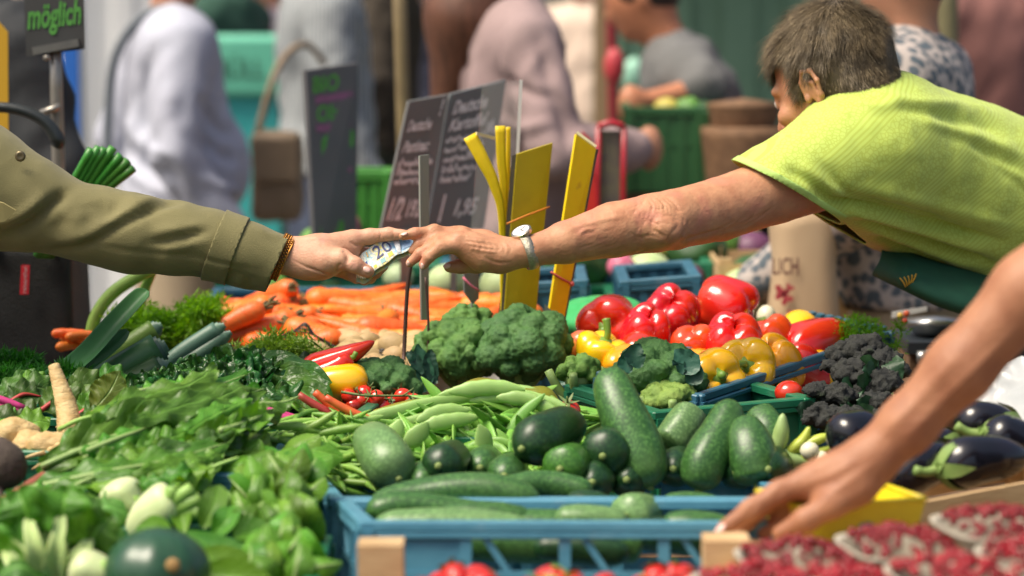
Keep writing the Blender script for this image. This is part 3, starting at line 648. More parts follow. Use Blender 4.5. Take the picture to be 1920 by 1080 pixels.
# ---------------- the stallholder leaning in from the side
D1 = 4.36
def vp(x, y, d=0.0): return P(x, y, D1 + d)
def build_vendor():
    root = empty("person", (1.25, 4.98, 0), "stallholder in lime green shirt leaning over to take the banknote", "person")
    s = Sdf()
    s.chain([vp(1560, 322, .24), vp(1450, 358, .20), vp(1350, 392, .15), vp(1262, 412, .09), vp(1225, 418, .075), vp(1150, 431, .055), vp(1060, 455, .02), vp(1000, 470, .0), vp(970, 474, 0)], [.058, .053, .050, .0465, .0455, .0425, .0325, .0235, .0215], .006)
    s.add(s_ell(vp(1246, 432, .045), (.028, .025, .022)), .02)
    s.chain([vp(975, 473, 0), vp(938, 481, .0), vp(905, 476, .0), vp(880, 463, -.002), vp(862, 455, -.004)], [.0220, .0245, .0255, .0215, .0150], .012)
    s.chain([vp(950, 468, .02), vp(905, 457, .03), vp(862, 444, .034)], [.019, .020, .0155], .012)
    s.chain([vp(864, 442, .034), vp(850, 441, .032), vp(815, 435.5, .02), vp(778, 437.5, .008), vp(755, 442.5, .002)], [.0140, .0120, .0108, .0086, .0066], .006, first=.010)
    s.chain([vp(862, 447, .02), vp(816, 446, .012), vp(786, 458, .008), vp(774, 470, .006)], [.0130, .0105, .0085, .0070], .004, first=.010)
    s.chain([vp(862, 450, .006), vp(820, 456, -.006), vp(788, 476, -.010), vp(769, 493, -.008)], [.0130, .0108, .0088, .0072], .004, first=.010)
    s.chain([vp(866, 460, -.010), vp(826, 464.5, -.022), vp(804, 482, -.026), vp(794, 497, -.024)], [.0128, .0108, .0088, .0075], .004, first=.010)
    s.chain([vp(938, 488, .030), vp(895, 496, .030), vp(864, 499, .022), vp(842, 501, .016)], [.0165, .0130, .0112, .0085], .006, first=.012)
    for (x, y, d, r) in ((848, 437, .02, .0075), (870, 437, .01, .010), (858, 447, -.012, .009), (815, 431, .016, .0075)): s.add(s_ell(vp(x, y, d), (r, r, r)), .008)
    lo = np.minimum(vp(740, 540, -.08), vp(740, 540, .35)); hi = np.maximum(vp(1600, 250, .36), vp(1600, 250, -.05))
    vf = surf(s, lo - .01, hi + .01, .0021); vf = relax(*vf, 2)
    L = []
    er = np.random.default_rng(11)                        # loose skin round the elbow
    for k in range(34):
        x, y = er.uniform(1185, 1320), er.uniform(378, 458); t = math.atan2(y - 418, x - 1240) + math.pi / 2 + er.normal(0, .35); l = er.uniform(10, 26); dx, dy = math.cos(t) * l, math.sin(t) * l; bx, by = -math.sin(t) * 4, math.cos(t) * 4
        L.append(([vp(x - dx, y - dy, .03), vp(x + bx, y + by, .02), vp(x + dx, y + dy, .03)], -er.uniform(.0004, .0010), er.uniform(.0013, .0022)))
    for k in range(9): x = 1215 + 5 * k + er.uniform(-3, 3); L.append(([vp(x, 372, .03), vp(x + 9 + k, 384 + er.uniform(-3, 3), .02), vp(x + 6 + 2 * k, 398 + er.uniform(-4, 6), .02)], -.0010, .0015))
    for k in range(9): x = 1265 + 15 * k; L.append(([vp(x, 458 - 3.5 * k, .04), vp(x + 30, 446 - 4 * k, .05), vp(x + er.uniform(50, 90), 434 - 6 * k, .06)], -er.uniform(.0006, .0012), .0017))
    for k in range(14): x, y = er.uniform(1030, 1200), er.uniform(430, 480); L.append(([vp(x, y, 0), vp(x + 14, y - 3, 0), vp(x + 30, y - 9, 0)], -.0005, .0012))
    L += [([vp(1232, 400, .02), vp(1222, 418, .02), vp(1232, 438, .03), vp(1252, 444, .03)], -.0020, .005), ([vp(1262, 404, .02), vp(1272, 420, .03), vp(1262, 440, .03)], -.0014, .005)]
    for a, b in (((868, 447), (930, 456)), ((872, 455), (930, 466)), ((880, 465), (935, 474)), ((862, 440), (915, 449))): L.append(([vp(*a, -.02), vp((a[0] + b[0]) / 2, (a[1] + b[1]) / 2 + 1, -.02), vp(*b, -.02)], .0016, .0022))
    for k in range(8):
        x = 872 + 11 * k; L.append(([vp(x, 447 + 1.2 * k, -.02), vp(x + 9, 458 + k, -.025), vp(x + 5, 472 + k, -.025)], -.0007, .0012))
    L += [([vp(1060, 432, -.03), vp(1120, 415, 0), vp(1170, 405, .02)], .0015, .004), ([vp(1085, 440, -.02), vp(1100, 430, -.01), vp(1115, 433, 0)], .0018, .003), ([vp(905, 480, -.03), vp(930, 492, -.03), vp(960, 492, -.03)], -.0012, .002)]
    for (x, y, dx) in ((816, 430, 4), (812, 440, 3), (823, 450, 3), (828, 458, 3), (790, 470, 3), (806, 477, 3)):
        for q in (-3, 0, 3): L.append(([vp(x + q, y - 4, -.03), vp(x + q - 1, y + 1, -.03), vp(x + q + 1, y + 7, -.03)], -.0006, .0010))
    vf = creases(*vf, L, CAMF)
    n = normals_of(*vf); vv = vf[0] + n * ((fbm(vf[0], 90, 4, 2) - .5) * .0012)[:, None]
    body = mk("body", (vv, vf[1]), SK_B, root)
    nail(body, vp(757.5, 438, -.003), vp(755, 440) - vp(770, 436), (-.25, -.25, .95), .0058, .0048)
    nail(body, vp(764.5, 494, -.014), vp(765, 496) - vp(780, 482), (-.75, -.55, -.2), .0055, .0045)
    nail(body, vp(791, 499, -.031), vp(793, 500) - vp(802, 486), (-.7, -.6, -.2), .0055, .0045)
    nail(body, vp(838, 498, .008), vp(838, 500) - vp(860, 498), (-.2, -.7, .6), .0065, .005)
    # watch
    w = empty("wristwatch", vp(988, 470)); w.parent = root; w.location = tuple(vp(988, 470) - ploc(root))
    ax = nrm(vp(1040, 458, .015) - vp(960, 476)); U2 = nrm(V(0, 0, 1) - ax * ax[2]); Y2 = np.cross(ax, U2); c = vp(989, 471.5, .002)
    vs = []; nk = 64
    for k in range(nk):
        a = 2 * math.pi * k / nk; rad = U2 * math.cos(a) * .0262 + Y2 * math.sin(a) * .0262
        off = -ax * .003 * math.cos(a)
        for t, g in ((-.0075, 0), (-.0072, .0016), (0, .0022), (.0072, .0016), (.0075, 0)): vs.append(c + off + rad + nrm(rad) * (g + .0003 * (k % 2)) + ax * t)
    fs = [(k * 5 + j, ((k + 1) % nk) * 5 + j, ((k + 1) % nk) * 5 + j + 1, k * 5 + j + 1) for k in range(nk) for j in range(4)]
    mod_solid(mk("strap", (vs, fs), mat("steel_mesh", (.50, .46, .36), (.36, .33, .26), sc=420, rough=.35, metal=.8, bump=.5, bsc=500), w), .0012)
    cu = nrm(U2 + ax * -.22 - Y2 * .05 + V(0, -.35, 0)); cc = c + U2 * .0305 - ax * .003
    fr = frame(cu, ax)
    def disc(r, z0, z1, m, nm, rr=None):
        th = np.linspace(0, 2 * math.pi, 40, endpoint=False); prof = [(r * .86, z0), (r, z0 + (z1 - z0) * .3), (r, z1 - .0008), (r * .93, z1)]
        v = [cc + fr @ V(q * math.cos(t), q * math.sin(t), z) for q, z in prof for t in th]; f = [(i * 40 + k, i * 40 + (k + 1) % 40, (i + 1) * 40 + (k + 1) % 40, (i + 1) * 40 + k) for i in range(3) for k in range(40)]
        f += [tuple(range(39, -1, -1)), tuple(range(120, 160))]; return mk(nm, (v, f), m, w, smooth=False)
    disc(.0165, -.004, .0045, mat("steel", (.6, .52, .40), rough=.22, metal=.9), "case"); disc(.0142, .0035, .0049, mat("dial", (.78, .76, .72), rough=.3), "dial")
    mk("hands", join(beam(cc + fr @ V(0, 0, .0053), cc + fr @ V(.008, .003, .0053), .0012, .0003, cu), beam(cc + fr @ V(0, 0, .0056), cc + fr @ V(-.004, .009, .0056), .0009, .0003, cu)), mat("hands_dark", (.03, .03, .03)), w)
    # shirt
    t = Sdf()
    R = [(1380, 380, .19, .062), (1465, 347, .21, .0635), (1540, 320, .24, .077), (1610, 300, .30, .112), (1660, 302, .36, .130), (1740, 330, .42, .136), (1820, 360, .46, .140), (1920, 400, .50, .145), (2060, 470, .56, .155), (2150, 570, .60, .160)]
    pts = [vp(a, b, c) for a, b, c, _ in R]; rs = [r for *_, r in R]; t.chain(pts, rs, .045)
    t.add(s_ell(vp(1665, 220, .34), (.075, .09, .066)), .05)
    t.add(s_cone(vp(1660, 262, .52), vp(1760, 300, .58), .10, .12), .06)
    lo = np.minimum(vp(1340, 720, .0), vp(1340, 720, .85)); hi = np.maximum(vp(2300, 100, .85), vp(2300, 100, .0))
    vf = surf(t, lo, hi, .0046); vf = relax(*vf, 1)
    L = []
    for k, (q, am, wd) in enumerate((([(1556, 378), (1640, 392), (1740, 420), (1880, 452)], -.020, .0065), ([(1560, 396), (1650, 412), (1750, 442), (1880, 476)], .010, .010), ([(1600, 408), (1680, 432), (1770, 462), (1870, 496)], -.019, .0065), ([(1620, 424), (1690, 448), (1770, 478), (1850, 506)], .009, .009), ([(1640, 442), (1700, 466), (1780, 496)], -.015, .006), ([(1600, 350), (1700, 372), (1820, 404), (1910, 430)], .007, .011), ([(1590, 366), (1700, 394), (1800, 424)], -.012, .006))): L.append(([vp(x, y, .1) for x, y in q], am, wd))
    for k in range(6): L.append(([vp(1640 + 34 * k, 172 + 18 * k, .15), vp(1700 + 34 * k, 190 + 24 * k, .12), vp(1790 + 30 * k, 196 + 34 * k, .12), vp(1900 + 10 * k, 222 + 36 * k, .15)], -.0065 if k % 2 else .0065, .010))
    for k in range(4): L.append(([vp(1440 + 30 * k, 318 - 8 * k, .10), vp(1480 + 30 * k, 340, .08), vp(1540 + 22 * k, 368 + 4 * k, .08)], -.0055 if k % 2 else .0055, .008))
    L += [([vp(1530, 360, .1), vp(1570, 378, .1), vp(1600, 396, .12)], -.010, .008), ([vp(1590, 180, .2), vp(1640, 200, .15), vp(1700, 190, .15)], .004, .008)]
    vf = creases(*vf, L, CAMF); vf = jit(*vf, .0028, 26, 9)
    hn = vp(1548, 387, .12) - vp(1394, 309, .2); up = nrm(hn); nn = nrm(np.cross(up, V(-.30, 1, .05))); nn = nn if nn[0] < 0 else -nn
    vf = cut(vf, vp(1471, 348, .16), nn)
    sh = mk("shirt", vf, shirt_mat(), root); mod_solid(sh, .003, -1)
    # hem band of the sleeve
    hb = Sdf(); hb.chain(pts[:4], [r + .0022 for r in rs[:4]], .045)
    vb = relax(*surf(hb, vp(1360, 460, .0), np.maximum(vp(1600, 250, .4), vp(1360, 250, .4)), .004), 1); vb = creases(*vb, L, CAMF); vb = cut(vb, vp(1469, 349, .16), nn); vb = cut(vb, vp(1486, 344, .16), -nn)
    mod_solid(mk("sleeve_hem", vb, mat("lime_hem", (.44, .64, .17), (.40, .60, .14), sc=60, rough=.75), sh), .003, -1)
    # apron, gathered below the shirt
    tp_ = [(1655, 445, .40), (1700, 468, .36), (1760, 490, .36), (1830, 508, .38), (1920, 530, .42), (2050, 600, .46)]; md_ = [(1650, 485, .34), (1696, 512, .285), (1760, 540, .275), (1830, 562, .29), (1920, 585, .33), (2050, 690, .40)]; bt_ = [(1634, 514, .36), (1690, 541, .30), (1760, 574, .285), (1830, 596, .30), (1920, 622, .34), (2050, 780, .42)]; un_ = [(1650, 512, .44), (1700, 535, .44), (1760, 560, .44), (1830, 580, .46), (1920, 600, .5), (2050, 740, .56)]
    rows = [catmull([vp(*q) for q in r_], 30) for r_ in (tp_, md_, bt_, un_)]; gr = np.array([catmull([r_[i] for r_ in rows], 14) for i in range(30)]); va = gr.reshape(-1, 3); fa = [(i * 14 + j, i * 14 + j + 1, (i + 1) * 14 + j + 1, (i + 1) * 14 + j) for i in range(29) for j in range(13)]
    va = va + V(0, -1, 0) * ((fbm(va, 16, 3) - .5) * .022)[:, None]
    ap = mk("apron", (va, fa), mat("green_apron", (.012, .085, .042), (.010, .07, .036), sc=30, rough=.75, bump=.25, bsc=500), root); mod_solid(ap, .003); mod_sub(ap, 1)
    em = []
    for k in range(5): 
        p0 = vp(1698 + 3 * k, 538 - 2 * k, .268); em.append(tube([p0, p0 + V(-.004 + .002 * k, -.002, .008), p0 + V(-.010 + .004 * k, -.003, .015)], .0013, 5, 6))
    mk("emblem", join(*em), mat("emblem_gold", (.62, .36, .03), rough=.6), ap)
    # trousers and legs behind the stall
    t = Sdf().add(s_ell(V(1.20, 4.98, .86), (.18, .17, .17)))
    for sy in (-.1, .1): t.chain([V(1.24, 4.98 + sy, .82), V(1.20, 4.98 + sy, .45), V(1.26, 4.98 + sy, .04)], [.10, .075, .062], .03)
    t.add(s_cone(V(1.18, 4.92, .04), V(1.03, 4.90, .03), .045, .04), .02).add(s_cone(V(1.2, 5.08, .04), V(1.05, 5.1, .03), .045, .04), .02)
    mk("trousers", surf(t, V(.9, 4.7, -.03), V(1.5, 5.3, 1.08), .018), mat("dark_trousers", (.03, .03, .035), rough=.85), root)
    # ---- head
    f = nrm(V(-.72, .60, -.38)); u0 = nrm(V(-.20, .10, .95)); r = nrm(np.cross(f, u0)); u = np.cross(r, f); HM = np.stack([r, f, u], 1); HS = 1.09; hc = P(1560, 140, 4.72)
    def H(x, y, z): return hc + HM @ V(x, y, z) * HS
    h = Sdf().add(s_ell(H(0, -.006, .012), (0.0796, 0.1025, 0.0959), HM))
    h.add(s_ell(H(0, .035, -.045), (0.0632, 0.0654, 0.0763), HM), .03)
    h.add(s_cone(H(0, .045, -.095), H(0, .07, -.100), .040, .026), .035)
    for sx in (-1, 1):
        h.add(s_cone(H(sx * .050, .0, -.065), H(sx * .028, .06, -.098), .024, .020), .02)
        h.add(s_ell(H(sx * .044, .068, -.038), (0.0218, 0.0196, 0.0174), HM), .015)
        h.sub(s_ell(H(sx * .031, .100, -.012), (0.0174, 0.0131, 0.0109), HM), .010)
        h.add(s_ell(H(sx * .031, .081, -.013), (0.0131, 0.0120, 0.0120), HM), .003)
        h.add(s_cone(H(sx * .016, .090, .006), H(sx * .046, .076, .004), .009, .008), .012)
    h.chain([H(0, .086, -.005), H(0, .103, -.034), H(0, .112, -.046)], [.008, .011, .0125], .012)
    for sx in (-1, 1): h.add(s_ell(H(sx * .013, .098, -.049), (0.0098, 0.0109, 0.0087), HM), .006)
    h.add(s_cone(H(-.020, .088, -.073), H(.020, .088, -.073), .0068, .0068), .006).add(s_cone(H(-.018, .085, -.082), H(.018, .085, -.082), .0075, .0075), .005)
    h.sub(s_cone(H(-.026, .093, -.0775), H(.026, .093, -.0775), .0022, .0022), .003)
    h.chain([H(0, -.030, -.05), H(0, -.055, -.095), P(1640, 270, 4.80)], [.054, .050, .035], .03)
    lo = hc - .23; hi = hc + .23
    vf = relax(*surf(h, lo, hi, .0032), 1)
    vf = creases(*vf, [([H(-.060, .060, -.010 - .007 * k), H(-.066, .045, -.016 - .011 * k), H(-.066, .03, -.018 - .016 * k)], -.0012, .0018) for k in range(4)] + [([H(-.03, .085, .03 + .012 * k), H(-.05, .072, .03 + .012 * k), H(-.06, .05, .028 + .012 * k)], -.0010, .002) for k in range(2)])
    hd = mk("head", vf, SK_B, body)
    # ear: rim, lobe and hollow
    for sg in (1, -1):
        def E(x, y, z): return H(sg * (-.0715 - x * .60), -.004 + y * .95, -.022 + z * 1.06)
        e = Sdf().chain([E(.004, .014, -.006), E(.010, .013, .016), E(.016, .002, .030), E(.020, -.014, .027), E(.020, -.021, .010), E(.014, -.017, -.010), E(.006, -.006, -.026), E(.003, .004, -.024)], [.0030, .0034, .0037, .0038, .0036, .0036, .0052, .004], .004)
        e.add(s_cone(E(.003, .004, .012), E(.006, -.008, -.010), .014, .010, HM @ V(1, 0, 0), .40), .007)
        e.chain([E(.010, .004, .018), E(.013, -.009, .010), E(.010, -.009, -.006)], [.0034, .0036, .0032], .004)
        e.add(s_ell(E(.006, .011, -.008), (0.0055, 0.0055, 0.0076), HM), .004)
        pc = E(.01, 0, 0); mk("ear", relax(*surf(e, pc - .055, pc + .055, .0016), 1), SK_B, hd)
    for sx in (-1, 1):
        mk("eye", ico(H(sx * .031, .0835, -.0125), .0115, 2), mat("eye_white", (.75, .72, .68), rough=.15), hd)
    # hair: a cap and thousands of short strands
    def hair_mask(q):                                      # q: local points; 1 inside the hair
        x, y, z = q.T
        front = z > (.030 + .35 * np.clip(np.abs(x) - .045, 0, 1)); side = (y < .030 - .35 * np.clip(-.01 - z, 0, 1) * 0) & (z > -.020)
        back = (y < -.018) & (z > -.092 + .25 * np.abs(x)); burn = (np.abs(y - .024) < .011) & (z > -.048) & (z < 0)
        return front | side & (z > -.012 - 0 * x) | back | burn
    cap = Sdf().add(s_ell(H(0, -.008, .016), (0.0861, 0.1101, 0.1025), HM)).add(s_ell(H(0, -.045, -.05), (0.0654, 0.0600, 0.0654), HM), .03)
    vc, fc = relax(*surf(cap, lo, hi, .0045), 1)
    q = (vc - hc) @ HM / HS; keep = hair_mask(q); fc = [tuple(x) for x in fc if keep[list(x)].all()]
    HR = mat("hair_grey_brown", (.170, .125, .066), (.080, .057, .028), sc=70, rough=.5, vary=0, spec=.35, c3=(.33, .255, .145), sc3=140, thr3=(.55, .72))
    HRD = mat("hair_root", (.06, .045, .026), (.10, .075, .045), sc=150, rough=.7)
    hr = mk("hair", jit(vc, fc, .002, 60, 5), HRD, hd)
    rg = np.random.default_rng(3); areas = []; cen = vc[[x[0] for x in fc]]; idx = rg.integers(0, len(fc), 30000); vs, fs = [], []
    nv_ = normals_of(vc, fc)
    fa = np.array(fc)[idx]; n_ = len(idx); w3 = rg.dirichlet((1, 1, 1, 1), n_); p = (vc[fa] * w3[:, :, None]).sum(1); nn = nv_[fa[:, 0]]; ql = (p - hc) @ HM / HS
    def N_(x): return x / (np.linalg.norm(x, axis=1)[:, None] + 1e-9)
    nl = nn @ HM; fl = ql - V(0, -.045, .09); fl = N_(fl - (fl * nl).sum(1)[:, None] * nl); sw = vnoise(p, 55, 8) - .5; sw2 = vnoise(p, 40, 18) - .5      # combed from the crown forwards, down at the sides
    d = N_(fl + np.stack([sw, sw2 * .8, 0 * sw], 1) * 1.5 + rg.normal(0, .11, (n_, 3))) @ HM.T; top = np.clip((ql[:, 2] + .01) / .08, 0, 1); ln = ((.016 + .022 * top) * rg.uniform(.6, 1.25, n_))[:, None]; lift = (.14 + .26 * top * rg.uniform(.4, 1.3, n_) + .5 * (rg.random(n_) < .02))[:, None]
    p1 = p + (d + nn * lift) * ln * .5; p2 = p1 + (d + nn * lift * .25) * ln * .5 - V(0, 0, .0015); wv = N_(np.cross(d, nn)) * rg.uniform(.00018, .00034, n_)[:, None]
    vs = np.stack([p - wv - nn * .001, p + wv - nn * .001, p1 - wv, p1 + wv, p2], 1).reshape(-1, 3); fs = [q for k in range(0, 5 * n_, 5) for q in ((k, k + 1, k + 3, k + 2), (k + 2, k + 3, k + 4))]
    mk("hair_strands", (vs, fs), HR, hr)
def shirt_mat():
    m = mat("lime_shirt", (.50, .635, .12), (.46, .59, .10), sc=6, rough=.75, sheen=.2); N = m.node_tree.nodes; L = m.node_tree.links; b = N["Principled BSDF"]; tc = N.new("ShaderNodeTexCoord")
    ge = N.new("ShaderNodeTexCoord"); col = b.inputs["Base Color"].links[0].from_socket
    # printed lines in two directions that meet in a chevron, floral bands between
    sp = N.new("ShaderNodeSeparateXYZ"); L.new(ge.outputs["Object"], sp.inputs[0])
    def mth(op, a, bb=None, c=None):
        n = N.new("ShaderNodeMath"); n.operation = op
        for i, x in enumerate((a, bb, c)):
            if x is None: continue
            if isinstance(x, (int, float)): n.inputs[i].default_value = x
            else: L.new(x, n.inputs[i])
        return n.outputs[0]
    x = mth('ADD', sp.outputs[0], 0.475); ch = mth('ABSOLUTE', x); vv = mth('MULTIPLY_ADD', ch, .62, mth('MULTIPLY', sp.outputs[2], -1.0)); vv = mth('MULTIPLY_ADD', sp.outputs[1], .35, vv)
    fr = mth('FRACT', mth('MULTIPLY', vv, 11.0)); ln = mth('SINE', mth('MULTIPLY', vv, 11.0 * 6.2832 * 11)); band = mth('LESS_THAN', fr, .42)
    vo = N.new("ShaderNodeTexVoronoi"); vo.feature = 'DISTANCE_TO_EDGE'; vo.inputs["Scale"].default_value = 135; L.new(ge.outputs["Object"], vo.inputs["Vector"]); ed = mth('LESS_THAN', vo.outputs["Distance"], .10)
    pat = mth('ADD', mth('MULTIPLY', band, mth('GREATER_THAN', ln, .25)), mth('MULTIPLY', mth('SUBTRACT', 1, band), ed)); pat = mth('MULTIPLY', pat, .52)
    mx = N.new("ShaderNodeMix"); mx.data_type = 'RGBA'; L.new(pat, mx.inputs[0]); L.new(col, mx.inputs[6]); mx.inputs[7].default_value = (.36, .43, .035, 1); L.new(mx.outputs[2], b.inputs["Base Color"])
    bp = N.new("ShaderNodeBump"); bp.inputs["Strength"].default_value = .35; bp.inputs["Distance"].default_value = .002; L.new(pat, bp.inputs["Height"]); L.new(bp.outputs[0], b.inputs["Normal"])
    return m
build_vendor()

# ---------------- the bare arm reaching into the berries from the near side
D2 = 3.36
def wp(x, y, d=0.0): return P(x, y, D2 + d)
def build_reacher():
    root = empty("person", (1.02, 3.30, 0), "person beside the stall reaching a bare arm down to the berry punnets", "person")
    s = Sdf().chain([wp(2190, 330, -.02), wp(2060, 430, .0), wp(1930, 545, .0), wp(1800, 690, .0), wp(1700, 798, .0), wp(1640, 856, .0), wp(1600, 886, 0)], [.056, .047, .0435, .0385, .0320, .0275, .0275], .02)
    s.chain([wp(1610, 880, 0), wp(1565, 905, .004), wp(1530, 912, .01)], [.0300, .0310, .0240], .02, flat=(0.2, 1, .3), fk=.8)
    s.chain([wp(1535, 895, .006), wp(1462, 922, .0), wp(1408, 955, -.008), wp(1356, 992, -.010)], [.0185, .0142, .0125, .0095], .008, first=.014)
    s.chain([wp(1535, 905, .03), wp(1450, 935, .035), wp(1400, 975, .025), wp(1372, 1010, .02)], [.017, .0138, .0120, .0095], .006, first=.012)
    s.chain([wp(1560, 915, .035), wp(1480, 960, .045), wp(1430, 1000, .035)], [.016, .013, .010], .006, first=.012)
    s.chain([wp(1575, 925, .035), wp(1520, 975, .045), wp(1480, 1010, .035)], [.014, .012, .009], .006, first=.012)
    s.chain([wp(1610, 915, -.015), wp(1560, 945, -.024), wp(1510, 975, -.026), wp(1462, 1000, -.020)], [.0210, .0165, .0140, .0100], .01, first=.016)
    lo = np.minimum(wp(1320, 1060, -.12), wp(1320, 1060, .12)); hi = np.maximum(wp(2260, 250, .12), wp(2260, 250, -.12))
    vf = relax(*surf(s, lo, hi, .004), 2)
    vf = creases(*vf, [([wp(1650, 820, -.03), wp(1720, 750, -.04), wp(1800, 660, -.04)], .002, .006), ([wp(1500, 912, -.02), wp(1560, 890, -.02), wp(1610, 860, -.02)], .0018, .004), ([wp(1540, 935, -.02), wp(1590, 905, -.02), wp(1640, 868, -.02)], .002, .004), ([wp(1700, 820, -.03), wp(1780, 740, -.03), wp(1900, 620, -.03)], .0022, .005), ([wp(1450, 935, -.02), wp(1462, 925, -.02), wp(1470, 912, -.02)], -.0015, .003), ([wp(1404, 968, -.02), wp(1412, 955, -.02), wp(1416, 942, -.02)], -.0015, .003)], CAMF)
    b = mk("body", vf, SK_C, root); nail(b, wp(1350, 990, -.018), wp(1356, 992) - wp(1408, 955), (-.5, -.4, .7), .008, .006)
    t = Sdf().chain([V(1.10, 3.28, 1.36), V(1.08, 3.28, 1.15), V(1.06, 3.28, .92)], [.15, .15, .15], .05)
    t.chain([V(1.06, 3.28, 1.40), wp(2200, 320, -.02)], [.10, .085], .05)
    vt = cut(surf(t, V(.6, 3.0, .68), V(1.4, 3.55, 1.65), .010), wp(2140, 370, -.02), nrm(wp(2000, 480) - wp(2200, 320)))
    mod_solid(mk("shirt", vt, mat("navy_shirt", (.03, .04, .08), rough=.85), root), .003, -1)
    t = Sdf().add(s_ell(V(1.06, 3.28, .86), (.17, .15, .15)))
    for sx in (-.09, .09): t.chain([V(1.06 + sx, 3.28, .82), V(1.06 + sx, 3.29, .45), V(1.06 + sx, 3.28, .03)], [.1, .075, .065], .03)
    mk("trousers", surf(t, V(.75, 3.0, -.06), V(1.4, 3.6, 1.03), .02), MATS["denim"], root)
    h = Sdf().add(s_cone(V(1.08, 3.28, 1.42), V(1.06, 3.28, 1.60), .06, .055)).add(s_ell(V(1.05, 3.28, 1.70), (.095, .075, .118)), .03).add(s_ell(V(.945, 3.28, 1.68), (.018, .012, .02)), .012)
    mk("head", surf(h, V(.85, 3.1, 1.38), V(1.25, 3.45, 1.88), .01), SK_C, b)
    hr = Sdf().add(s_ell(V(1.065, 3.28, 1.725), (.10, .085, .112))).sub(s_cone(V(.945, 3.28, 1.6), V(.945, 3.28, 1.74), .09, .075), .01)
    mk("hair", surf(hr, V(.85, 3.1, 1.5), V(1.25, 3.45, 1.9), .01), MATS["hair_brown"], root)
build_reacher()

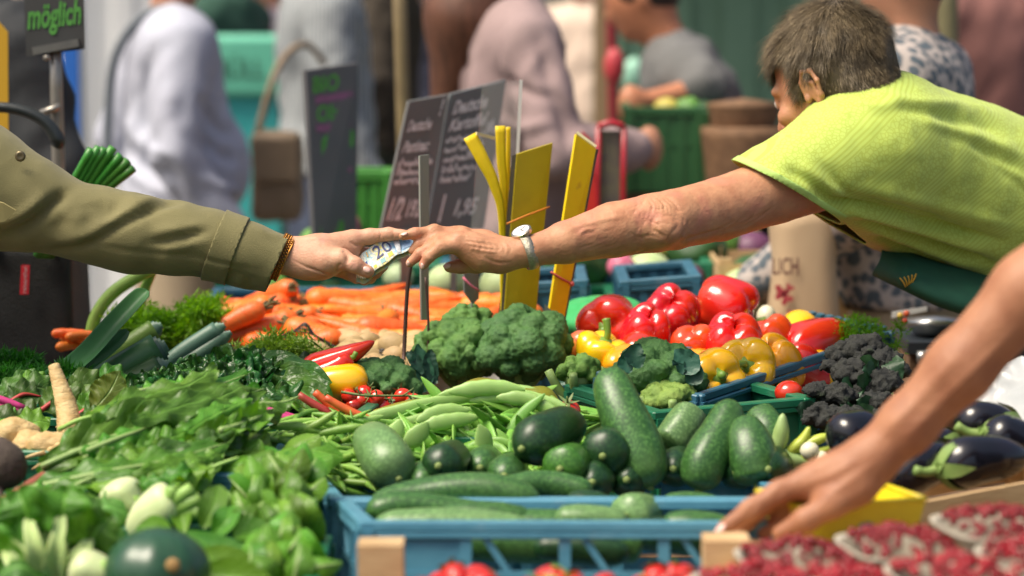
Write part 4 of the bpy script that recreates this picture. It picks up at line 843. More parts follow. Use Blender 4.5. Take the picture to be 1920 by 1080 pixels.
# ---------------- the crowd behind
def stander(loc, yaw, top, bottom, label, hgt=1.72, skin=SK_D, hair=(.03, .02, .015), lean=0.0, armL=None, armR=None, long_hair=False, sleeve=.97, wide=1.0, res=.015, belly=0.0, wr=.02, folds=()):
    s = hgt / 1.72; cy, sy = math.cos(yaw), math.sin(yaw); Rz = np.array([[cy, -sy, 0], [sy, cy, 0], [0, 0, 1]]); cl, sl = math.cos(lean), math.sin(lean); loc = np.array([loc[0], loc[1], 0.0])
    def W(x, y, z, up=True):
        p = V(x * wide, y, z)
        if up and z > .92: q = p - V(0, 0, .92); p = V(q[0], q[1] * cl + q[2] * sl, q[2] * cl - q[1] * sl) + V(0, 0, .92)
        return loc + Rz @ (p * s)
    armL = armL or ((-.25, -.02, 1.14), (-.27, .08, .90)); armR = armR or ((.25, -.02, 1.14), (.27, .08, .90))
    Rl = Rz @ np.array([[1, 0, 0], [0, cl, sl], [0, -sl, cl]])
    root = empty("person", loc, label, "person")
    def torso(g):
        d = Sdf().add(s_ell(W(0, 0, 1.30), (.175 * wide * s + g, .115 * s + g, .20 * s + g), Rl)).add(s_ell(W(0, .02 + belly * .5, 1.08), (.155 * wide * s + g, (.115 + belly) * s + g, .16 * s + g), Rl), .08).add(s_ell(W(0, -.01, .95), (.17 * wide * s + g, .125 * s + g, .12 * s + g), Rl), .06)
        d.add(s_cone(W(-.14, -.01, 1.40), W(.14, -.01, 1.40), .065 + g, .065 + g), .06); return d
    def arms(d, g, cutf):
        for sg, (e, h) in ((-1, armL), (1, armR)):
            sh = W(sg * .175, -.01, 1.40); el = W(*e) if len(e) == 3 else np.array(e[:3]); ha = W(*h) if len(h) == 3 else np.array(h[:3])
            if cutf >= 1: d.chain([sh, el, ha], [.046, .034, .026], .015); d.add(s_ell(ha + (ha - el) * .2, (.034, .034, .055)), .03)
            elif cutf > .5: d.chain([sh, el, el + (ha - el) * (cutf - .02)], [.064 + g, .053 + g, .042 + g], .012, first=.03)
            else: d.add(s_cone(sh, sh + (el - sh) * cutf * 2, .064 + g, .058 + g), .04)
        return d
    b = arms(torso(-.035), 0, 1)
    b.chain([W(0, -.01, 1.45), W(0, .01, 1.55)], [.06, .055], .03).add(s_ell(W(0, .02, 1.635), (.075, .094, .112), Rl), .03).add(s_ell(W(0, .112, 1.615), (.013, .02, .022), Rl), .012).add(s_cone(W(0, .06, 1.565), W(0, .08, 1.56), .04, .028), .03)
    for sg in (-1, 1): b.add(s_ell(W(sg * .078, .01, 1.63), (.01, .02, .03), Rl), .006).sub(s_ell(W(sg * .032, .112, 1.645), (.013, .012, .009), Rl), .006)
    for sg in (-1, 1): b.chain([W(sg * .09, 0, .9, False), W(sg * .10, .0, .5, False), W(sg * .11, -.02, .09, False)], [.085, .06, .04], .03); b.add(s_cone(W(sg * .11, -.02, .05, False), W(sg * .12, .13, .035, False), .04, .035), .02)
    ext = max(.55, abs(lean) + .6); lo = loc - V(.75, .75, .1); hi = loc + V(.75, .75, 1.95 * s)
    body = mk("body", surf(b, lo, hi, res), skin, root)
    t = arms(torso(.012), .008, sleeve); vt = surf(t, lo, hi, res); n = normals_of(*vt); q_ = vt[0] @ np.array([[1, 0, .5], [0, 1, .3], [-.5, .2, 1]]); vt = (vt[0] + n * (((fbm(q_ * V(1, 1, .7), 9, 5) - .5) * 1.6 + .6 - 2.4 * np.abs(fbm(q_ * V(1, 1, .5), 11, 15, 2) - .5)) * wr)[:, None], vt[1])
    vt = creases(*vt, folds, CAMF) if folds else vt
    vt = cut(vt, W(0, 0, .93), Rl @ V(0, 0, -1)) ; tp = mk("top", vt, top, root); mod_solid(tp, .004, -1)
    l = Sdf().add(s_ell(W(0, -.01, .94, False), (.175 * wide * s, .13 * s, .12 * s), Rz))
    for sg in (-1, 1): l.chain([W(sg * .09, 0, .88, False), W(sg * .10, .0, .5, False), W(sg * .11, -.02, .08, False)], [.10, .078, .066], .03)
    mk("trousers", surf(l, lo, hi, res * 1.3), bottom, root)
    sh = Sdf()
    for sg in (-1, 1): sh.add(s_cone(W(sg * .11, -.04, .045, False), W(sg * .12, .14, .035, False), .05, .042), .005)
    mk("shoes", surf(sh, loc - V(.4, .4, .08), loc + V(.4, .4, .2), .012), mat("shoe_dark", (.03, .025, .02), rough=.5), root)
    hs = Sdf().add(s_ell(W(0, .0, 1.66), (.085, .105, .105), Rl)); hm = mat("hair_%02d%02d%02d" % tuple(int(100 * c) for c in hair), hair, tuple(c * 1.8 for c in hair), sc=60, rough=.55, stretch=(1, 1, .15))
    if long_hair: hs.chain([W(.0, -.06, 1.64), W(0, -.10, 1.45), W(-.02, -.13, 1.25)], [.09, .10, .05], .05)
    hs.sub(s_cone(W(0, .115, 1.56), W(0, .125, 1.66), .085, .07), .01)
    mk("hair", surf(hs, lo, hi, .012), hm, body)
    return root, W
# ================================================================== produce
M_CAR = mat("carrot_skin", (.84, .165, .012), (.80, .21, .03), sc=26, rough=.42, bump=.35, bsc=70, vary=.10, hue=.012, sss=.12, c3=(.70, .30, .10), sc3=30, thr3=(.60, .8), stretch=(4, 1, 1))
M_CTOP = mat("carrot_crown", (.20, .17, .05), (.10, .08, .03), sc=90, rough=.7)
def place(o, loc, R3, sc=1.0):
    o.matrix_world = Matrix(m4(np.asarray(R3) * sc, loc).tolist()); return o
def rot(yaw=0, pitch=0, roll=0):
    """x axis turned by yaw about z, lifted by pitch; roll about itself"""
    return np.array((Matrix.Rotation(yaw, 3, 'Z') @ Matrix.Rotation(-pitch, 3, 'Y') @ Matrix.Rotation(roll, 3, 'X')))
def proto(name, vf, m): return mesh_of(name, vf[0], vf[1], m)
def inst(name, me, loc, R3, sc=1.0, label=None, cat=None, group=None, parent=None):
    o = bpy.data.objects.new(name, me); COL.objects.link(o)
    if parent is not None: o.parent = parent
    place(o, loc, R3, sc); return prop(o, label, cat, group)
def build_carrots():
    ms, cs = [], []
    for k in range(6):
        rg = np.random.default_rng(k); L = rg.uniform(.16, .21); r0 = rg.uniform(.017, .022); n = 22; t = np.linspace(0, 1, n)
        r = r0 * (1 - .55 * t - .12 * t ** 3) * np.clip(1 - (t / .97) ** 14, .06, 1) * (1 + .04 * np.sin(t * 40 + k) + rg.normal(0, .015, n)); r[0] *= .45; r[1] *= .86
        x = L * (t - .5); v, f = tube(np.stack([x, .006 * np.sin(t * 3 + k), .004 * np.sin(t * 5 + k)], 1), r, 14, n); ms.append(proto("carrot", (v, f), M_CAR))
        tv = [ico((-L / 2 - .001, .006 * math.sin(k), 0), (.004, r0 * .42, r0 * .42), 1)]
        for q in range(5): a = q * 1.26; tv.append(tube([(-L / 2, math.cos(a) * .004, math.sin(a) * .004), (-L / 2 - rg.uniform(.006, .014), math.cos(a) * .007, math.sin(a) * .007)], [.0024, .0018], 5, 3))
        cs.append(proto("crown_stub", join(*tv), M_CTOP))
    rg = np.random.default_rng(21); n = 0
    spots = []
    for row, (py, x0, x1, st) in enumerate(((552, 470, 950, 62), (560, 440, 960, 58), (570, 425, 950, 60), (582, 412, 940, 60), (596, 385, 930, 56), (610, 378, 900, 58), (624, 400, 880, 62), (602, 470, 830, 90), (566, 600, 900, 80))):
        x = x0 + (row % 2) * 26
        while x < x1:
            spots.append((x + rg.uniform(-14, 14), py + rg.uniform(-5, 5), row)); x += st * rg.uniform(.8, 1.2)
    for (px, py, row) in spots:
        edge = 1 if px < 520 else 0
        if px < 450 and py < 572: continue
        p = G(px, py, .0) + V(0, 0, .008 * math.sin(px * .02) - .016); k = int(rg.integers(6))
        yaw = rg.normal(0, .32) + (math.pi if rg.random() < (.75 if edge else .4) else 0)
        if rg.random() < .15: yaw += 1.1
        R3 = rot(yaw, rg.normal(0, .14) - (.2 if edge else 0), rg.uniform(0, 6)); s_ = rg.uniform(.98, 1.22)
        o = inst("carrot", ms[k], p, R3, s_, "orange carrot lying in the heap behind the broccoli", "carrot", "carrots heaped behind the broccoli"); c = bpy.data.objects.new("crown_stub", cs[k]); COL.objects.link(c); c.parent = o
    for (px, py, yaw) in ((150, 626, .1), (158, 638, -.4), (140, 648, .9), (166, 630, .5)):
        inst("carrot", ms[n % 6], P(px, py, 4.85), rot(yaw, 0, n), .5, "orange carrot half hidden behind the upright leek leaf", "carrot", "carrots beside the black bag"); n += 1
    inst("carrot", ms[2], P(18, 697, 4.52), rot(2.2, .3, 0), 1.0, "single orange carrot end at the foot of the black bag", "carrot")
    for px, py in ((240, 748), (163, 753)): inst("carrot", ms[3], P(px, py, 4.3), rot(1.4, 0, 0), .6, "small carrot tip among the beet leaves", "carrot", "carrot tips among the beet leaves")
build_carrots()

# ---------------- broccoli
def floret(c, lobes, seed, m, stemdir=(0, 0, -1), h=.0029, bump=(.0042, 150, .0022, 300), name="broccoli", label=None, cat="broccoli", stem=True, group=None, parent=None):
    s = Sdf()
    for i, (dx, dy, dz, r) in enumerate(lobes): s.add(s_ell(np.asarray(c) + V(dx, dy, dz), (r, r, r * .92)), .0035)
    ar = np.array([[a, b, d, r] for a, b, d, r in lobes]); lo = c + (ar[:, :3] - ar[:, 3:]).min(0) - .012; hi = c + (ar[:, :3] + ar[:, 3:]).max(0) + .012
    v, f = surf(s, lo, hi, h); n = normals_of(v, f); d = bump[0] * (.5 - worley(v, bump[1], seed)) + bump[2] * (.5 - worley(v, bump[3], seed + 5)) + .010 * (fbm(v, 32, seed) - .5)
    o = mk(name, (v + n * d[:, None], f), m, parent, label, cat if parent is None else None, group)
    if stem:
        sd = nrm(stemdir); c = np.asarray(c); mk("stalk", tube([c + sd * .005, c + sd * .05, c + sd * .10], [.024, .018, .018], 10, 8), mat("broccoli_stalk", (.20, .32, .08), (.26, .38, .12), sc=30, rough=.5), o)
        for k in range(5):
            a = k * 1.26 + seed; mk("branch", tube([c + sd * .06, c + sd * .03 + V(math.cos(a), math.sin(a), 0) * .03, c + sd * -.005 + V(math.cos(a), math.sin(a), 0) * .05], [.010, .008, .007], 7, 6), MATS["broccoli_stalk"], o)
    return o
def dome(R, seed, n=16, sq=.8, r=(.026, .036)):
    rg = np.random.default_rng(seed); L = [(0, 0, 0, R * .62)]; n = int(n * 1.9); r = (r[0] * .62, r[1] * .86)
    for k in range(n):
        t = (k + .5) / n; ph = k * 2.39996 + seed + rg.normal(0, .12); z = 1 - t * 1.25; q = math.sqrt(max(0, 1 - z * z)); rr = rg.uniform(*r) * R / .085
        e = (R - rr * .7) * rg.uniform(.88, 1.10); L.append((q * math.cos(ph) * e, q * math.sin(ph) * e, z * e * sq, rr))
    return L
def build_broccoli():
    m1 = mat("broccoli_green", (.060, .165, .028), (.110, .240, .042), sc=40, rough=.65, bump=.5, bsc=500, c3=(.11, .24, .06), sc3=16, thr3=(.5, .68))
    m2 = mat("broccoli_dark", (.036, .118, .024), (.066, .170, .036), sc=40, rough=.65, bump=.5, bsc=500, c3=(.07, .17, .05), sc3=16, thr3=(.55, .7))
    m3 = mat("broccoli_yellow", (.13, .24, .035), (.22, .33, .06), sc=40, rough=.65, bump=.5, bsc=500)
    floret(P(862, 668, 4.66), dome(.076, 1, 18), 1, m1, label="large light green broccoli head before the carrots", stemdir=(.1, -.2, -1))
    floret(P(978, 668, 4.64), dome(.086, 2, 20, sq=.92), 2, m2, label="largest dark green broccoli head in the middle of the stall", stemdir=(0, -.3, -1))
    floret(P(878, 612, 4.78), dome(.044, 3, 9, r=(.03, .042)), 3, m1, label="small broccoli head peeping up before the carrots")
    floret(P(712, 728, 4.42), dome(.066, 4, 14, sq=.62), 4, m2, label="low broccoli head just above the cherry tomatoes")
    floret(P(1232, 712, 4.42), dome(.074, 5, 16, sq=.8), 5, m2, label="broccoli head with dark leaves before the red peppers", stemdir=(.1, -.5, -1))
    floret(P(1255, 748, 4.34), dome(.045, 6, 12, sq=.5), 6, m3, label="yellowish green broccoli floret on the green crate rim")
    floret(P(1086, 700, 4.5), dome(.034, 7, 9, r=(.03, .04)), 7, mat("broccoli_lime", (.085, .20, .030), (.14, .27, .04), sc=40, rough=.65, bump=.5, bsc=500), label="lime green broccoli floret between two darker heads")
    # purple sprouting broccoli
    mp = mat("purple_broccoli", (.015, .016, .015), (.028, .030, .025), sc=60, rough=.85, bump=.6, bsc=400, c3=(.035, .055, .022), sc3=25, thr3=(.55, .7)); lm = leafmat("sprout_leaf", (.018, .06, .025), (.03, .09, .035), sc=30, tl=.15)
    root = empty("sprouting_broccoli", P(1600, 800, 4.25), "bunch of dark purple sprouting broccoli leaning on the blue crate", "broccoli"); rg = np.random.default_rng(5); st = mat("sprout_stem", (.06, .13, .04), (.09, .17, .05), sc=40, rough=.5)
    for k, (px, py, d, r) in enumerate(((1618, 662, 4.42, .034), (1580, 668, 4.42, .026), (1650, 682, 4.40, .030), (1600, 705, 4.36, .030), (1655, 725, 4.34, .030), (1560, 690, 4.40, .018), (1640, 762, 4.30, .026), (1570, 745, 4.30, .026), (1540, 785, 4.26, .026), (1590, 790, 4.25, .028), (1655, 790, 4.26, .024), (1530, 735, 4.3, .018), (1620, 738, 4.34, .024), (1678, 700, 4.40, .02))):
        floret(P(px, py, d), dome(r * 1.10, 20 + k, 11, r=(.028, .042)), 20 + k, mp, stem=False, h=.0032, bump=(.007, 170, .003, 330), name="floret", parent=root)
        mk("stem", tube([P(px, py, d + .01), P(px * .6 + 1600 * .4, py + 45, d), P(1600 + (px - 1600) * .3, py + 90, d)], [.006, .006, .007], 6, 8), st, root)
    for k in range(16):
        px, py = rg.uniform(1530, 1680), rg.uniform(670, 805); a = rg.uniform(-.8, .8); b0 = P(px, py, 4.29 + (800 - py) * .0007); tip = b0 + V(math.sin(a) * .06, -.03, .035 * rg.uniform(-1, 1.2)); mk("leaf", blade([b0, (b0 + tip) / 2 + V(0, -.01, .01), tip], [.003, .018, .013, .002], (0, -1, .5), ruf=.004, seed=k, nu=10, nv=6), lm, root)
    # leaves of the heads
    dl = leafmat("broccoli_leaf", (.022, .085, .055), (.035, .12, .075), sc=20, tl=.15)
    for pts, w, host in (([(800, 735), (790, 690), (782, 645)], .018, "large light green broccoli head before the carrots"), ([(815, 720), (806, 680), (808, 655)], .012, "large light green broccoli head before the carrots"), ([(795, 700), (775, 672), (762, 660)], .010, "large light green broccoli head before the carrots"), ([(1200, 690), (1190, 665), (1200, 645)], .016, "broccoli head with dark leaves before the red peppers"), ([(1275, 700), (1285, 680), (1265, 655)], .022, "broccoli head with dark leaves before the red peppers"), ([(1290, 720), (1300, 700), (1285, 665)], .016, "broccoli head with dark leaves before the red peppers"), ([(1180, 700), (1172, 680), (1180, 655)], .012, "broccoli head with dark leaves before the red peppers"), ([(1040, 720), (1060, 700), (1065, 680)], .016, "largest dark green broccoli head in the middle of the stall"), ([(1120, 770), (1110, 740), (1075, 725)], .022, "largest dark green broccoli head in the middle of the stall")):
        h = [o for o in COL.objects if o.get("label") == host][0]; D = h.location[1] - .085
        q = [P(x, y, D - .01 + .005 * i) for i, (x, y) in enumerate(pts)]; mk("leaf", blade(q, [.005, w, w * .85, .004], (.1, -1, .3), cup=.35, ruf=.005, seed=int(pts[0][0]), nu=12, nv=8), dl, h)
build_broccoli()

# ---------------- peppers
def pepper_mesh(seed, lobes=4, L=.10, W=.045, deep=.16):
    rg = np.random.default_rng(seed); nt, na = 30, 44; t = np.linspace(0, 1, nt); th = np.linspace(0, 2 * math.pi, na, endpoint=False); ph = rg.uniform(0, 6, 3); lb = rg.uniform(.85, 1.15, lobes); vs = []
    u = .5 - .5 * np.cos(t * math.pi)
    for i in range(nt):
        q = u[i]; env = (max(0.0, 1 - abs(2 * q - 1) ** 3.2)) ** .5 * (1.0 - .22 * q)          # stem end broad
        z = L * (.5 - q); k = np.zeros(na)
        lobe = np.abs(np.cos(lobes / 2 * (th + .15 * math.sin(3 * q + ph[0])) + ph[1])); ampl = deep * (.45 + .75 * abs(2 * q - 1) ** 1.2)
        r = W * env * (1 - ampl + ampl * lobe ** .55 * 1.15) * (1 + .05 * np.sin(th + ph[2]) + .03 * np.sin(2 * th + 4 * q + ph[0]))
        dz = -.25 * W * np.exp(-(r / (W * .42)) ** 2) if q < .4 else .22 * W * np.exp(-(r / (W * .35)) ** 2) * (1) if q > .6 else 0 * r
        bul = .10 * W * (lobe - .5) * (1 if q < .3 else -1 if q > .7 else 0)
        vs.append(np.stack([r * np.cos(th), r * np.sin(th), z + dz + bul + .006 * np.cos(th + ph[1]) * q], 1))
    vs = np.vstack(vs); fs = [(i * na + j, (i + 1) * na + j, (i + 1) * na + (j + 1) % na, i * na + (j + 1) % na) for i in range(nt - 1) for j in range(na)]
    fs += [tuple(range(na)), tuple(range(nt * na - 1, (nt - 1) * na - 1, -1))]; return vs, fs
def stem_mesh(seed, W, L):
    rg = np.random.default_rng(seed + 50); z = L * .5 - .25 * W; a = rg.uniform(0, 6)
    st = tube([(0, 0, z - .004), (0, 0, z + .012), (.006 * math.cos(a), .006 * math.sin(a), z + .024), (.014 * math.cos(a), .014 * math.sin(a), z + .034)], [.0062, .0055, .0060, .0072], 9, 12)
    cal = tube([(0, 0, z - .002), (0, 0, z + .002), (0, 0, z + .006)], [.017, .014, .006], 15, 5, prof=lambda th, t: 1 + .18 * np.cos(5 * th) * (1 - t)); return join(st, cal)
def build_peppers():
    red = mat("pepper_red", (.62, .012, .010), (.70, .035, .012), sc=9, rough=.16, coat=.5, spec=.55, hue=.008, vary=.08, sss=.08, c3=(.72, .08, .015), sc3=7, thr3=(.55, .8)); yel = mat("pepper_yellow", (.93, .50, .006), (.93, .58, .012), sc=9, rough=.18, coat=.5, hue=.008, vary=.05, sss=.1); ora = mat("pepper_orange", (.92, .34, .008), (.92, .42, .012), sc=9, rough=.2, coat=.4, sss=.1); grn = mat("pepper_stem", (.13, .26, .03), (.20, .34, .05), sc=60, rough=.4)
    def pep(px, py, D, W, L, axis, m, label, seed, lobes=4, stem=True, roll=0.0, deep=.16):
        if m is not yel or W > .0365: W, L = W * 1.17, L * 1.15
        z = nrm(axis); R3 = frame(z, (0, 1, .3)); R3 = R3 @ np.array(Matrix.Rotation(roll, 3, 'Z'))
        me = mesh_of("bell_pepper", *pepper_mesh(seed, lobes, L, W, deep), m); o = inst("bell_pepper", me, P(px, py, D), R3, 1, label, "pepper")
        if stem: c = bpy.data.objects.new("stem", mesh_of("stem", *stem_mesh(seed, W, L), grn)); COL.objects.link(c); c.parent = o
        return o
    pep(1147, 612, 4.78, .050, .088, (-.35, -.85, -.05), red, "red pepper with its green stem facing out, beside the green bag", 1, 4)
    pep(1252, 602, 4.82, .052, .105, (-.15, .5, -.85), red, "tall deeply grooved red pepper in the middle of the heap", 2, 4, roll=.5, deep=.22)
    pep(1207, 626, 4.72, .041, .085, (-.25, .35, -.9), red, "red pepper with a pinkish shine leaning on the tall one", 3, 3, deep=.2)
    pep(1356, 578, 4.88, .053, .098, (.86, -.3, -.38), red, "topmost red pepper lying with its stem to the paper bag", 4, 4, roll=1.0)
    pep(1302, 651, 4.68, .040, .078, (.2, .6, -.7), red, "small red pepper wedged between two bigger red peppers", 5, 3)
    pep(1380, 652, 4.66, .051, .100, (.08, .35, -.95), red, "upright orange red pepper above the slanting crate rail", 6, 4, roll=.3)
    pep(1447, 642, 4.76, .040, .085, (.3, .3, -.9), red, "red pepper half hidden by the upright one", 7, 3)
    pep(1527, 648, 4.76, .044, .122, (-.80, -.45, -.28), red, "long red pepper lying along the slanting crate rail", 8, 3, roll=.9, deep=.2)
    pep(1506, 697, 4.68, .038, .09, (.5, .4, -.6), red, "red pepper seen below the slanting crate rail", 9, 3, stem=False)
    pep(1127, 664, 4.62, .040, .062, (.28, -.25, .92), yel, "yellow pepper with an upright green stem", 11, 4)
    pep(1334, 710, 4.46, .045, .080, (.35, -.9, .2), yel, "yellow pepper with its stem out, left end of the crate", 12, 4)
    pep(1402, 694, 4.535, .048, .080, (-.2, -.9, .35), yel, "yellow pepper resting on the slanting crate rail", 13, 4)
    pep(1452, 682, 4.61, .042, .085, (.3, .5, -.8), ora, "orange yellow pepper behind the slanting rail", 14, 4)
    pep(1497, 632, 4.84, .040, .08, (.2, .8, .3), yel, "yellow pepper hidden behind the long red pepper", 15, 3)
    pep(1396, 738, 4.52, .038, .07, (.1, .9, .3), yel, "yellow pepper below the slanting crate rail", 16, 4, stem=False)
    pep(1532, 708, 4.70, .040, .07, (.6, .4, .3), yel, "yellow pepper beside the purple broccoli", 17, 4, stem=False)
    pep(1305, 694, 4.60, .036, .07, (.2, .9, -.2), ora, "orange pepper between broccoli and yellow peppers", 18, 4, stem=False)
    pep(1454, 726, 4.58, .037, .07, (-.2, .9, .2), ora, "orange pepper low in the slanting crate", 19, 4, stem=False)
    pep(1200, 668, 4.66, .036, .07, (.1, .9, .1), red, "red pepper just behind the dark broccoli leaves", 20, 4, stem=False)
    pep(1170, 690, 4.58, .034, .06, (.1, .9, .1), ora, "orange pepper low between yellow pepper and broccoli", 22, 4, stem=False)
    pep(632, 722, 4.37, .036, .105, (.95, .1, .1), yel, "long yellow pepper lying under the red pointed peppers", 21, 3, deep=.08)
    for k, (pts, lab) in enumerate((([(556, 698), (600, 682), (655, 664), (702, 640)], "upper red pointed pepper beside the curly chard"), ([(566, 712), (605, 698), (640, 682), (658, 668)], "glossy red pointed pepper in front of its twin"), ([(560, 722), (600, 716), (645, 706)], "pinkish red pointed pepper lying lowest"))):
        D = 4.40 - .02 * k; m = red if k < 2 else mat("pepper_pink", (.66, .10, .09), rough=.25, coat=.3); r = [.009, .0185, .019, .014, .005] if k == 0 else [.012, .0195, .019, .017, .012]
        o = mk("pointed_pepper", capsule([P(x, y, D) for x, y in pts], r, 14, 24, e=.1, prof=lambda th, t: 1 + .06 * np.cos(3 * th + t * 4) + .03 * np.sin(t * 22)), m, None, lab, "pepper")
        if k == 1: mk("stem", tube([P(652, 672, D), P(662, 670, D), P(668, 660, D)], [.006, .004, .004], 7, 6), grn, o)
    # round fruit by the boards
    fr = mat("mango_skin", (.80, .26, .02), (.62, .30, .04), sc=10, rough=.35, c3=(.40, .32, .05), sc3=8, thr3=(.5, .7))
    o = mk("mango", ico(P(1052, 660, 4.70), (.034, .030, .026), 3), fr, None, "orange mango at the foot of the yellow price board", "mango")
    mk("tomato", ico(P(1090, 640, 4.72), (.022, .022, .019), 3), mat("tomato_pale", (.72, .17, .08), rough=.3, coat=.3), None, "pale tomato beside the mango and green bag", "tomato")
build_peppers()

# ---------------- tomatoes
def build_tomatoes():
    tm = mat("tomato_red", (.60, .018, .012), (.66, .05, .015), sc=20, rough=.14, coat=.6, vary=.08, sss=.08); gs = mat("tomato_vine", (.10, .16, .04), (.16, .20, .06), sc=80, rough=.6)
    me = proto("cherry_tomato", ico((0, 0, 0), (.0138, .0138, .0128), 3), tm); cal = []
    for k in range(5): a = k * 1.2566; cal.append(blade([(0, 0, .0128), (math.cos(a) * .008, math.sin(a) * .008, .0145), (math.cos(a) * .014, math.sin(a) * .014, .0165)], [.0018, .0016, .0003], (0, 0, 1), nu=5, nv=2))
    cal.append(tube([(0, 0, .012), (0, 0, .021)], [.0014, .0011], 5, 3)); mc = proto("calyx", join(*cal), gs)
    rg = np.random.default_rng(2)
    for (px, py) in ((705, 747), (755, 744), (676, 752), (693, 768), (655, 744), (735, 757), (662, 762), (718, 765), (684, 738), (775, 752)):
        o = inst("cherry_tomato", me, P(px, py, 4.335 + rg.uniform(-.012, .012)), rot(rg.uniform(0, 6), rg.uniform(-.9, .9), rg.uniform(-1.2, .6)), rg.uniform(.9, 1.1), "red cherry tomato on the vine beside the beans", "tomato", "cherry tomatoes on the vine"); c = bpy.data.objects.new("calyx", mc); COL.objects.link(c); c.parent = o
    mk("tomato_vine", join(tube([P(640, 735, 4.31), P(680, 741, 4.30), P(720, 742, 4.305), P(790, 742, 4.32)], [.0022, .0020, .0018, .0014], 6, 16), tube([P(706, 742, 4.305), P(706, 735, 4.30), P(703, 731, 4.3)], .0013, 5, 5), tube([P(676, 741, 4.3), P(668, 726, 4.3)], .0013, 5, 4), tube([P(755, 742, 4.31), P(776, 728, 4.31)], .0012, 5, 4)), gs, None, "thin green tomato vine lying over the cherry tomatoes", "vine")
    o = inst("cherry_tomato", me, P(1066, 772, 4.17), rot(1, .5, .2), 1.35, "single red tomato behind the dark round courgettes", "tomato")
    c = bpy.data.objects.new("calyx", mc); COL.objects.link(c); c.parent = o
    inst("tomato", mesh_of("tomato", *ico((0, 0, 0), (.0225, .0225, .019), 3), tm), P(1479, 736, 4.36), rot(0), 1, "red tomato on the green crate below the yellow peppers", "tomato")
build_tomatoes()

# ---------------- potatoes in wire baskets
def build_potatoes():
    pm = mat("potato_skin", (.50, .37, .17), (.43, .30, .13), sc=24, rough=.6, bump=.3, bsc=120, vary=.12, hue=.01); ms = []
    for k in range(4):
        v, f = ico((0, 0, 0), (.026, .019, .017), 3); v = v * (1 + .16 * (fbm(v, 40, k) - .5))[:, None]; ms.append(proto("potato", (v, f), pm))
    rg = np.random.default_rng(4)
    for k in range(64):
        px, py = rg.uniform(510, 800), rg.uniform(628, 694)
        if px < 650 and py > 660: continue
        inst("potato", ms[k % 4], G(px, py, -.005) + V(0, 0, rg.uniform(-.012, .004)), rot(rg.uniform(0, 6), rg.uniform(-.4, .4), rg.uniform(0, 6)), rg.uniform(.75, 1.2), "small pale yellow potato between carrots and broccoli", "potato", "pale potatoes before the carrots")
    wm = mat("wire_dark", (.06, .055, .05), rough=.4, metal=.6)
    for k, (x0, x1, y0) in enumerate(((500, 640, 640), (640, 790, 690))):
        w = []
        for q in range(9):
            t = q / 8; D = 4.80 - .12 * k + .02 * q; a = P(x0 + 6 * q, y0 + 6, D); b = P(x1 - 4 * q, y0 + 18, D - .03); mid = (a + b) / 2 + V(0, -.01, .028 + .016 * math.sin(t * 3.1))
            w.append(tube([a, a * .7 + b * .3 + V(0, 0, .024), mid, a * .3 + b * .7 + V(0, 0, .02), b], .0017, 5, 18))
        w.append(tube([P(x0, y0 + 6, 4.78 - .12 * k), P((x0 + x1) / 2, y0 + 26, 4.74 - .12 * k), P(x1, y0 + 14, 4.80 - .12 * k)], .0026, 6, 14))
        mk("wire_basket", join(*w), wm, None, ("dark wire basket lying over the potatoes by the dill", "dark wire basket lying over the potatoes by the broccoli")[k], "basket")
    for k in range(12):
        mk("stalk_end", tube([P(rg.uniform(470, 560), rg.uniform(630, 665), 4.66), P(rg.uniform(500, 600), rg.uniform(650, 672), 4.6)], [.004, .003], 6, 4), mat("stalk_pale", (.42, .46, .12), (.34, .40, .10), sc=40, rough=.6, vary=.2), None, "pale cut stalk strewn between potatoes and chard", "stalk", "pale stalks before the potatoes")
build_potatoes()

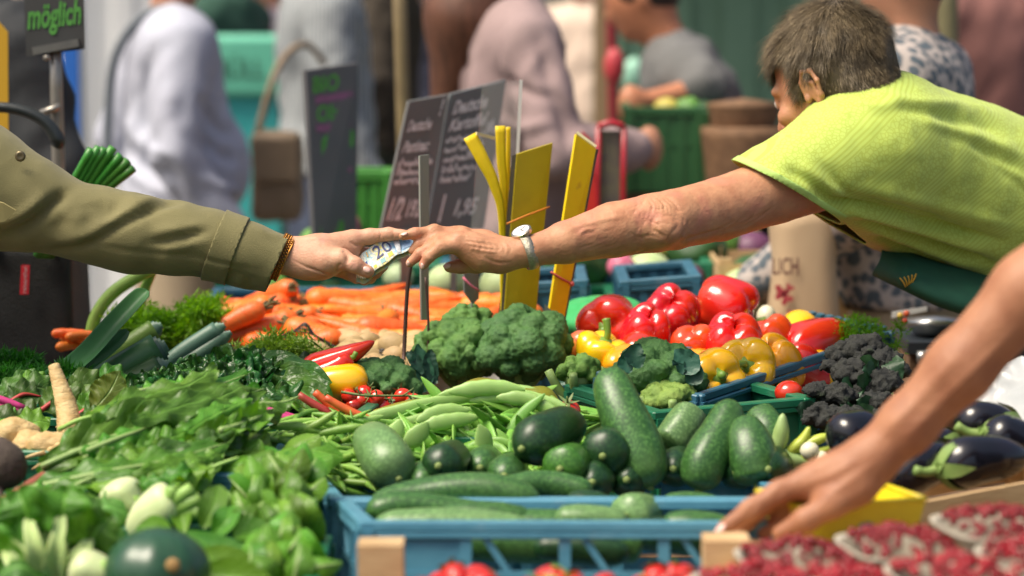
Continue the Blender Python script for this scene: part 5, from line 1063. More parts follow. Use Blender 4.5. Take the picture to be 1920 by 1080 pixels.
# ---------------- beans
def build_beans():
    bm_ = mat("flat_bean", (.15, .34, .045), (.21, .42, .07), sc=22, rough=.42, vary=.22, hue=.012, sss=.1, c3=(.30, .50, .14), sc3=14, thr3=(.58, .8)); bl = mat("flat_bean_light", (.34, .52, .17), (.26, .46, .10), sc=22, rough=.4, vary=.12, sss=.1)
    ms = []
    for k in range(5):
        rg = np.random.default_rng(k); L = rg.uniform(.11, .15); c = rg.uniform(-.018, .018); n = 18; t = np.linspace(0, 1, n)
        ms.append(proto("bean_pod", capsule([(-L / 2, 0, 0), (-L / 6, 0, c), (L / 6, 0, c), (L / 2, 0, -c * .4)], [.003, .0088, .0092, .0085, .002], 10, n, e=.1, sx=.36, up=(0, 0, 1), prof=lambda th, q: 1 + .05 * np.sin(q * 30)), bm_))
    rg = np.random.default_rng(8); lab = "green flat bean pod in the mound behind the courgettes"; grp = "flat beans heaped behind the courgettes"
    def top(px): return 742 + 60 * (abs(px - 930) / 240) ** 2
    n = 0
    while n < 250:
        px = rg.uniform(660, 1090); y0 = top(px); py = y0 + (905 - y0) * rg.random() ** .9
        D = 4.24 - (py - 745) * .0016; p = P(px, py, D)
        if py < y0 + 28: R3 = rot(rg.normal(0, .35) + (math.pi if rg.random() < .5 else 0), rg.normal(0, .15) - (px - 930) * .0012 * (1), rg.uniform(-.5, .5) + 1.3)
        else: R3 = rot(rg.normal(-1.2 if rg.random() < .6 else 0.2, .6), rg.normal(-.25, .3), rg.uniform(-1.5, 1.5))
        inst("bean_pod", ms[n % 5], p, R3, rg.uniform(.8, 1.15), lab, "bean", grp); n += 1
    for k, (pts, r) in enumerate((([(640, 800), (740, 772), (850, 748), (960, 738)], .010), ([(820, 742), (900, 730), (990, 738), (1060, 760)], .012), ([(880, 752), (960, 742), (1040, 760), (1080, 790)], .011), ([(660, 815), (760, 795), (840, 775), (900, 768)], .010), ([(840, 735), (920, 727), (985, 732)], .0125), ([(930, 745), (1000, 752), (1075, 800)], .011), ([(560, 808), (650, 798), (720, 780)], .008), ([(780, 790), (830, 772), (880, 770)], .012), ([(790, 800), (840, 790), (900, 782)], .012))):
        mk("bean_pod", capsule([P(x, y, 4.15 - .006 * k + (800 - y) * .0005) for x, y in pts], [.004, r, r, r * .9, .003], 10, 24, e=.08, sx=.45, up=(0, 0, 1), prof=lambda th, q: 1 + .05 * np.sin(q * 44)), bl, None, "long pale flat bean pod draped over the bean mound", "bean", "long pale beans on top of the mound")
    for k, (px, py) in enumerate(((735, 812), (780, 812), (902, 826))):      # pods end on, broad side out
        a = rg.uniform(-1.1, 1.1); c = P(px, py, 4.04); v, f = capsule([(0, 0, -.024), (.004, 0, 0), (0, 0, .024)], [.008, .015, .013, .004], 12, 14, e=.2, sx=.3, up=(1, 0, 0)); R3 = rot(.2 * k, 0, 0) @ np.array(Matrix.Rotation(a, 3, 'Y'))
        mk("bean_pod", (v @ R3.T + c, f), bl, None, "short broad pod standing on end in the bean mound", "bean", "short broad pods in the mound")
    # thin green beans to the left
    gm = mat("thin_bean", (.16, .33, .045), (.23, .42, .075), sc=22, rough=.42, vary=.22, hue=.012, sss=.1); ms = []
    for k in range(5):
        g = np.random.default_rng(k + 30); L = g.uniform(.09, .13); c = g.uniform(-.015, .015); ms.append(proto("green_bean", capsule([(-L / 2, 0, 0), (-L / 6, 0, c), (L / 6, 0, c), (L / 2, 0, 0)], [.0022, .0044, .0047, .0042, .0012], 8, 14, e=.12, prof=lambda th, q: 1 + .06 * np.sin(q * 26)), gm))
    n = 0
    while n < 150:
        px = rg.uniform(475, 700); y0 = 775 + .10 * abs(px - 600); py = rg.uniform(y0, 905); D = 4.16 - (py - 775) * .0017
        inst("green_bean", ms[n % 5], P(px, py, D), rot(rg.normal(.3, .9), rg.normal(-.05, .3), rg.uniform(0, 6)), rg.uniform(.85, 1.2), "thin green bean in the loose heap beside the flat beans", "bean", "thin green beans in a loose heap"); n += 1
    for pts in ([(520, 822), (560, 834), (605, 838)], [(555, 812), (595, 795), (632, 770)], [(505, 800), (560, 800), (610, 812)], [(590, 815), (640, 805), (690, 798)]):
        mk("green_bean", capsule([P(x, y, 4.02) for x, y in pts], [.003, .0062, .0066, .0060, .002], 9, 16, e=.1, prof=lambda th, q: 1 + .06 * np.sin(q * 30)), gm, None, "thick green bean lying on top of the loose bean heap", "bean", "thick green beans on top of the heap")
    ol = leafmat("yellowing_leaf", (.26, .24, .02), (.20, .22, .03), sc=20, tl=.3)
    for k, (pts, w) in enumerate((([(855, 728), (895, 715), (930, 712)], .020), ([(985, 728), (1030, 735), (1060, 775)], .022), ([(700, 770), (760, 755), (820, 745)], .012))): mk("bean_leaf", blade([P(x, y, 4.22 - .05 * (k == 1)) for x, y in pts], [.004, w, w * .8, .002], (0, -.6, 1), cup=-.5, seed=k, nu=12, nv=6), ol, None, ("yellowing leaf lying behind the top of the bean mound", "yellowing leaf folded over the bean mound beside the tomato", "narrow yellowing leaf under the cherry tomatoes")[k], "leaf")
build_beans()

# ---------------- courgettes
def build_courgettes():
    def cm(name, a, b, hi): return mat(name, a, tuple(x * 1.6 + .004 for x in b), sc=230, rough=.36, vary=.12, c3=hi, sc3=11, thr3=(.46, .78), bump=.10, bsc=60, stretch=(1, 1, 1), thr=(.46, .72), detail=5)
    mid = cm("courgette_mid", (.026, .088, .018), (.056, .145, .030), (.080, .170, .045)); dark = cm("courgette_dark", (.008, .038, .009), (.016, .058, .013), (.020, .066, .016)); pale = cm("courgette_pale", (.095, .195, .060), (.14, .25, .085), (.18, .29, .115)); brt = cm("courgette_bright", (.035, .13, .012), (.06, .18, .02), (.03, .10, .012))
    end = mat("courgette_end", (.20, .27, .07), (.15, .21, .05), sc=60, rough=.6)
    def z(pts, r, m, label, D, stub=(1,), e=.14, name="courgette"):
        q = [P(x, y, D + (d[0] if d else 0)) for x, y, *d in pts]; o = mk(name, capsule(q, r, 20, 30, e=e, prof=lambda th, t: 1 + .026 * np.cos(5 * th + 1) + .016 * np.sin(t * 9 + len(label)) + .010 * np.cos(3 * th + 7 * t)), m, None, label, "courgette")
        for i in stub:
            a = q[-1] if i else q[0]; b = q[-2] if i else q[1]; d = nrm(a - b); R3 = frame(d); st = tube([a - d * .004, a + d * .0015, a + d * .004], [.0062, .0052, .0040], 12, 5, prof=lambda th, t: 1 + .05 * np.cos(6 * th)); mk("stalk_end", st, end, o)
        return o
    z([(1138, 694, .07), (1162, 762, .03), (1197, 840, .0), (1219, 914, -.02)], [.025, .0305, .0345, .036, .029], mid, "large courgette standing upright, tallest of all", 3.93)
    z([(1374, 752, .06), (1352, 810, .03), (1322, 865, 0), (1310, 920, -.01)], [.020, .027, .0305, .031, .025], mid, "upright courgette right beside the tallest one", 3.92)
    z([(1420, 770, .10), (1440, 810, .07), (1455, 870, .05)], [.022, .028, .026], mid, "courgette leaning behind the second upright one", 3.94, stub=())
    z([(1392, 788, .06), (1408, 845, .02), (1420, 908, 0)], [.021, .032, .036, .031], mid, "broad pale sided courgette near the reaching hand", 3.90)
    z([(1300, 768, .10), (1280, 800, .08), (1250, 840, .06)], [.024, .028, .027], pale, "courgette lying behind the two upright ones", 3.98, stub=())
    z([(1085, 792, .15), (1030, 815, .06), (978, 842, .0)], [.026, .035, .037, .034], dark, "dark round ended courgette on top of the row", 3.88, e=.3)
    z([(1085, 860, .10), (1062, 874, .03), (1050, 880, .0)], [.028, .031, .031], brt, "bright green courgette end below the dark round one", 3.84, e=.35)
    z([(1150, 825, .12), (1138, 845, .04), (1130, 856, .0)], [.030, .034, .034], dark, "dark courgette end beside the tallest courgette", 3.88, e=.35)
    z([(686, 815, .12), (718, 850, .03), (748, 898, -.02)], [.024, .033, .0355, .029], pale, "pale green courgette leaning at the blue crate corner", 3.86, e=.2)
    z([(860, 850, .14), (835, 868, .05), (822, 874, .0)], [.026, .030, .030], dark, "dark courgette end beside the pale green one", 3.84, e=.35)
    z([(690, 945, -.02), (780, 930, .0), (900, 920, .0), (1012, 935, -.01)], [.013, .021, .0245, .024, .018], mid, "long courgette lying along the back of the blue crate", 3.72, stub=(0,))
    z([(686, 962, -.03), (760, 950, -.02), (880, 962, -.02), (1040, 985, -.02)], [.018, .021, .019, .017, .008], mid, "long curved courgette lying along the front of the blue crate", 3.66, stub=())
    z([(930, 918, .0), (1020, 908, .02), (1112, 922, .01)], [.014, .019, .019, .015], mid, "shorter courgette lying behind the long one", 3.76, stub=())
    z([(1230, 962, .10), (1190, 965, .03), (1172, 968, 0)], [.026, .029, .028], pale, "courgette end between the two blue rails", 3.64, e=.35)
    for k, (x0, y0, x1, y1, D, lab) in enumerate(((840, 1020, 1060, 1030, 3.52, "courgette seen through the opening of the front blue crate"), (1120, 1018, 1205, 1030, 3.5, "short courgette seen through the blue crate opening"), (700, 985, 1000, 995, 3.58, "pale courgette just behind the front blue rail"), (900, 985, 1200, 1000, 3.6, "courgette deep in the front blue crate"), (1180, 1000, 1340, 1020, 3.56, "courgette in the blue crate near the wooden post"))): z([(x0, y0), ((x0 + x1) / 2, (y0 + y1) / 2 - 4), (x1, y1)], [.018, .023, .023, .018], (mid, mid, pale, mid, dark)[k], lab, D, stub=())
    for k, (px, py, D, m, lab) in enumerate(((900, 878, 3.92, mid, "courgette tip behind the dark courgette ends"), (945, 893, 3.84, mid, "courgette tip under the dark round ended one"), (1175, 900, 3.88, dark, "dark courgette low beside the tallest one"), (1262, 880, 3.92, dark, "dark courgette low between the two upright ones"), (1440, 880, 3.88, dark, "dark courgette under the reaching fingers"), (1110, 905, 3.84, dark, "dark courgette low before the bright green end"), (620 + 170, 905, 3.84, mid, "courgette tip in front of the pale green one"), (1380, 885, 3.9, dark, "dark courgette low between upright and broad one"))): z([(px + 14, py - 12, .14), (px, py, .0)], [.027, .028, .027], m, lab, D, e=.3)
    for k, (x0, y0, x1, y1, D, lab) in enumerate(((700, 1008, 860, 1020, 3.48, "courgette low at the solid end of the front blue crate"), (1000, 1025, 1180, 1040, 3.47, "courgette low behind the slanting struts"), (820, 968, 1000, 975, 3.60, "courgette between the two long ones"), (1040, 972, 1180, 985, 3.58, "courgette behind the front rail in the middle"), (1240, 985, 1380, 995, 3.56, "courgette behind the front rail near the fingers"), (1060, 945, 1150, 955, 3.74, "courgette seen through the rear blue rail"), (1240, 948, 1360, 958, 3.74, "courgette behind the rear blue rail near the fingers"))): z([(x0, y0), ((x0 + x1) / 2, (y0 + y1) / 2 - 3), (x1, y1)], [.015, .020, .020, .015], (mid, dark, mid, pale, mid, dark, mid)[k], lab, D, stub=())
    fl = mat("marrow_skin", (.016, .062, .030), (.024, .082, .038), sc=90, rough=.32, c3=(.05, .13, .05), sc3=12, thr3=(.56, .75), coat=.15)
    v, f = ico((0, 0, 0), 1, 4); v = v * V(.062, .062, .052); v = v * (1 + .02 * np.cos(8 * np.arctan2(v[:, 1], v[:, 0])))[:, None]; o = mk("round_squash", (v + P(296, 1072, 3.30), f), fl, None, "dark green round squash at the front below the fennel", "squash")
    mk("blossom_scar", ico(P(324, 1060, 3.242), (.009, .004, .009), 2), mat("scar_tan", (.42, .26, .10), (.30, .18, .06), sc=200, rough=.8), o)
build_courgettes()
# ---------------- aubergines
def build_aubergines():
    am = mat("aubergine_skin", (.006, .006, .009), (.011, .009, .015), sc=20, rough=.2, coat=.35, vary=.1); gm = mat("aubergine_calyx", (.16, .26, .06), (.24, .34, .09), sc=40, rough=.55)
    for k, (pts, r, D, cal, lab) in enumerate((([(1560, 835, -.02), (1605, 812, .0), (1650, 800, .03)], .035, 3.86, 0, "round aubergine just above the reaching wrist"), ([(1665, 905, -.03), (1735, 872, .0), (1800, 860, .03)], .034, 3.74, 1, "aubergine lying nearest the wooden slats"), ([(1760, 880, -.02), (1840, 862, 0), (1930, 858, .02)], .036, 3.72, 1, "aubergine with green cap at the edge of the crate"), ([(1790, 800, .04), (1850, 790, .04), (1910, 800, .05)], .030, 3.86, 1, "aubergine at the back under the clear wrap"), ([(1840, 815, .02), (1900, 826, .02), (1960, 840, .03)], .034, 3.80, 1, "aubergine half covered by the clear wrap"), ([(1700, 846, .03), (1760, 838, .04), (1800, 832, .05)], .03, 3.84, 1, "aubergine squeezed behind the others"))):
        q = [P(x, y, D + d) for x, y, d in pts]; o = mk("aubergine", capsule(q, [r * .9, r, r * .85, r * .55], 18, 24, e=.28), am, None, lab, "aubergine")
        if cal:
            a = q[0] if k in (2, 4) else q[-1]; b = q[1]; d = nrm(a - b)
            for i in range(5):
                an = i * 1.2566; F = frame(d); side = F @ V(math.cos(an), math.sin(an), 0); mk("calyx", blade([a + d * .006, a - d * .012 + side * r * .75, a - d * .036 + side * r * 1.0], [.010, .009, .001], side + d * .3, nu=8, nv=4), gm, o)
            mk("stalk", tube([a, a + d * .02, a + d * .035 + V(0, 0, .006)], [.008, .006, .007], 8, 6), gm, o)
    # pale pods and small peppers beside the hand
    pm = mat("pale_pod", (.30, .44, .14), (.36, .50, .20), sc=30, rough=.45, vary=.1)
    for k, (pts, lab) in enumerate((([(1446, 865), (1462, 820), (1468, 775)], "long pale pod standing beside the green crate"), ([(1440, 840), (1480, 860), (1520, 868)], "pale pod lying at the foot of the upright pod"), ([(1475, 850), (1505, 826), (1518, 800)], "yellow green chilli pointing up beside the aubergine"), ([(1490, 845), (1530, 826), (1562, 815)], "yellow green chilli lying beside the aubergine"), ([(1500, 858), (1530, 850), (1560, 838)], "yellowish chilli lowest in the little heap"))): mk("pod" if k < 2 else "chilli", capsule([P(x, y, 3.98) for x, y in pts], [.008, .0125, .011, .004] if k < 2 else [.006, .0085, .007, .003], 10, 16, e=.1, prof=lambda th, t: 1 + .06 * np.cos(5 * th)), pm if k < 2 else mat("chilli_skin", (.48, .55, .08), (.40, .50, .06), sc=30, rough=.3), None, lab, "pod" if k < 2 else "chilli")
    wm = mat("onion_white", (.74, .70, .52), (.66, .62, .40), sc=30, rough=.4)
    for k, (px, py, lab) in enumerate(((1518, 845, "small white onion among the yellow chillies"), (1540, 858, "smaller white onion low among the chillies"))): mk("onion", ico(P(px, py, 3.95), (.014 - .003 * k, .014, .013 - .003 * k), 2), wm, None, lab, "onion")
build_aubergines()
# ================================================================== leafy produce
LF1 = leafmat("chard_leaf", (.062, .185, .012), (.110, .265, .022), sc=14, bump=.6, bsc=45, c3=(.11, .26, .045), thr3=(.55, .75), tl=.22)
LF2 = leafmat("spinach_leaf", (.080, .225, .014), (.135, .31, .026), sc=14, bump=.4, bsc=40, tl=.24)
LF3 = leafmat("kale_leaf", (.016, .072, .012), (.030, .115, .020), sc=20, bump=.9, bsc=70, tl=.15, rough=.25, vein=.2)
LFC = leafmat("curly_chard", (.030, .105, .014), (.055, .165, .022), sc=18, bump=.9, bsc=60, tl=.22, rough=.32)
LF4 = leafmat("lettuce_leaf", (.10, .27, .045), (.16, .36, .07), sc=14, bump=.5, bsc=50)
LF5 = leafmat("beet_leaf", (.05, .15, .025), (.10, .20, .03), sc=12, bump=.5, bsc=50, c3=(.16, .03, .03), thr3=(.62, .75))
LEEK = leafmat("leek_leaf", (.045, .150, .045), (.070, .195, .065), sc=10, bump=.2, bsc=30, tl=.2)
LEKG = leafmat("leek_grey", (.13, .23, .17), (.09, .19, .14), sc=10, bump=.2, bsc=30, tl=.1)
PALE = mat("fennel_white", (.66, .70, .42), (.50, .62, .28), sc=10, rough=.4, bump=.15, bsc=60, sss=.15, stretch=(1, 1, .3))
PKST = mat("pak_stalk", (.50, .62, .26), (.36, .52, .15), sc=10, rough=.4, bump=.15, bsc=60, sss=.1, stretch=(1, 1, .3))
STG = mat("stalk_green", (.22, .42, .07), (.32, .50, .12), sc=20, rough=.45, vary=.12)
RIB = mat("leaf_rib", (.26, .38, .12), rough=.5); RIBR = mat("rib_red", (.42, .035, .04), (.34, .05, .03), sc=30, rough=.45); RIBP = mat("rib_pink", (.56, .05, .22), (.46, .04, .16), sc=30, rough=.4); RIBO = mat("rib_orange", (.70, .16, .03), (.60, .08, .03), sc=30, rough=.4)
def leaf(root, pts, w, m, up=(0, -.6, 1), rib=None, seed=0, D=None, **kw):
    q = [P(x, y, d) for x, y, d in pts]; kw.setdefault("nu", 18); kw.setdefault("nv", 10)
    o = leaf_uv(mk("leaf", blade(q, w, up, seed=seed, **kw), m, root), kw["nu"], kw["nv"]); mod_sub(o, 1)
    if rib is not None:
        c = catmull(q, 16); T, N, B = frames(c, up); mk("rib", tube(c - N * .0012, [.0045, .0032, .0012], 6), rib, o)
    return o
def build_chard():
    root = empty("chard_bunch", P(200, 930, 3.85), "big bunch of green chard leaves with a red brown stalk", "chard"); sp = (
        ([(60, 905, 3.80), (170, 840, 3.84), (300, 770, 3.95), (448, 722, 4.08)], [.010, .045, .048, .030, .003], 1), ([(90, 880, 3.78), (210, 830, 3.82), (330, 790, 3.9), (490, 745, 4.02)], [.010, .034, .044, .036, .003], 2),
        ([(100, 905, 3.74), (220, 870, 3.77), (340, 845, 3.82), (480, 800, 3.92)], [.010, .030, .042, .034, .004], 3), ([(60, 930, 3.70), (200, 900, 3.70), (310, 880, 3.74), (430, 850, 3.82)], [.010, .030, .040, .030, .004], 4),
        ([(130, 820, 3.9), (240, 770, 3.98), (320, 752, 4.04), (400, 738, 4.10)], [.008, .030, .036, .024, .003], 5), ([(200, 800, 3.92), (330, 770, 3.98), (410, 762, 4.03), (480, 750, 4.08)], [.008, .026, .034, .03, .003], 6),
        ([(330, 850, 3.82), (390, 830, 3.84), (440, 815, 3.88), (505, 790, 3.95)], [.006, .022, .032, .026, .003], 7), ([(160, 930, 3.66), (260, 925, 3.66), (340, 900, 3.70), (400, 875, 3.75)], [.008, .026, .034, .024, .003], 8),
        ([(300, 800, 3.93), (400, 780, 3.97), (480, 770, 4.0), (560, 765, 4.05)], [.006, .024, .03, .026, .003], 9), ([(250, 860, 3.78), (330, 835, 3.83), (400, 800, 3.9), (470, 770, 3.98)], [.006, .03, .04, .03, .003], 10))
    rg = np.random.default_rng(17)
    for pts, w, sd in sp:
        for c in range(3):
            f0, f1 = ((0, 1), (.15, .7), (.45, 1.08))[c]; q = catmull(np.array(pts), 40); t = f0 + (f1 - f0) * np.linspace(0, 1, 4); lim = np.clip(t, 0, 1) * 39; q = np.stack([np.interp(lim, np.arange(40), q[:, k]) for k in range(3)], 1) + np.array([rg.uniform(-22, 22), rg.uniform(-16, 12) - 6 * c, -.012 * c]); q[-1] += np.array([rg.uniform(-30, 26), rg.uniform(-22, 10), 0]); k_ = (.98, .52, .58)[c]
            leaf(root, q, [x * k_ for x in w[:-1]] + [w[-2] * k_ * .6], LF1 if c == 0 else (LF1, LF1, LFC, LF2)[int(rg.integers(4))], up=(rg.uniform(-.5, .6), -rg.uniform(.3, 1.3), 1), rib=RIB if c == 0 or rg.random() < .4 else None, seed=sd * 3 + c, ruf=.009, rufn=3.0 + rg.uniform(0, 2), cup=rg.uniform(-.6, .5), vein=.0012, crink=.010, cs=58, nu=26, nv=14)
    for k in range(16): x, y = rg.uniform(120, 470), rg.uniform(760, 900); D = 4.0 - (y - 760) * .0021; mk("stalk", tube([P(x, y, D - .03), P(x - rg.uniform(20, 50), y + rg.uniform(6, 22), D - .035), P(x - rg.uniform(60, 100), y + rg.uniform(22, 44), D - .03)], [.0022, .003, .0036], 6, 8), (RIB, STG)[k % 2], root)
    mk("stalk", tube([P(-60, 985, 3.66), P(40, 925, 3.72), P(90, 890, 3.79), P(200, 828, 3.86)], [.0125, .011, .008, .004], 9, 16), mat("stalk_redbrown", (.34, .09, .06), (.26, .10, .05), sc=30, rough=.5), root)
    # curly dark bunch with pink and orange stalks
    root = empty("rainbow_chard", P(430, 800, 4.3), "dark curly chard bunch with pink and orange stalks beside the pointed peppers", "chard"); rg = np.random.default_rng(1)
    for k in range(26):
        px, py = rg.uniform(430, 590), 0; py = 712 + .12 * abs(px - 500) + rg.uniform(-28, 50); D = 4.42 - (py - 690) * .0022; a = rg.uniform(-.5, .5); L_ = rg.uniform(40, 75)
        leaf(root, [(px - L_ * .8, py + 16, D - .02), (px, py - 8 + 10 * a, D), (px + L_ * .8, py + 6 + 16 * a, D + .015)], [.006, .022, .028, .018, .003], LF3 if rg.random() < .35 else LFC, up=(.1 * a, -.9, .9), seed=k, ruf=.012, rufn=4.3, crink=.012, cs=62, nu=30, nv=14)
    for pts in ([(455, 715, 4.36), (520, 690, 4.38), (590, 735, 4.30), (610, 765, 4.26)], [(470, 735, 4.32), (530, 715, 4.33), (580, 745, 4.28), (600, 775, 4.22)]): leaf(root, pts, [.006, .026, .036, .026, .004], LFC, up=(.2, -.8, .9), seed=int(pts[0][1]), ruf=.010, rufn=4, crink=.010, cs=60, nu=30, nv=14)
    for k, (pts, m) in enumerate((([(436, 762), (500, 770), (565, 788)], RIBP), ([(440, 775), (510, 780), (560, 790)], RIBP), ([(590, 735), (620, 760), (660, 782)], RIBO), ([(600, 770), (650, 780), (720, 785)], RIBO), ([(620, 790), (680, 795), (740, 800)], RIBO), ([(560, 740), (600, 765), (650, 790)], RIBR), ([(610, 745), (650, 768), (700, 790)], RIBO))): mk("stalk", tube([P(x, y, 4.19 - .006 * k) for x, y in pts], [.0055, .0065, .006], 8, 10), m, root)
build_chard()
def build_kale():
    root = empty("savoy_kale", P(330, 740, 4.35), "very dark blistered kale leaves above the green chard", "kale"); rg = np.random.default_rng(6)
    for k in range(34):
        t = k / 33; px = 255 + 215 * t + rg.uniform(-14, 14); py = 748 - 62 * math.sin(min(1, t * 1.1) * 1.6) + rg.uniform(-10, 30); D = 4.34 - (py - 690) * .0016
        leaf(root, [(px - 36, py + 18, D - .014), (px, py - 6, D), (px + 40, py - 4 + rg.uniform(-16, 16), D + .01)], [.012, .026, .028, .020, .005], LF3, up=(rg.uniform(-.4, .4), -.9, .7), seed=k + 70, ruf=.010, rufn=5, crink=.020, cs=75, nu=26, nv=16)
build_kale()
def build_spinach():
    root = empty("spinach_bunch", P(530, 1090, 3.5), "bunch of smooth oval spinach leaves hanging beside the blue crate", "spinach"); rg = np.random.default_rng(9)
    for k in range(64):
        px = rg.uniform(455, 580); py = rg.uniform(880, 1085); D = 3.74 - (py - 865) * .0019 + rg.uniform(-.02, .03) + .0004 * abs(px - 540); lean = rg.normal(-.1, .45); L_ = rg.uniform(75, 130); dx = math.sin(lean) * L_ * .5; dy = math.cos(lean) * L_ * .5; w = rg.uniform(.014, .022)
        leaf(root, [(px + dx * .9, py + dy, D + .018), (px + dx * .3, py + dy * .3, D - .010), (px - dx * .4, py - dy * .4, D - .016), (px - dx, py - dy, D + .006)], [.004, w * .7, w * .98, w, w * .85, w * .5], LF2, up=(rg.uniform(-.6, .3), -1, .45), seed=k, cup=-.55, ruf=.0015, vein=.0010, rib=RIB if k % 3 == 0 else None, nu=14, nv=8)
    for k in range(15):
        px = rg.uniform(420, 600); py = rg.uniform(845, 895); D = 3.93 - (py - 830) * .0022; a = rg.uniform(-1.0, .4); L_ = rg.uniform(80, 120); dx, dy = math.cos(a) * L_ / 2, math.sin(a) * L_ / 2
        leaf(root, [(px - dx, py - dy, D), (px, py - 6, D - .01), (px + dx, py + dy, D)], [.004, .017, .024, .023, .014], LF2, up=(0, -.8, .8), seed=k + 90, cup=-.35, vein=.001, nu=12, nv=8)
    root = empty("pointed_greens", P(420, 1080, 3.45), "long narrow dark green leaves beside the round squash", "greens")
    for k, (pts, w) in enumerate((([(350, 1000, 3.5), (410, 1030, 3.44), (500, 1050, 3.42)], .016), ([(360, 1040, 3.42), (430, 1055, 3.38), (520, 1085, 3.36)], .018), ([(380, 990, 3.55), (400, 950, 3.56), (410, 910, 3.6)], .018), ([(345, 1000, 3.54), (340, 970, 3.56), (335, 945, 3.58)], .013), ([(400, 1000, 3.52), (425, 975, 3.52), (430, 950, 3.55)], .018), ([(330, 1040, 3.46), (290, 1000, 3.48), (260, 985, 3.5)], .02), ([(440, 1010, 3.48), (470, 1000, 3.5), (520, 1010, 3.5)], .02), ([(370, 1075, 3.36), (440, 1080, 3.34), (520, 1100, 3.32)], .02))): leaf(root, pts, [.004, w * .8, w, w * .8, .006], LF2 if k % 2 else LF1, up=(0, -.9, .6), seed=k, cup=.5, nu=12, nv=8)
build_spinach()
def build_fennel():
    fr = leafmat("fennel_frond", (.10, .26, .04), (.16, .34, .06), sc=30, tl=.2)
    for k, (pts, r, D, stalks, lab) in enumerate((([(215, 900), (232, 935), (262, 985)], .027, 3.64, [(262, 985, 300, 1010), (250, 930, 255, 985)], "fennel bulb with its cut base pointing up, above the others"), ([(335, 935), (300, 955), (240, 1010)], .029, 3.58, [(360, 915, 318, 945), (375, 935, 330, 955), (325, 915, 315, 945), (400, 955, 340, 965)], "large fennel bulb with short cut stalks"), ([(170, 985), (195, 1000), (205, 1040)], .022, 3.50, [(215, 1000, 195, 1000)], "small white fennel bulb beside the pak choi"), ([(460, 945), (435, 965), (415, 990)], .022, 3.62, [(405, 935, 430, 960), (420, 930, 440, 950), (432, 940, 440, 960)], "yellowish fennel bulb beside the spinach"), ([(130, 1060), (175, 1075), (220, 1100)], .026, 3.38, [(230, 1050, 190, 1070)], "fennel bulb lowest beside the round squash"))):
        q = [P(x, y, D) for x, y in pts]; o = mk("fennel_bulb", capsule(q, [r * .8, r, r * .95, r * .55], 18, 22, e=.22, prof=lambda th, t: 1 + .06 * np.cos(4 * th + t * 3) + .02 * np.cos(9 * th)), PALE, None, lab, "fennel")
        for x0, y0, x1, y1 in stalks: mk("stalk", tube([P(x0, y0, D - .012), P((x0 + x1) / 2, (y0 + y1) / 2, D - .014), P(x1, y1, D - .005)], [.0085, .0095, .012], 9, 6), STG, o)
    root = empty("pak_choi", P(80, 1090, 3.4), "pak choi head with pale fanned stalks at the near corner", "pak choi"); rg = np.random.default_rng(3)
    for k in range(11):
        a = -1.15 + 2.3 * k / 10; b0 = (95 + 22 * a, 1090); t0 = (95 + 95 * math.sin(a), 1075 - 135 * math.cos(a) * rg.uniform(.8, 1)); D = 3.40 + .02 * (k % 3)
        st = blade([P(b0[0], b0[1], D), P((b0[0] + t0[0]) / 2 + 6 * a, (b0[1] + t0[1]) / 2, D - .022), P(*t0, D)], [.015, .013, .009, .006], (0, -1, .25), cup=.6, nu=12, nv=6); mod_solid(mk("stalk", st, PKST, root), .004)
        leaf(root, [(t0[0] - 8 * a, t0[1] + 40, D + .004), (t0[0] + 10 * a, t0[1] - 10, D - .008), (t0[0] + 40 * a, t0[1] - 45, D + .01)], [.012, .034, .036, .024, .004], LF4 if k % 3 else LF2, up=(a * .5, -1, .5), seed=k, cup=.3, ruf=.006, rufn=3, crink=.004, vein=.0025, nu=18, nv=10)
    for k, (x, y, D) in enumerate(((20, 960, 3.62), (75, 940, 3.66), (150, 950, 3.64), (10, 1020, 3.46), (195, 960, 3.60), (120, 1000, 3.54), (30, 1075, 3.38), (60, 985, 3.56), (180, 1030, 3.48), (-20, 990, 3.5))): leaf(root, [(x - 50, y + 25, D), (x, y - 12, D - .02), (x + 60, y + 10, D)], [.01, .030, .036, .024, .004], LF2 if k % 2 else LF4, up=(.1, -.7, 1), seed=k + 30, cup=-.3, ruf=.007, rufn=3, vein=.003, crink=.004, nu=18, nv=10)
build_fennel()
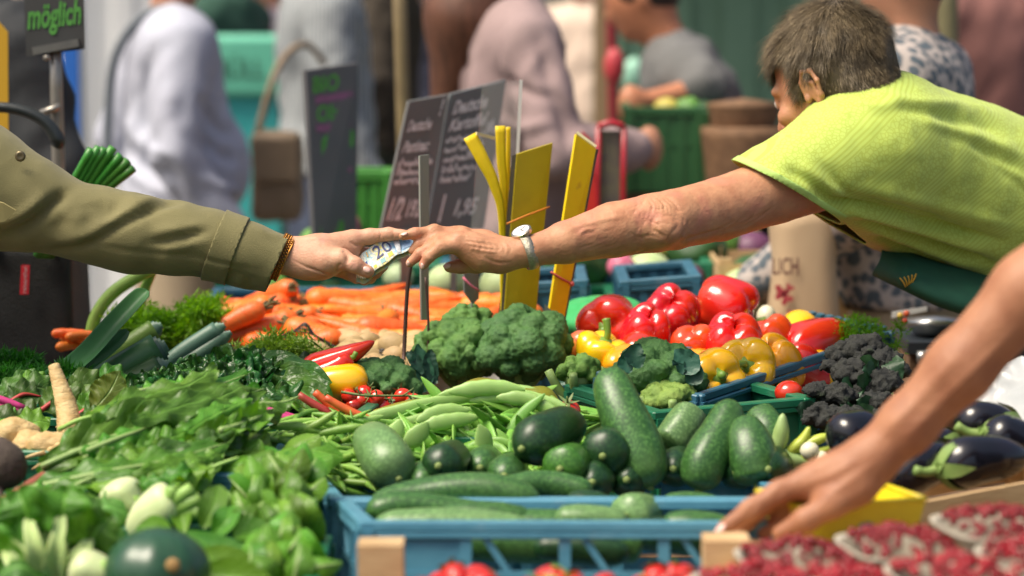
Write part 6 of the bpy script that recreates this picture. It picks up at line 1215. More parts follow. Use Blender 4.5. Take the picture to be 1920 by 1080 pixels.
def build_roots():
    pm = mat("parsnip_skin", (.62, .46, .22), (.50, .33, .13), sc=40, rough=.65, bump=.6, bsc=130, c3=(.36, .22, .08), sc3=60, thr3=(.62, .78), stretch=(1, 1, 3)); bm_ = mat("beet_skin", (.060, .042, .032), (.085, .062, .045), sc=40, rough=.75, bump=.6, bsc=110)
    o = mk("parsnip", tube([P(132, 830, 4.06), P(125, 770, 4.1), P(112, 720, 4.12), P(101, 684, 4.13)], list(.018 * np.array([.9, 1, .92, .85, .72, .62, .55, .45])), 14, 26, prof=lambda th, t: 1 + .04 * np.sin(t * 60) + .05 * np.cos(3 * th + 6 * t)), pm, None, "parsnip standing upright with its thin tip in the air", "parsnip")
    for k, (x, y, rx, ry, D, lab) in enumerate(((28, 812, .036, .022, 4.04, "knobbly celery root at the left edge"), (95, 838, .034, .022, 3.98, "knobbly celery root at the foot of the parsnip"), (192, 786, .028, .017, 4.10, "pale celery root half covered by beet leaves"), (60, 835, .03, .02, 4.0, "celery root between two others"), (120, 850, .026, .018, 3.96, "small celery root on the crate edge"))):
        v, f = ico(P(x, y, D), (rx, rx * .8, ry), 4); n = normals_of(v, f); v = v + n * ((fbm(v, 38, k) - .5) * .016 + (worley(v, 150, k) - .5) * .003)[:, None]; o = mk("celery_root", (v, f), pm, None, lab, "celery root"); rg = np.random.default_rng(k)
        for q in range(6): a = rg.uniform(2.5, 6.5); p0 = P(x, y, D) + V(math.cos(a) * rx, -.012, math.sin(a) * ry * .6); mk("rootlet", tube([p0, p0 + V(.02 * math.cos(a), -.006, -.004), p0 + V(.04 * math.cos(a), -.004, -.012)], [.0035, .0025, .001], 6, 8), pm, o)
    v, f = ico(P(-2, 872, 3.80), (.037, .037, .037), 4); v = v + normals_of(v, f) * ((fbm(v, 40, 3) - .5) * .006)[:, None]; o = mk("beetroot", (v, f), bm_, None, "big earthy dark beetroot at the left edge", "beetroot"); mk("tail", tube([P(-2, 915, 3.78), P(2, 940, 3.76)], [.008, .002], 7, 5), bm_, o)
    root = empty("beet_leaf_bunch", P(110, 800, 4.2), "ragged beet leaves with pink stalks behind the parsnip", "beet leaves"); rg = np.random.default_rng(12)
    for k in range(20):
        px, py = rg.uniform(0, 240), rg.uniform(715, 800); D = 4.34 - (py - 715) * .0026; a = rg.uniform(-.6, .6); leaf(root, [(px - 32, py + 14, D - .012), (px, py - 6, D), (px + 34, py + 8 * a, D + .01)], [.006, .020, .028, .026, .014], LF5 if k % 3 else LF1, up=(a * .5, -.9, .8), seed=k, ruf=.008, rufn=4, crink=.006, cs=60, rib=RIBR if k % 2 else None, nu=16, nv=10)
    leaf(root, [(175, 770, 4.16), (205, 735, 4.18), (225, 695, 4.2)], [.006, .024, .028, .020, .003], leafmat("beet_leaf_yellow", (.20, .26, .03), (.12, .22, .03), sc=16, c3=(.25, .06, .02), thr3=(.6, .75)), up=(.2, -1, .3), seed=5, ruf=.008, crink=.006, cs=60)
    for k, pts in enumerate(([(-30, 740), (10, 752), (45, 765)], [(-30, 755), (10, 764), (45, 772)], [(-30, 768), (5, 775), (40, 778)])): mk("stalk", tube([P(x, y, 4.16) for x, y in pts], [.006, .006, .005], 7, 6), RIBP, root)
build_roots()
def build_leeks():
    for k, (pts, w, m, up, lab) in enumerate((([(60, 740, 4.36), (150, 680, 4.42), (215, 610, 4.48), (262, 560, 4.52), (278, 545, 4.53)], [.020, .019, .018, .016, .010], LEEK, (-.5, -.9, .3), "tall flat dark green leek leaf standing up"), ([(100, 720, 4.40), (190, 660, 4.46), (240, 620, 4.5)], [.018, .017, .010], LEEK, (.2, -.9, .6), "dark leek leaf beneath the tall one"))):
        mod_sub(mod_solid(mk("leek_leaf", blade([P(*q) for q in pts], w, up, cup=.5, nu=18, nv=8, seed=k), m, None, lab, "leek"), .002), 1)
    for k, (pts, r, m, lab) in enumerate((([(150, 740), (220, 700), (298, 655)], .026, LEEK, "thick leek with blue green leaves, cut end beside the dill"), ([(180, 750), (250, 718), (302, 690)], .022, LEEK, "leek lying in front of the thick one"), ([(300, 690), (350, 655), (408, 618)], .014, LEKG, "grey green leek before the dill"), ([(330, 690), (380, 660), (420, 632)], .012, LEKG, "thin grey leek beside the pale tray"), ([(340, 705), (420, 680), (480, 655)], .012, LEKG, "grey leek leaf end before the potatoes"), ([(170, 690), (240, 650), (290, 618)], .017, leafmat("leek_lime", (.18, .32, .07), (.12, .25, .05), sc=14), "lime green leek heart above the thick leek"))):
        D = 4.47 - .02 * k if k < 2 else 4.62
        o = mk("leek", tube([P(x, y, D + .01 * i) for i, (x, y) in enumerate(pts)], [r * .8, r, r], 16, 14, sx=.75, prof=lambda th, t: 1 + .05 * np.cos(6 * th) + .04 * np.cos(11 * th + 1)), m, None, lab, "leek")
        e0 = P(*pts[-1], D + .02); d = nrm(e0 - P(*pts[-2], D + .01))
        for q in range(3): mk("layer", tube([e0 - d * .02, e0 + d * (.006 + .004 * q)], [r * (.9 - .22 * q), r * (.82 - .22 * q)], 14, 4, sx=.75, cap=False), LEKG, o)
    # spring onions sticking out of the bag behind the sleeve
    rg = np.random.default_rng(4); sm = mat("onion_green", (.035, .19, .020), (.06, .26, .03), sc=14, rough=.35, vary=.2, hue=.01, stretch=(1, 1, .3))
    for k in range(13):
        x1 = 168 + 82 * (k % 7) / 6 + rg.uniform(-4, 4); y1 = 280 + (22 if k % 7 > 3 else 0) * (k % 7 - 3) * .5 + 8 * (k // 7) + rg.uniform(-4, 4); D = 4.84 + .02 * (k // 7)
        mk("spring_onion", tube([P(70 + 4 * (k % 7), 480, D + .05), P(118 + 9 * (k % 7), 380, D + .02), P(x1, y1, D)], [.008, .0085, .0080], 9, 12, cap=True, prof=lambda th, t: 1 + .05 * np.cos(3 * th)), sm, None, "green spring onion shoot sticking up behind the olive sleeve", "spring onion", "spring onion shoots behind the sleeve")
    mk("celery_stalk", tube([P(168, 640, 4.9), P(180, 590, 4.9), P(215, 545, 4.9), P(280, 505, 4.9), P(330, 480, 4.9)], [.012, .011, .0115, .011, .008], 10, 20, prof=lambda th, t: 1 + .08 * np.cos(7 * th)), STG, None, "bent light green celery stalk under the olive sleeve", "celery")
    mk("celery_stalk", tube([P(255, 600, 4.92), P(268, 550, 4.92), P(290, 500, 4.92)], [.008, .009, .007], 9, 12, prof=lambda th, t: 1 + .08 * np.cos(7 * th)), STG, None, "short celery stalk behind the tip of the leek leaf", "celery")
build_leeks()
def fronds(name, spots, m, label, seed, n=26, size=.012, cat="herb"):
    """feathery foliage: thin branching stems with many small leaflets, one mass"""
    rg = np.random.default_rng(seed); vs, fs = [], []
    for (b, tip) in spots:
        b, tip = np.asarray(b), np.asarray(tip); c = catmull([b, (b + tip) / 2 + rg.normal(0, .012, 3) + V(0, 0, .012), tip], n); L_ = np.linalg.norm(tip - b)
        tv, tf = tube(c, [.0016, .0006], 4); k0 = len(vs); vs += list(tv); fs += [tuple(i + k0 for i in f) for f in tf]
        for i in range(3, n):
            for q in range(9):
                d = nrm(rg.normal(0, 1, 3) + nrm(tip - b) * .6); p = c[i] + d * rg.uniform(.002, .022) * (1.1 - .5 * i / n); s = size * rg.uniform(.5, 1.1); u = nrm(np.cross(d, rg.normal(0, 1, 3))); k0 = len(vs)
                vs += [p - u * s * .16, p + d * s * .5, p + d * s + u * s * .1, p + u * s * .22]; fs.append((k0, k0 + 3, k0 + 2, k0 + 1))
    return mk(name, (vs, fs), m, None, label, cat)
def build_dill():
    m = leafmat("dill_green", (.10, .28, .020), (.16, .36, .03), sc=12, tl=.45); md = leafmat("parsley_green", (.03, .15, .015), (.05, .20, .02), sc=12, tl=.35); rg = np.random.default_rng(2)
    sp = []
    for k in range(95):
        px = rg.uniform(238, 405); y1 = 600 - .20 * (px - 255) + rg.uniform(-4, 50); sp.append((P(px - rg.uniform(-30, 70), y1 + rg.uniform(25, 60), 4.90), P(px, y1, 4.90 + rg.uniform(-.05, .05))))
    fronds("dill", sp, m, "feathery bright green dill between leeks and carrots", 1)
    sp = [(P(rg.uniform(-20, 70), 725, 4.5), P(rg.uniform(-20, 72), rg.uniform(668, 712), 4.5 + rg.uniform(-.05, .05))) for k in range(30)]; fronds("parsley", sp, md, "curly dark parsley at the foot of the black bag", 2, size=.014)
    sp = [(P(rg.uniform(440, 640), rg.uniform(668, 700), 4.58), P(rg.uniform(410, 600), rg.uniform(652, 685), 4.58)) for k in range(26)]; fronds("herb_sprigs", sp, leafmat("herb_mid", (.16, .28, .03), (.10, .22, .03), sc=12, tl=.3), "loose yellow green herb sprigs strewn before the potatoes", 3)
    sp = [(P(rg.uniform(1570, 1680), 680, 4.74), P(rg.uniform(1560, 1690), rg.uniform(590, 655), 4.74)) for k in range(14)]; fronds("fennel_fronds", sp, m, "wispy green fronds in the far end of the pepper crate", 4, size=.009)
    sp = [(P(rg.uniform(-10, 190), 740, 4.40), P(rg.uniform(-10, 210), rg.uniform(700, 745), 4.40)) for k in range(22)]; fronds("carrot_greens", sp, md, "dark leafy carrot tops behind the beet leaves", 5, size=.016)
build_dill()
# ================================================================== berries, boards, bags
def build_berries():
    sm = mat("strawberry_skin", (.60, .025, .015), (.50, .012, .010), sc=40, rough=.25, coat=.3, vary=.12, bump=.4, bsc=260, c3=(.62, .14, .08), sc3=30, thr3=(.6, .8)); gm = mat("strawberry_cap", (.10, .26, .03), (.16, .34, .05), sc=40, rough=.5); ms = []; rg = np.random.default_rng(5)
    for k in range(3):
        v, f = ico((0, 0, 0), 1, 3); t = (v[:, 2] + 1) / 2; r = .55 + .5 * np.sqrt(np.clip(t, 0, 1)) - .15 * t ** 4; v = v * V(.016, .016, .019) * np.stack([r, r, np.ones_like(r)], 1); v = v + normals_of(v, f) * ((worley(v, 330, k) - .5) * .0016)[:, None]; ms.append(proto("strawberry", (v, f), sm))
    cal = proto("leafy_cap", join(*[blade([(0, 0, .017), (math.cos(a) * .009, math.sin(a) * .009, .0195), (math.cos(a) * .016, math.sin(a) * .016, .016)], [.003, .004, .0005], (0, 0, 1), nu=6, nv=3) for a in np.linspace(0, 6.28, 7)[:-1]]), gm)
    for k in range(100):
        px = 770 + 560 * rg.random(); D = rg.uniform(2.99, 3.235); x = (px - 960) / FPX * 3.1; z = .868 + .010 * math.sin(px * .031) + rg.uniform(-.012, .006)
        o = inst("strawberry", ms[k % 3], (x, D, z), rot(rg.uniform(0, 6), rg.uniform(-1.4, 1.4), rg.uniform(0, 6)), rg.uniform(.85, 1.25), "red strawberry in the pale wooden crate at the front", "strawberry", "strawberries in the wooden crate"); c = bpy.data.objects.new("leafy_cap", cal); COL.objects.link(c); c.parent = o
    # pulp punnets of redcurrants
    pm = mat("pulp_card", (.44, .40, .32), (.36, .33, .26), sc=60, rough=.9, bump=.4, bsc=200); cm = mat("currant_skin", (.36, .004, .012), (.24, .003, .009), sc=60, rough=.25, coat=.15, vary=.35); be = proto("redcurrant", ico((0, 0, 0), .0052, 2), cm)
    spots = [(1500, 1048, 3.14, "redcurrant punnet nearest the reaching hand"), (1690, 1022, 3.17, "redcurrant punnet beside the yellow tub"), (1870, 985, 3.20, "redcurrant punnet at the back edge"), (1590, 1100, 2.98, "redcurrant punnet cut by the bottom edge"), (1790, 1080, 3.0, "redcurrant punnet in the front middle"), (1960, 1045, 3.05, "redcurrant punnet in the corner"), (1420, 1098, 3.02, "redcurrant punnet beside the wooden post")]
    allb = []
    for k, (px, py, D, lab) in enumerate(spots):
        c = P(px, py, D); R3 = rot(.18, 0, 0); root = empty("punnet", c - V(0, 0, .05), "pale card " + lab, "punnet"); w, l, h = .062, .075, .05; ring = []
        for q in np.linspace(0, 2 * math.pi, 32, endpoint=False): e = 4; x = math.copysign(abs(math.cos(q)) ** (2 / e), math.cos(q)); y = math.copysign(abs(math.sin(q)) ** (2 / e), math.sin(q)); ring.append((x, y))
        vs = []
        for s_, z in ((.80, -h), (.86, -h * .7), (.96, -.004), (1.06, 0), (1.05, -.004)): vs += [c + R3 @ V(x * w * s_, y * l * s_, z) for x, y in ring]
        fs = [(i * 32 + j, i * 32 + (j + 1) % 32, (i + 1) * 32 + (j + 1) % 32, (i + 1) * 32 + j) for i in range(4) for j in range(32)] + [tuple(range(31, -1, -1))]; mod_solid(mk("tray", (vs, fs), pm, root), .0025)
        for b in range(120):
            u, v_ = rg.uniform(-.86, .86), rg.uniform(-.86, .86); allb.append((c + R3 @ V(u * w, v_ * l, -.002 + .020 * (1 - u * u) * (1 - v_ * v_) + rg.uniform(-.003, .004)), rg.uniform(.85, 1.15)))
    allb.sort(key=lambda q: q[0][1]); rest = []; n = 0
    for i, (p, s_) in enumerate(allb):
        xx = 960 + p[0] / p[1] * FPX; vis = xx < 1930 and (CAMZ - p[2]) / p[1] * FPX - 30 < 1100
        if vis and n < 290: inst("redcurrant", be, p, rot(0), s_, "red currant berry heaped in a pale card punnet", "berry", "redcurrants in the punnets"); n += 1
        else: rest.append(ico(p, .0052 * s_, 1))
    if rest: mk("redcurrant_heap", join(*rest), cm, None, "remaining redcurrants filling the pale card punnets", "berries", kind="stuff")
    ym = mat("yellow_tub_plastic", (.80, .66, .02), (.74, .58, .02), sc=20, rough=.35); root = empty("yellow_tub", P(1600, 1015, 3.42), "low yellow plastic tub behind the redcurrants", "tub")
    a, b = P(1500, 952, 3.36), P(1735, 936, 3.42); t = nrm(b - a); bk = nrm(V(-t[1], t[0], 0)) * .12; a2, b2 = a - V(0, 0, .045) + t * .014, b - V(0, 0, .045) - t * .014
    top = [a, b, b + bk, a + bk]; bot = [a2, b2, b2 + bk * .9, a2 + bk * .9]; mod_solid(mk("body", (top + bot, [(0, 1, 5, 4), (1, 2, 6, 5), (2, 3, 7, 6), (3, 0, 4, 7), (4, 5, 6, 7)]), ym, root, smooth=False), .002)
    mk("rim", join(*[tube([top[i], top[(i + 1) % 4]], .0035, 8, 2) for i in range(4)]), ym, root)
    # clear wrap over the aubergines
    vs = []; n = 26
    for i in range(n):
        for j in range(n): u, w = i / (n - 1), j / (n - 1); vs.append(P(1790 + 220 * u, 650 + 185 * w + 60 * (1 - u), 4.04 - .18 * w + .02 * math.sin(u * 7)))
    vs = np.array(vs); nn = V(0, -.7, .7); vs = vs + nn * ((fbm(vs, 24, 4) - .5) * .05 + np.abs(fbm(vs, 60, 8, 2) - .5) * .03)[:, None]
    wm = mat("clear_wrap", (.86, .90, .90), rough=.22, trans=.35, alpha=.72, spec=.6); mk("plastic_wrap", (vs, [(i * n + j, i * n + j + 1, (i + 1) * n + j + 1, (i + 1) * n + j) for i in range(n - 1) for j in range(n - 1)]), wm, None, "crumpled clear plastic wrap over the aubergines", "plastic wrap")
build_berries()

def quadmap(q, vf, z=.003):
    """lay a flat shape in the unit square onto a quad given bottom left, bottom right, top right, top left"""
    v, f = vf; a, b, c, d = [np.asarray(x) for x in q]; n = nrm(np.cross(b - a, d - a)); n = n if n[1] < 0 else -n
    return np.array([(a * (1 - x) + b * x) * (1 - y) + (d * (1 - x) + c * x) * y for x, y, _ in v]) + n * z, f
def write(txt, x0, y0, x1, y1, shear=.25, thick=.0):
    v, f = text_mesh(txt, 1.0, shear, thick); v = v.copy(); lo, hi = v.min(0), v.max(0); v[:, 0] = x0 + (v[:, 0] - lo[0]) / (hi[0] - lo[0]) * (x1 - x0); v[:, 1] = y0 + (v[:, 1] - lo[1]) / (hi[1] - lo[1]) * (y1 - y0); return v, f
def scrawl(x0, x1, y, h, seed, w=.02, n=26):
    """a line of running handwriting as a flat ribbon"""
    rg = np.random.default_rng(seed); vs, fs = [], []; px = np.linspace(x0, x1, n); up = [y + h * (.5 if k % 2 else 0) * rg.uniform(.5, 1.3) + (h * .6 if rg.random() < .18 else 0) for k in range(n)]; p = catmull(np.stack([px, up, np.zeros(n)], 1), n * 4); t = np.gradient(p, axis=0); nn = np.stack([-t[:, 1], t[:, 0], 0 * t[:, 0]], 1); nn /= np.linalg.norm(nn, axis=1)[:, None] + 1e-9
    m = len(p); vs = np.vstack([p - nn * w / 2, p + nn * w / 2]); fs = [(i, i + 1, m + i + 1, m + i) for i in range(m - 1)]; return vs, fs
def build_boards():
    ye = mat("board_yellow", (.88, .66, .003), (.84, .60, .006), sc=20, rough=.5, bump=.15, bsc=80, c3=(.60, .36, .02), sc3=35, thr3=(.66, .8)); y_shade = mat("board_yellow_shaded", (.52, .41, .010), (.46, .36, .012), sc=20, rough=.5, bump=.15, bsc=60); cr = mat("board_cream", (.78, .70, .40), rough=.6); bk = mat("board_black", (.02, .02, .02), rough=.5); rb = mat("rubber_band", (.55, .10, .08), rough=.6); rbo = mat("rubber_band_orange", (.62, .20, .02), rough=.6); gy = mat("grey_metal", (.22, .22, .20), (.17, .17, .16), sc=40, rough=.4, metal=.5)
    D = 4.74
    # tall yellow board, its shade painted as a darker yellow, with folded yellow leaves
    q = [P(935, 700, D), P(992, 700, D + .03), P(1035, 268, D + .03), P(968, 289, D)]; o = mk("price_board", poly_plate(q, .004), y_shade, None, "tall yellow price board with painted-in shade between the two brighter yellow ones", "price board", smooth=False)
    mk("edge_strip", poly_plate([P(927, 700, D + .02), P(936, 700, D), P(969, 289, D), P(961, 292, D + .02)], .003), bk, o, smooth=False); mk("edge_strip", poly_plate([P(993, 590, D + .035), P(1004, 590, D + .04), P(1020, 425, D + .04), P(1010, 420, D + .035)], .002), ye, o, smooth=False)
    mk("rubber_band", tube([P(950, 420, D - .012), P(985, 405, D - .008), P(1030, 388, D + .02)], .0016, 6, 8), rbo, o)
    o = mk("price_board", blade([P(881, 254, D), P(905, 300, D), P(928, 350, D + .005), P(942, 430, D + .01), P(943, 700, D + .015)], [.0125, .0115, .009, .006, .005], (.5, -1, 0), nu=20, nv=3), ye, None, "narrow yellow price strip bent away from the others", "price board"); mod_solid(o, .002)
    mk("top_fold", poly_plate([P(893, 247, D), P(926, 256, D + .03), P(926, 262, D + .03), P(893, 253, D)], .003), cr, o, smooth=False)
    o = mk("price_board", blade([P(938, 236, D + .03), P(940, 300, D + .03), P(945, 380, D + .03), P(946, 700, D + .03)], [.0085, .008, .006, .004], (.3, -1, 0), nu=16, nv=3), ye, None, "slim yellow price strip standing behind the bent one", "price board"); mod_solid(o, .003)
    o = mk("price_board", blade([P(953, 238, D + .05), P(953, 300, D + .05), P(950, 700, D + .05)], [.0035, .0035, .003], (.3, -1, 0), nu=12, nv=3), ye, None, "slimmest yellow price strip beside the clear sheet", "price board"); mod_solid(o, .003)
    q = [P(1027, 592, D - .02), P(1051, 624, D), P(1116, 279, D), P(1079, 252, D - .02)]; o = mk("price_board", poly_plate(q, .005), ye, None, "bright yellow price board leaning over the broccoli, dark back edge", "price board", smooth=False)
    mk("back_edge", poly_plate([P(1051, 624, D), P(1055, 624, D + .015), P(1121, 280, D + .015), P(1116, 279, D)], .002), bk, o, smooth=False); mk("top_edge", poly_plate([P(1079, 250, D - .02), P(1116, 277, D), P(1119, 274, D + .012), P(1083, 247, D - .008)], .002), cr, o, smooth=False)
    mk("rubber_band", tube([P(1033, 510, D - .024), P(1052, 522, D - .018), P(1072, 532, D - .002)], .0020, 6, 8), rb, o); mk("knot", ico(P(1072, 532, D - .004), .0045, 2), rb, o)
    mk("spike", tube([P(1040, 610, D - .004), P(1034, 700, D - .004)], .0025, 6, 3), gy, o)
    tg = mk("tag_holder", poly_plate([P(1021, 570, D - .05), P(1040, 588, D - .05), P(1039, 612, D - .05), P(1022, 600, D - .05)], .002), gy, None, "small grey metal tag on a wire spike in the broccoli", "tag", smooth=False); mk("spike", tube([P(1039, 600, D - .05), P(1028, 655, D - .05), P(1024, 690, D - .04)], .0015, 5, 6), gy, tg)
    # clear sheet
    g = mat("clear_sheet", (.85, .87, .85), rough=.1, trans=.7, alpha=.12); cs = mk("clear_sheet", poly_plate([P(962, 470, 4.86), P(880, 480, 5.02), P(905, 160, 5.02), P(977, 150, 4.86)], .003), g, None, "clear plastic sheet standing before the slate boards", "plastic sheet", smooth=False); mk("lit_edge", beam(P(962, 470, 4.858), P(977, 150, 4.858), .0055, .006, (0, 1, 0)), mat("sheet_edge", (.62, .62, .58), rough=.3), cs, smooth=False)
    # grey spikes among the carrots
    for k, (pts, r, lab) in enumerate((([(775, 470, 4.62), (764, 540, 4.62), (758, 650, 4.62), (756, 690, 4.6)], .0036, "dark metal price spike standing in the potatoes"), ([(798, 520, 4.62), (803, 600, 4.62), (802, 670, 4.62)], .0022, "thin dark wire spike beside the grey card"))): mk("price_spike", tube([P(*p) for p in pts], r, 7, 12), mat("spike_dark", (.09, .05, .04), rough=.5, metal=.3), None, lab, "spike")
    mk("price_card", poly_plate([P(789, 600, 4.64), P(803, 600, 4.66), P(803, 290, 4.66), P(786, 292, 4.64)], .003), mat("card_grey", (.30, .31, .27), rough=.4), None, "narrow grey price card seen almost edge on behind the hands", "price card", smooth=False)
    o = mk("price_card", poly_plate([P(870, 548, 4.78), P(886, 570, 4.79), P(897, 560, 4.8), P(897, 505, 4.8), P(869, 505, 4.78)], .003), mat("card_slate", (.16, .17, .17), rough=.4), None, "dark grey card standing in the carrots under the wrist", "price card", smooth=False); mk("rubber_band", tube([P(868, 520, 4.77), P(884, 536, 4.77), P(898, 545, 4.78)], .002, 6, 6), mat("band_pink", (.60, .14, .22), rough=.5), o); mk("spike", tube([P(884, 565, 4.79), P(884, 600, 4.79)], .0018, 5, 3), gy, o)
    # slate boards
    sl = mat("slate", (.138, .145, .142), (.165, .172, .168), sc=7, rough=.75, bump=.1, bsc=40); sl2 = mat("slate_blue", (.125, .142, .148), (.16, .175, .18), sc=7, rough=.75); ch = mat("chalk", (.80, .83, .84), (.58, .60, .61), sc=120, rough=.95); Ds = 5.38
    L4 = [P(712, 432, Ds), P(795, 432, Ds + .05), P(838, 177, Ds + .05), P(765, 190, Ds)]; o = mk("slate_board", poly_plate(L4, .008), sl, None, "grey slate price board with chalk handwriting and an exclamation mark", "price board", smooth=False)
    tx = [write("Deutsche", .10, .76, .70, .85, .4, .03), write("!", .84, .85, .92, .98, .3, .03), write("Pastinac", .08, .60, .74, .69, .4, .03), scrawl(.06, .88, .50, .05, 3, .022, 30), scrawl(.06, .80, .43, .05, 4, .022, 28), scrawl(.06, .7, .36, .05, 14, .022, 24), write("1/2", .06, .08, .40, .26, .3, .03), write("192", .48, .10, .80, .24, .2, .03)]
    mk("lettering", quadmap(L4, join(*tx), .0055), ch, o, smooth=False)
    R4 = [P(800, 432, Ds + .055), P(905, 428, Ds + .13), P(947, 150, Ds + .13), P(843, 176, Ds + .055)]; o = mk("slate_board", poly_plate(R4, .008), sl2, None, "larger slate price board crowded with chalk handwriting", "price board", smooth=False)
    tx = [write("Deutsche", .08, .84, .70, .94, .4, .03), write("Kartoffel", .06, .72, .76, .81, .4, .03), scrawl(.05, .78, .64, .05, 6, .018, 32), scrawl(.05, .74, .57, .05, 7, .018, 30), scrawl(.06, .72, .50, .05, 8, .018, 30), scrawl(.06, .66, .42, .05, 18, .018, 28), scrawl(.06, .6, .35, .05, 19, .018, 24), scrawl(.76, .98, .66, .08, 12, .025, 8), write("1", .14, .06, .22, .26, .2, .03), write("1,95", .40, .08, .82, .22, .3, .03)]
    mk("lettering", quadmap(R4, join(*tx), .0055), ch, o, smooth=False)
    wo = MATS["pale_wood"]; mk("board_stand", join(beam(P(760, 430, Ds + .02), P(760, 694, Ds + .045), .02, .012), beam(P(850, 430, Ds + .09), P(850, 694, Ds + .09), .02, .012)), gy, None, "pair of grey legs holding the slate boards", "stand", smooth=False)
    # narrow blackboard with green and violet chalk
    Dn = 5.95; N4 = [P(590, 520, Dn), P(664, 510, Dn + .08), P(668, 118, Dn + .08), P(570, 132, Dn)]; o = mk("chalk_board", poly_plate(N4, .012), mat("blackboard", (.125, .12, .125), (.10, .10, .105), sc=8, rough=.7), None, "narrow grey chalkboard with green figures and violet lines", "price board", smooth=False); cg = mat("chalk_green", (.11, .38, .07), (.07, .25, .05), sc=90, rough=.95); cv = mat("chalk_violet", (.30, .12, .22), (.22, .09, .17), sc=90, rough=.95)
    tx = [write("BIO", .10, .885, .62, .965, .1, .03), write("Obst", .16, .745, .80, .825, .1, .03), write("2", .22, .40, .60, .68, .0, .02), scrawl(.70, .90, .62, .10, 5, .05, 8), scrawl(.12, .6, .18, .1, 9, .04, 10), scrawl(.5, .66, .06, .34, 10, .05, 6)]
    [mk("lettering", quadmap(N4, q_, .008), cg, o, smooth=False) for q_ in tx]; [mk("ruled_line", quadmap(N4, q_, .008), cv, o, smooth=False) for q_ in (scrawl(.14, .90, .85, .01, 1, .034), scrawl(.14, .86, .71, .01, 2, .034), scrawl(.66, .88, .49, .01, 3, .022, 6))]
    mk("leg", beam(P(626, 500, Dn + .05), P(626, 626, Dn + .05), .03, .02), MATS["grey_metal"], o, smooth=False)
    # board on a steel pole
    Dp = 5.15; B4 = [P(50, 106, Dp), P(159, 92, Dp), P(156, -60, Dp), P(44, -52, Dp)]; o = mk("pole_sign", poly_plate(B4, .008), mat("blackboard_dark", (.045, .047, .045), (.06, .06, .058), sc=8, rough=.6), None, "black sign with green chalk writing on a steel pole", "sign", smooth=False)
    mk("lettering", quadmap(B4, write("möglich", .04, .22, .96, .62, .2, .03), .0055), cg, o, smooth=False); mk("lettering", quadmap(B4, scrawl(.06, .95, .72, .10, 3, .04, 14), .0055), cg, o, smooth=False); mk("clamp", beam(P(62, 96, Dp - .01), P(148, 80, Dp - .01), .012, .014), MATS["grey_metal"], o, smooth=False)
    st = mat("steel_pole", (.34, .32, .28), (.28, .26, .23), sc=20, rough=.35, metal=.6); mk("pole", tube([P(104, 84, Dp + .006), P(110, 330, Dp + .006), P(122, 900, Dp + .006)], [.0115, .0125, .0125], 12, 6), st, o); mk("bracket", tube([P(76, 212, Dp - .01), P(112, 200, Dp - .01)], [.006, .007], 8, 3), st, o); mk("wing_nut", ico(P(88, 108, Dp - .01), (.008, .006, .006), 2), st, o)
    # red framed stand and pole
    rd = mat("red_frame", (.42, .012, .022), (.34, .010, .018), sc=20, rough=.3, coat=.3); o = empty("red_stand", P(1140, 500, 6.0), "dark red framed card stand behind the yellow boards", "stand"); a = .052
    for s_ in (-1, 1): mk("upright", tube([P(1146 + 24 * s_, 238, 6.0), P(1144 + 24 * s_, 400, 6.0), P(1142 + 24 * s_, 600, 6.0)], .006, 8, 4), rd, o)
    mk("top_bar", tube([P(1122, 238, 6.0), P(1146, 230, 6.0), P(1170, 238, 6.0)], .0075, 8, 6), rd, o); mk("card", poly_plate([P(1122, 420, 6.01), P(1166, 420, 6.01), P(1168, 245, 6.01), P(1124, 245, 6.01)], .003), mat("card_dark", (.10, .085, .085), (.16, .15, .09), sc=30, rough=.4), o, smooth=False)
    mk("leaning_board", poly_plate([P(1080, 632, 5.9), P(1136, 632, 5.9), P(1108, 262, 5.9), P(1090, 245, 5.9)], .006), mat("red_board", (.58, .03, .02), rough=.4), None, "bright red board leaning behind the leaning yellow one", "board", smooth=False)
build_boards()
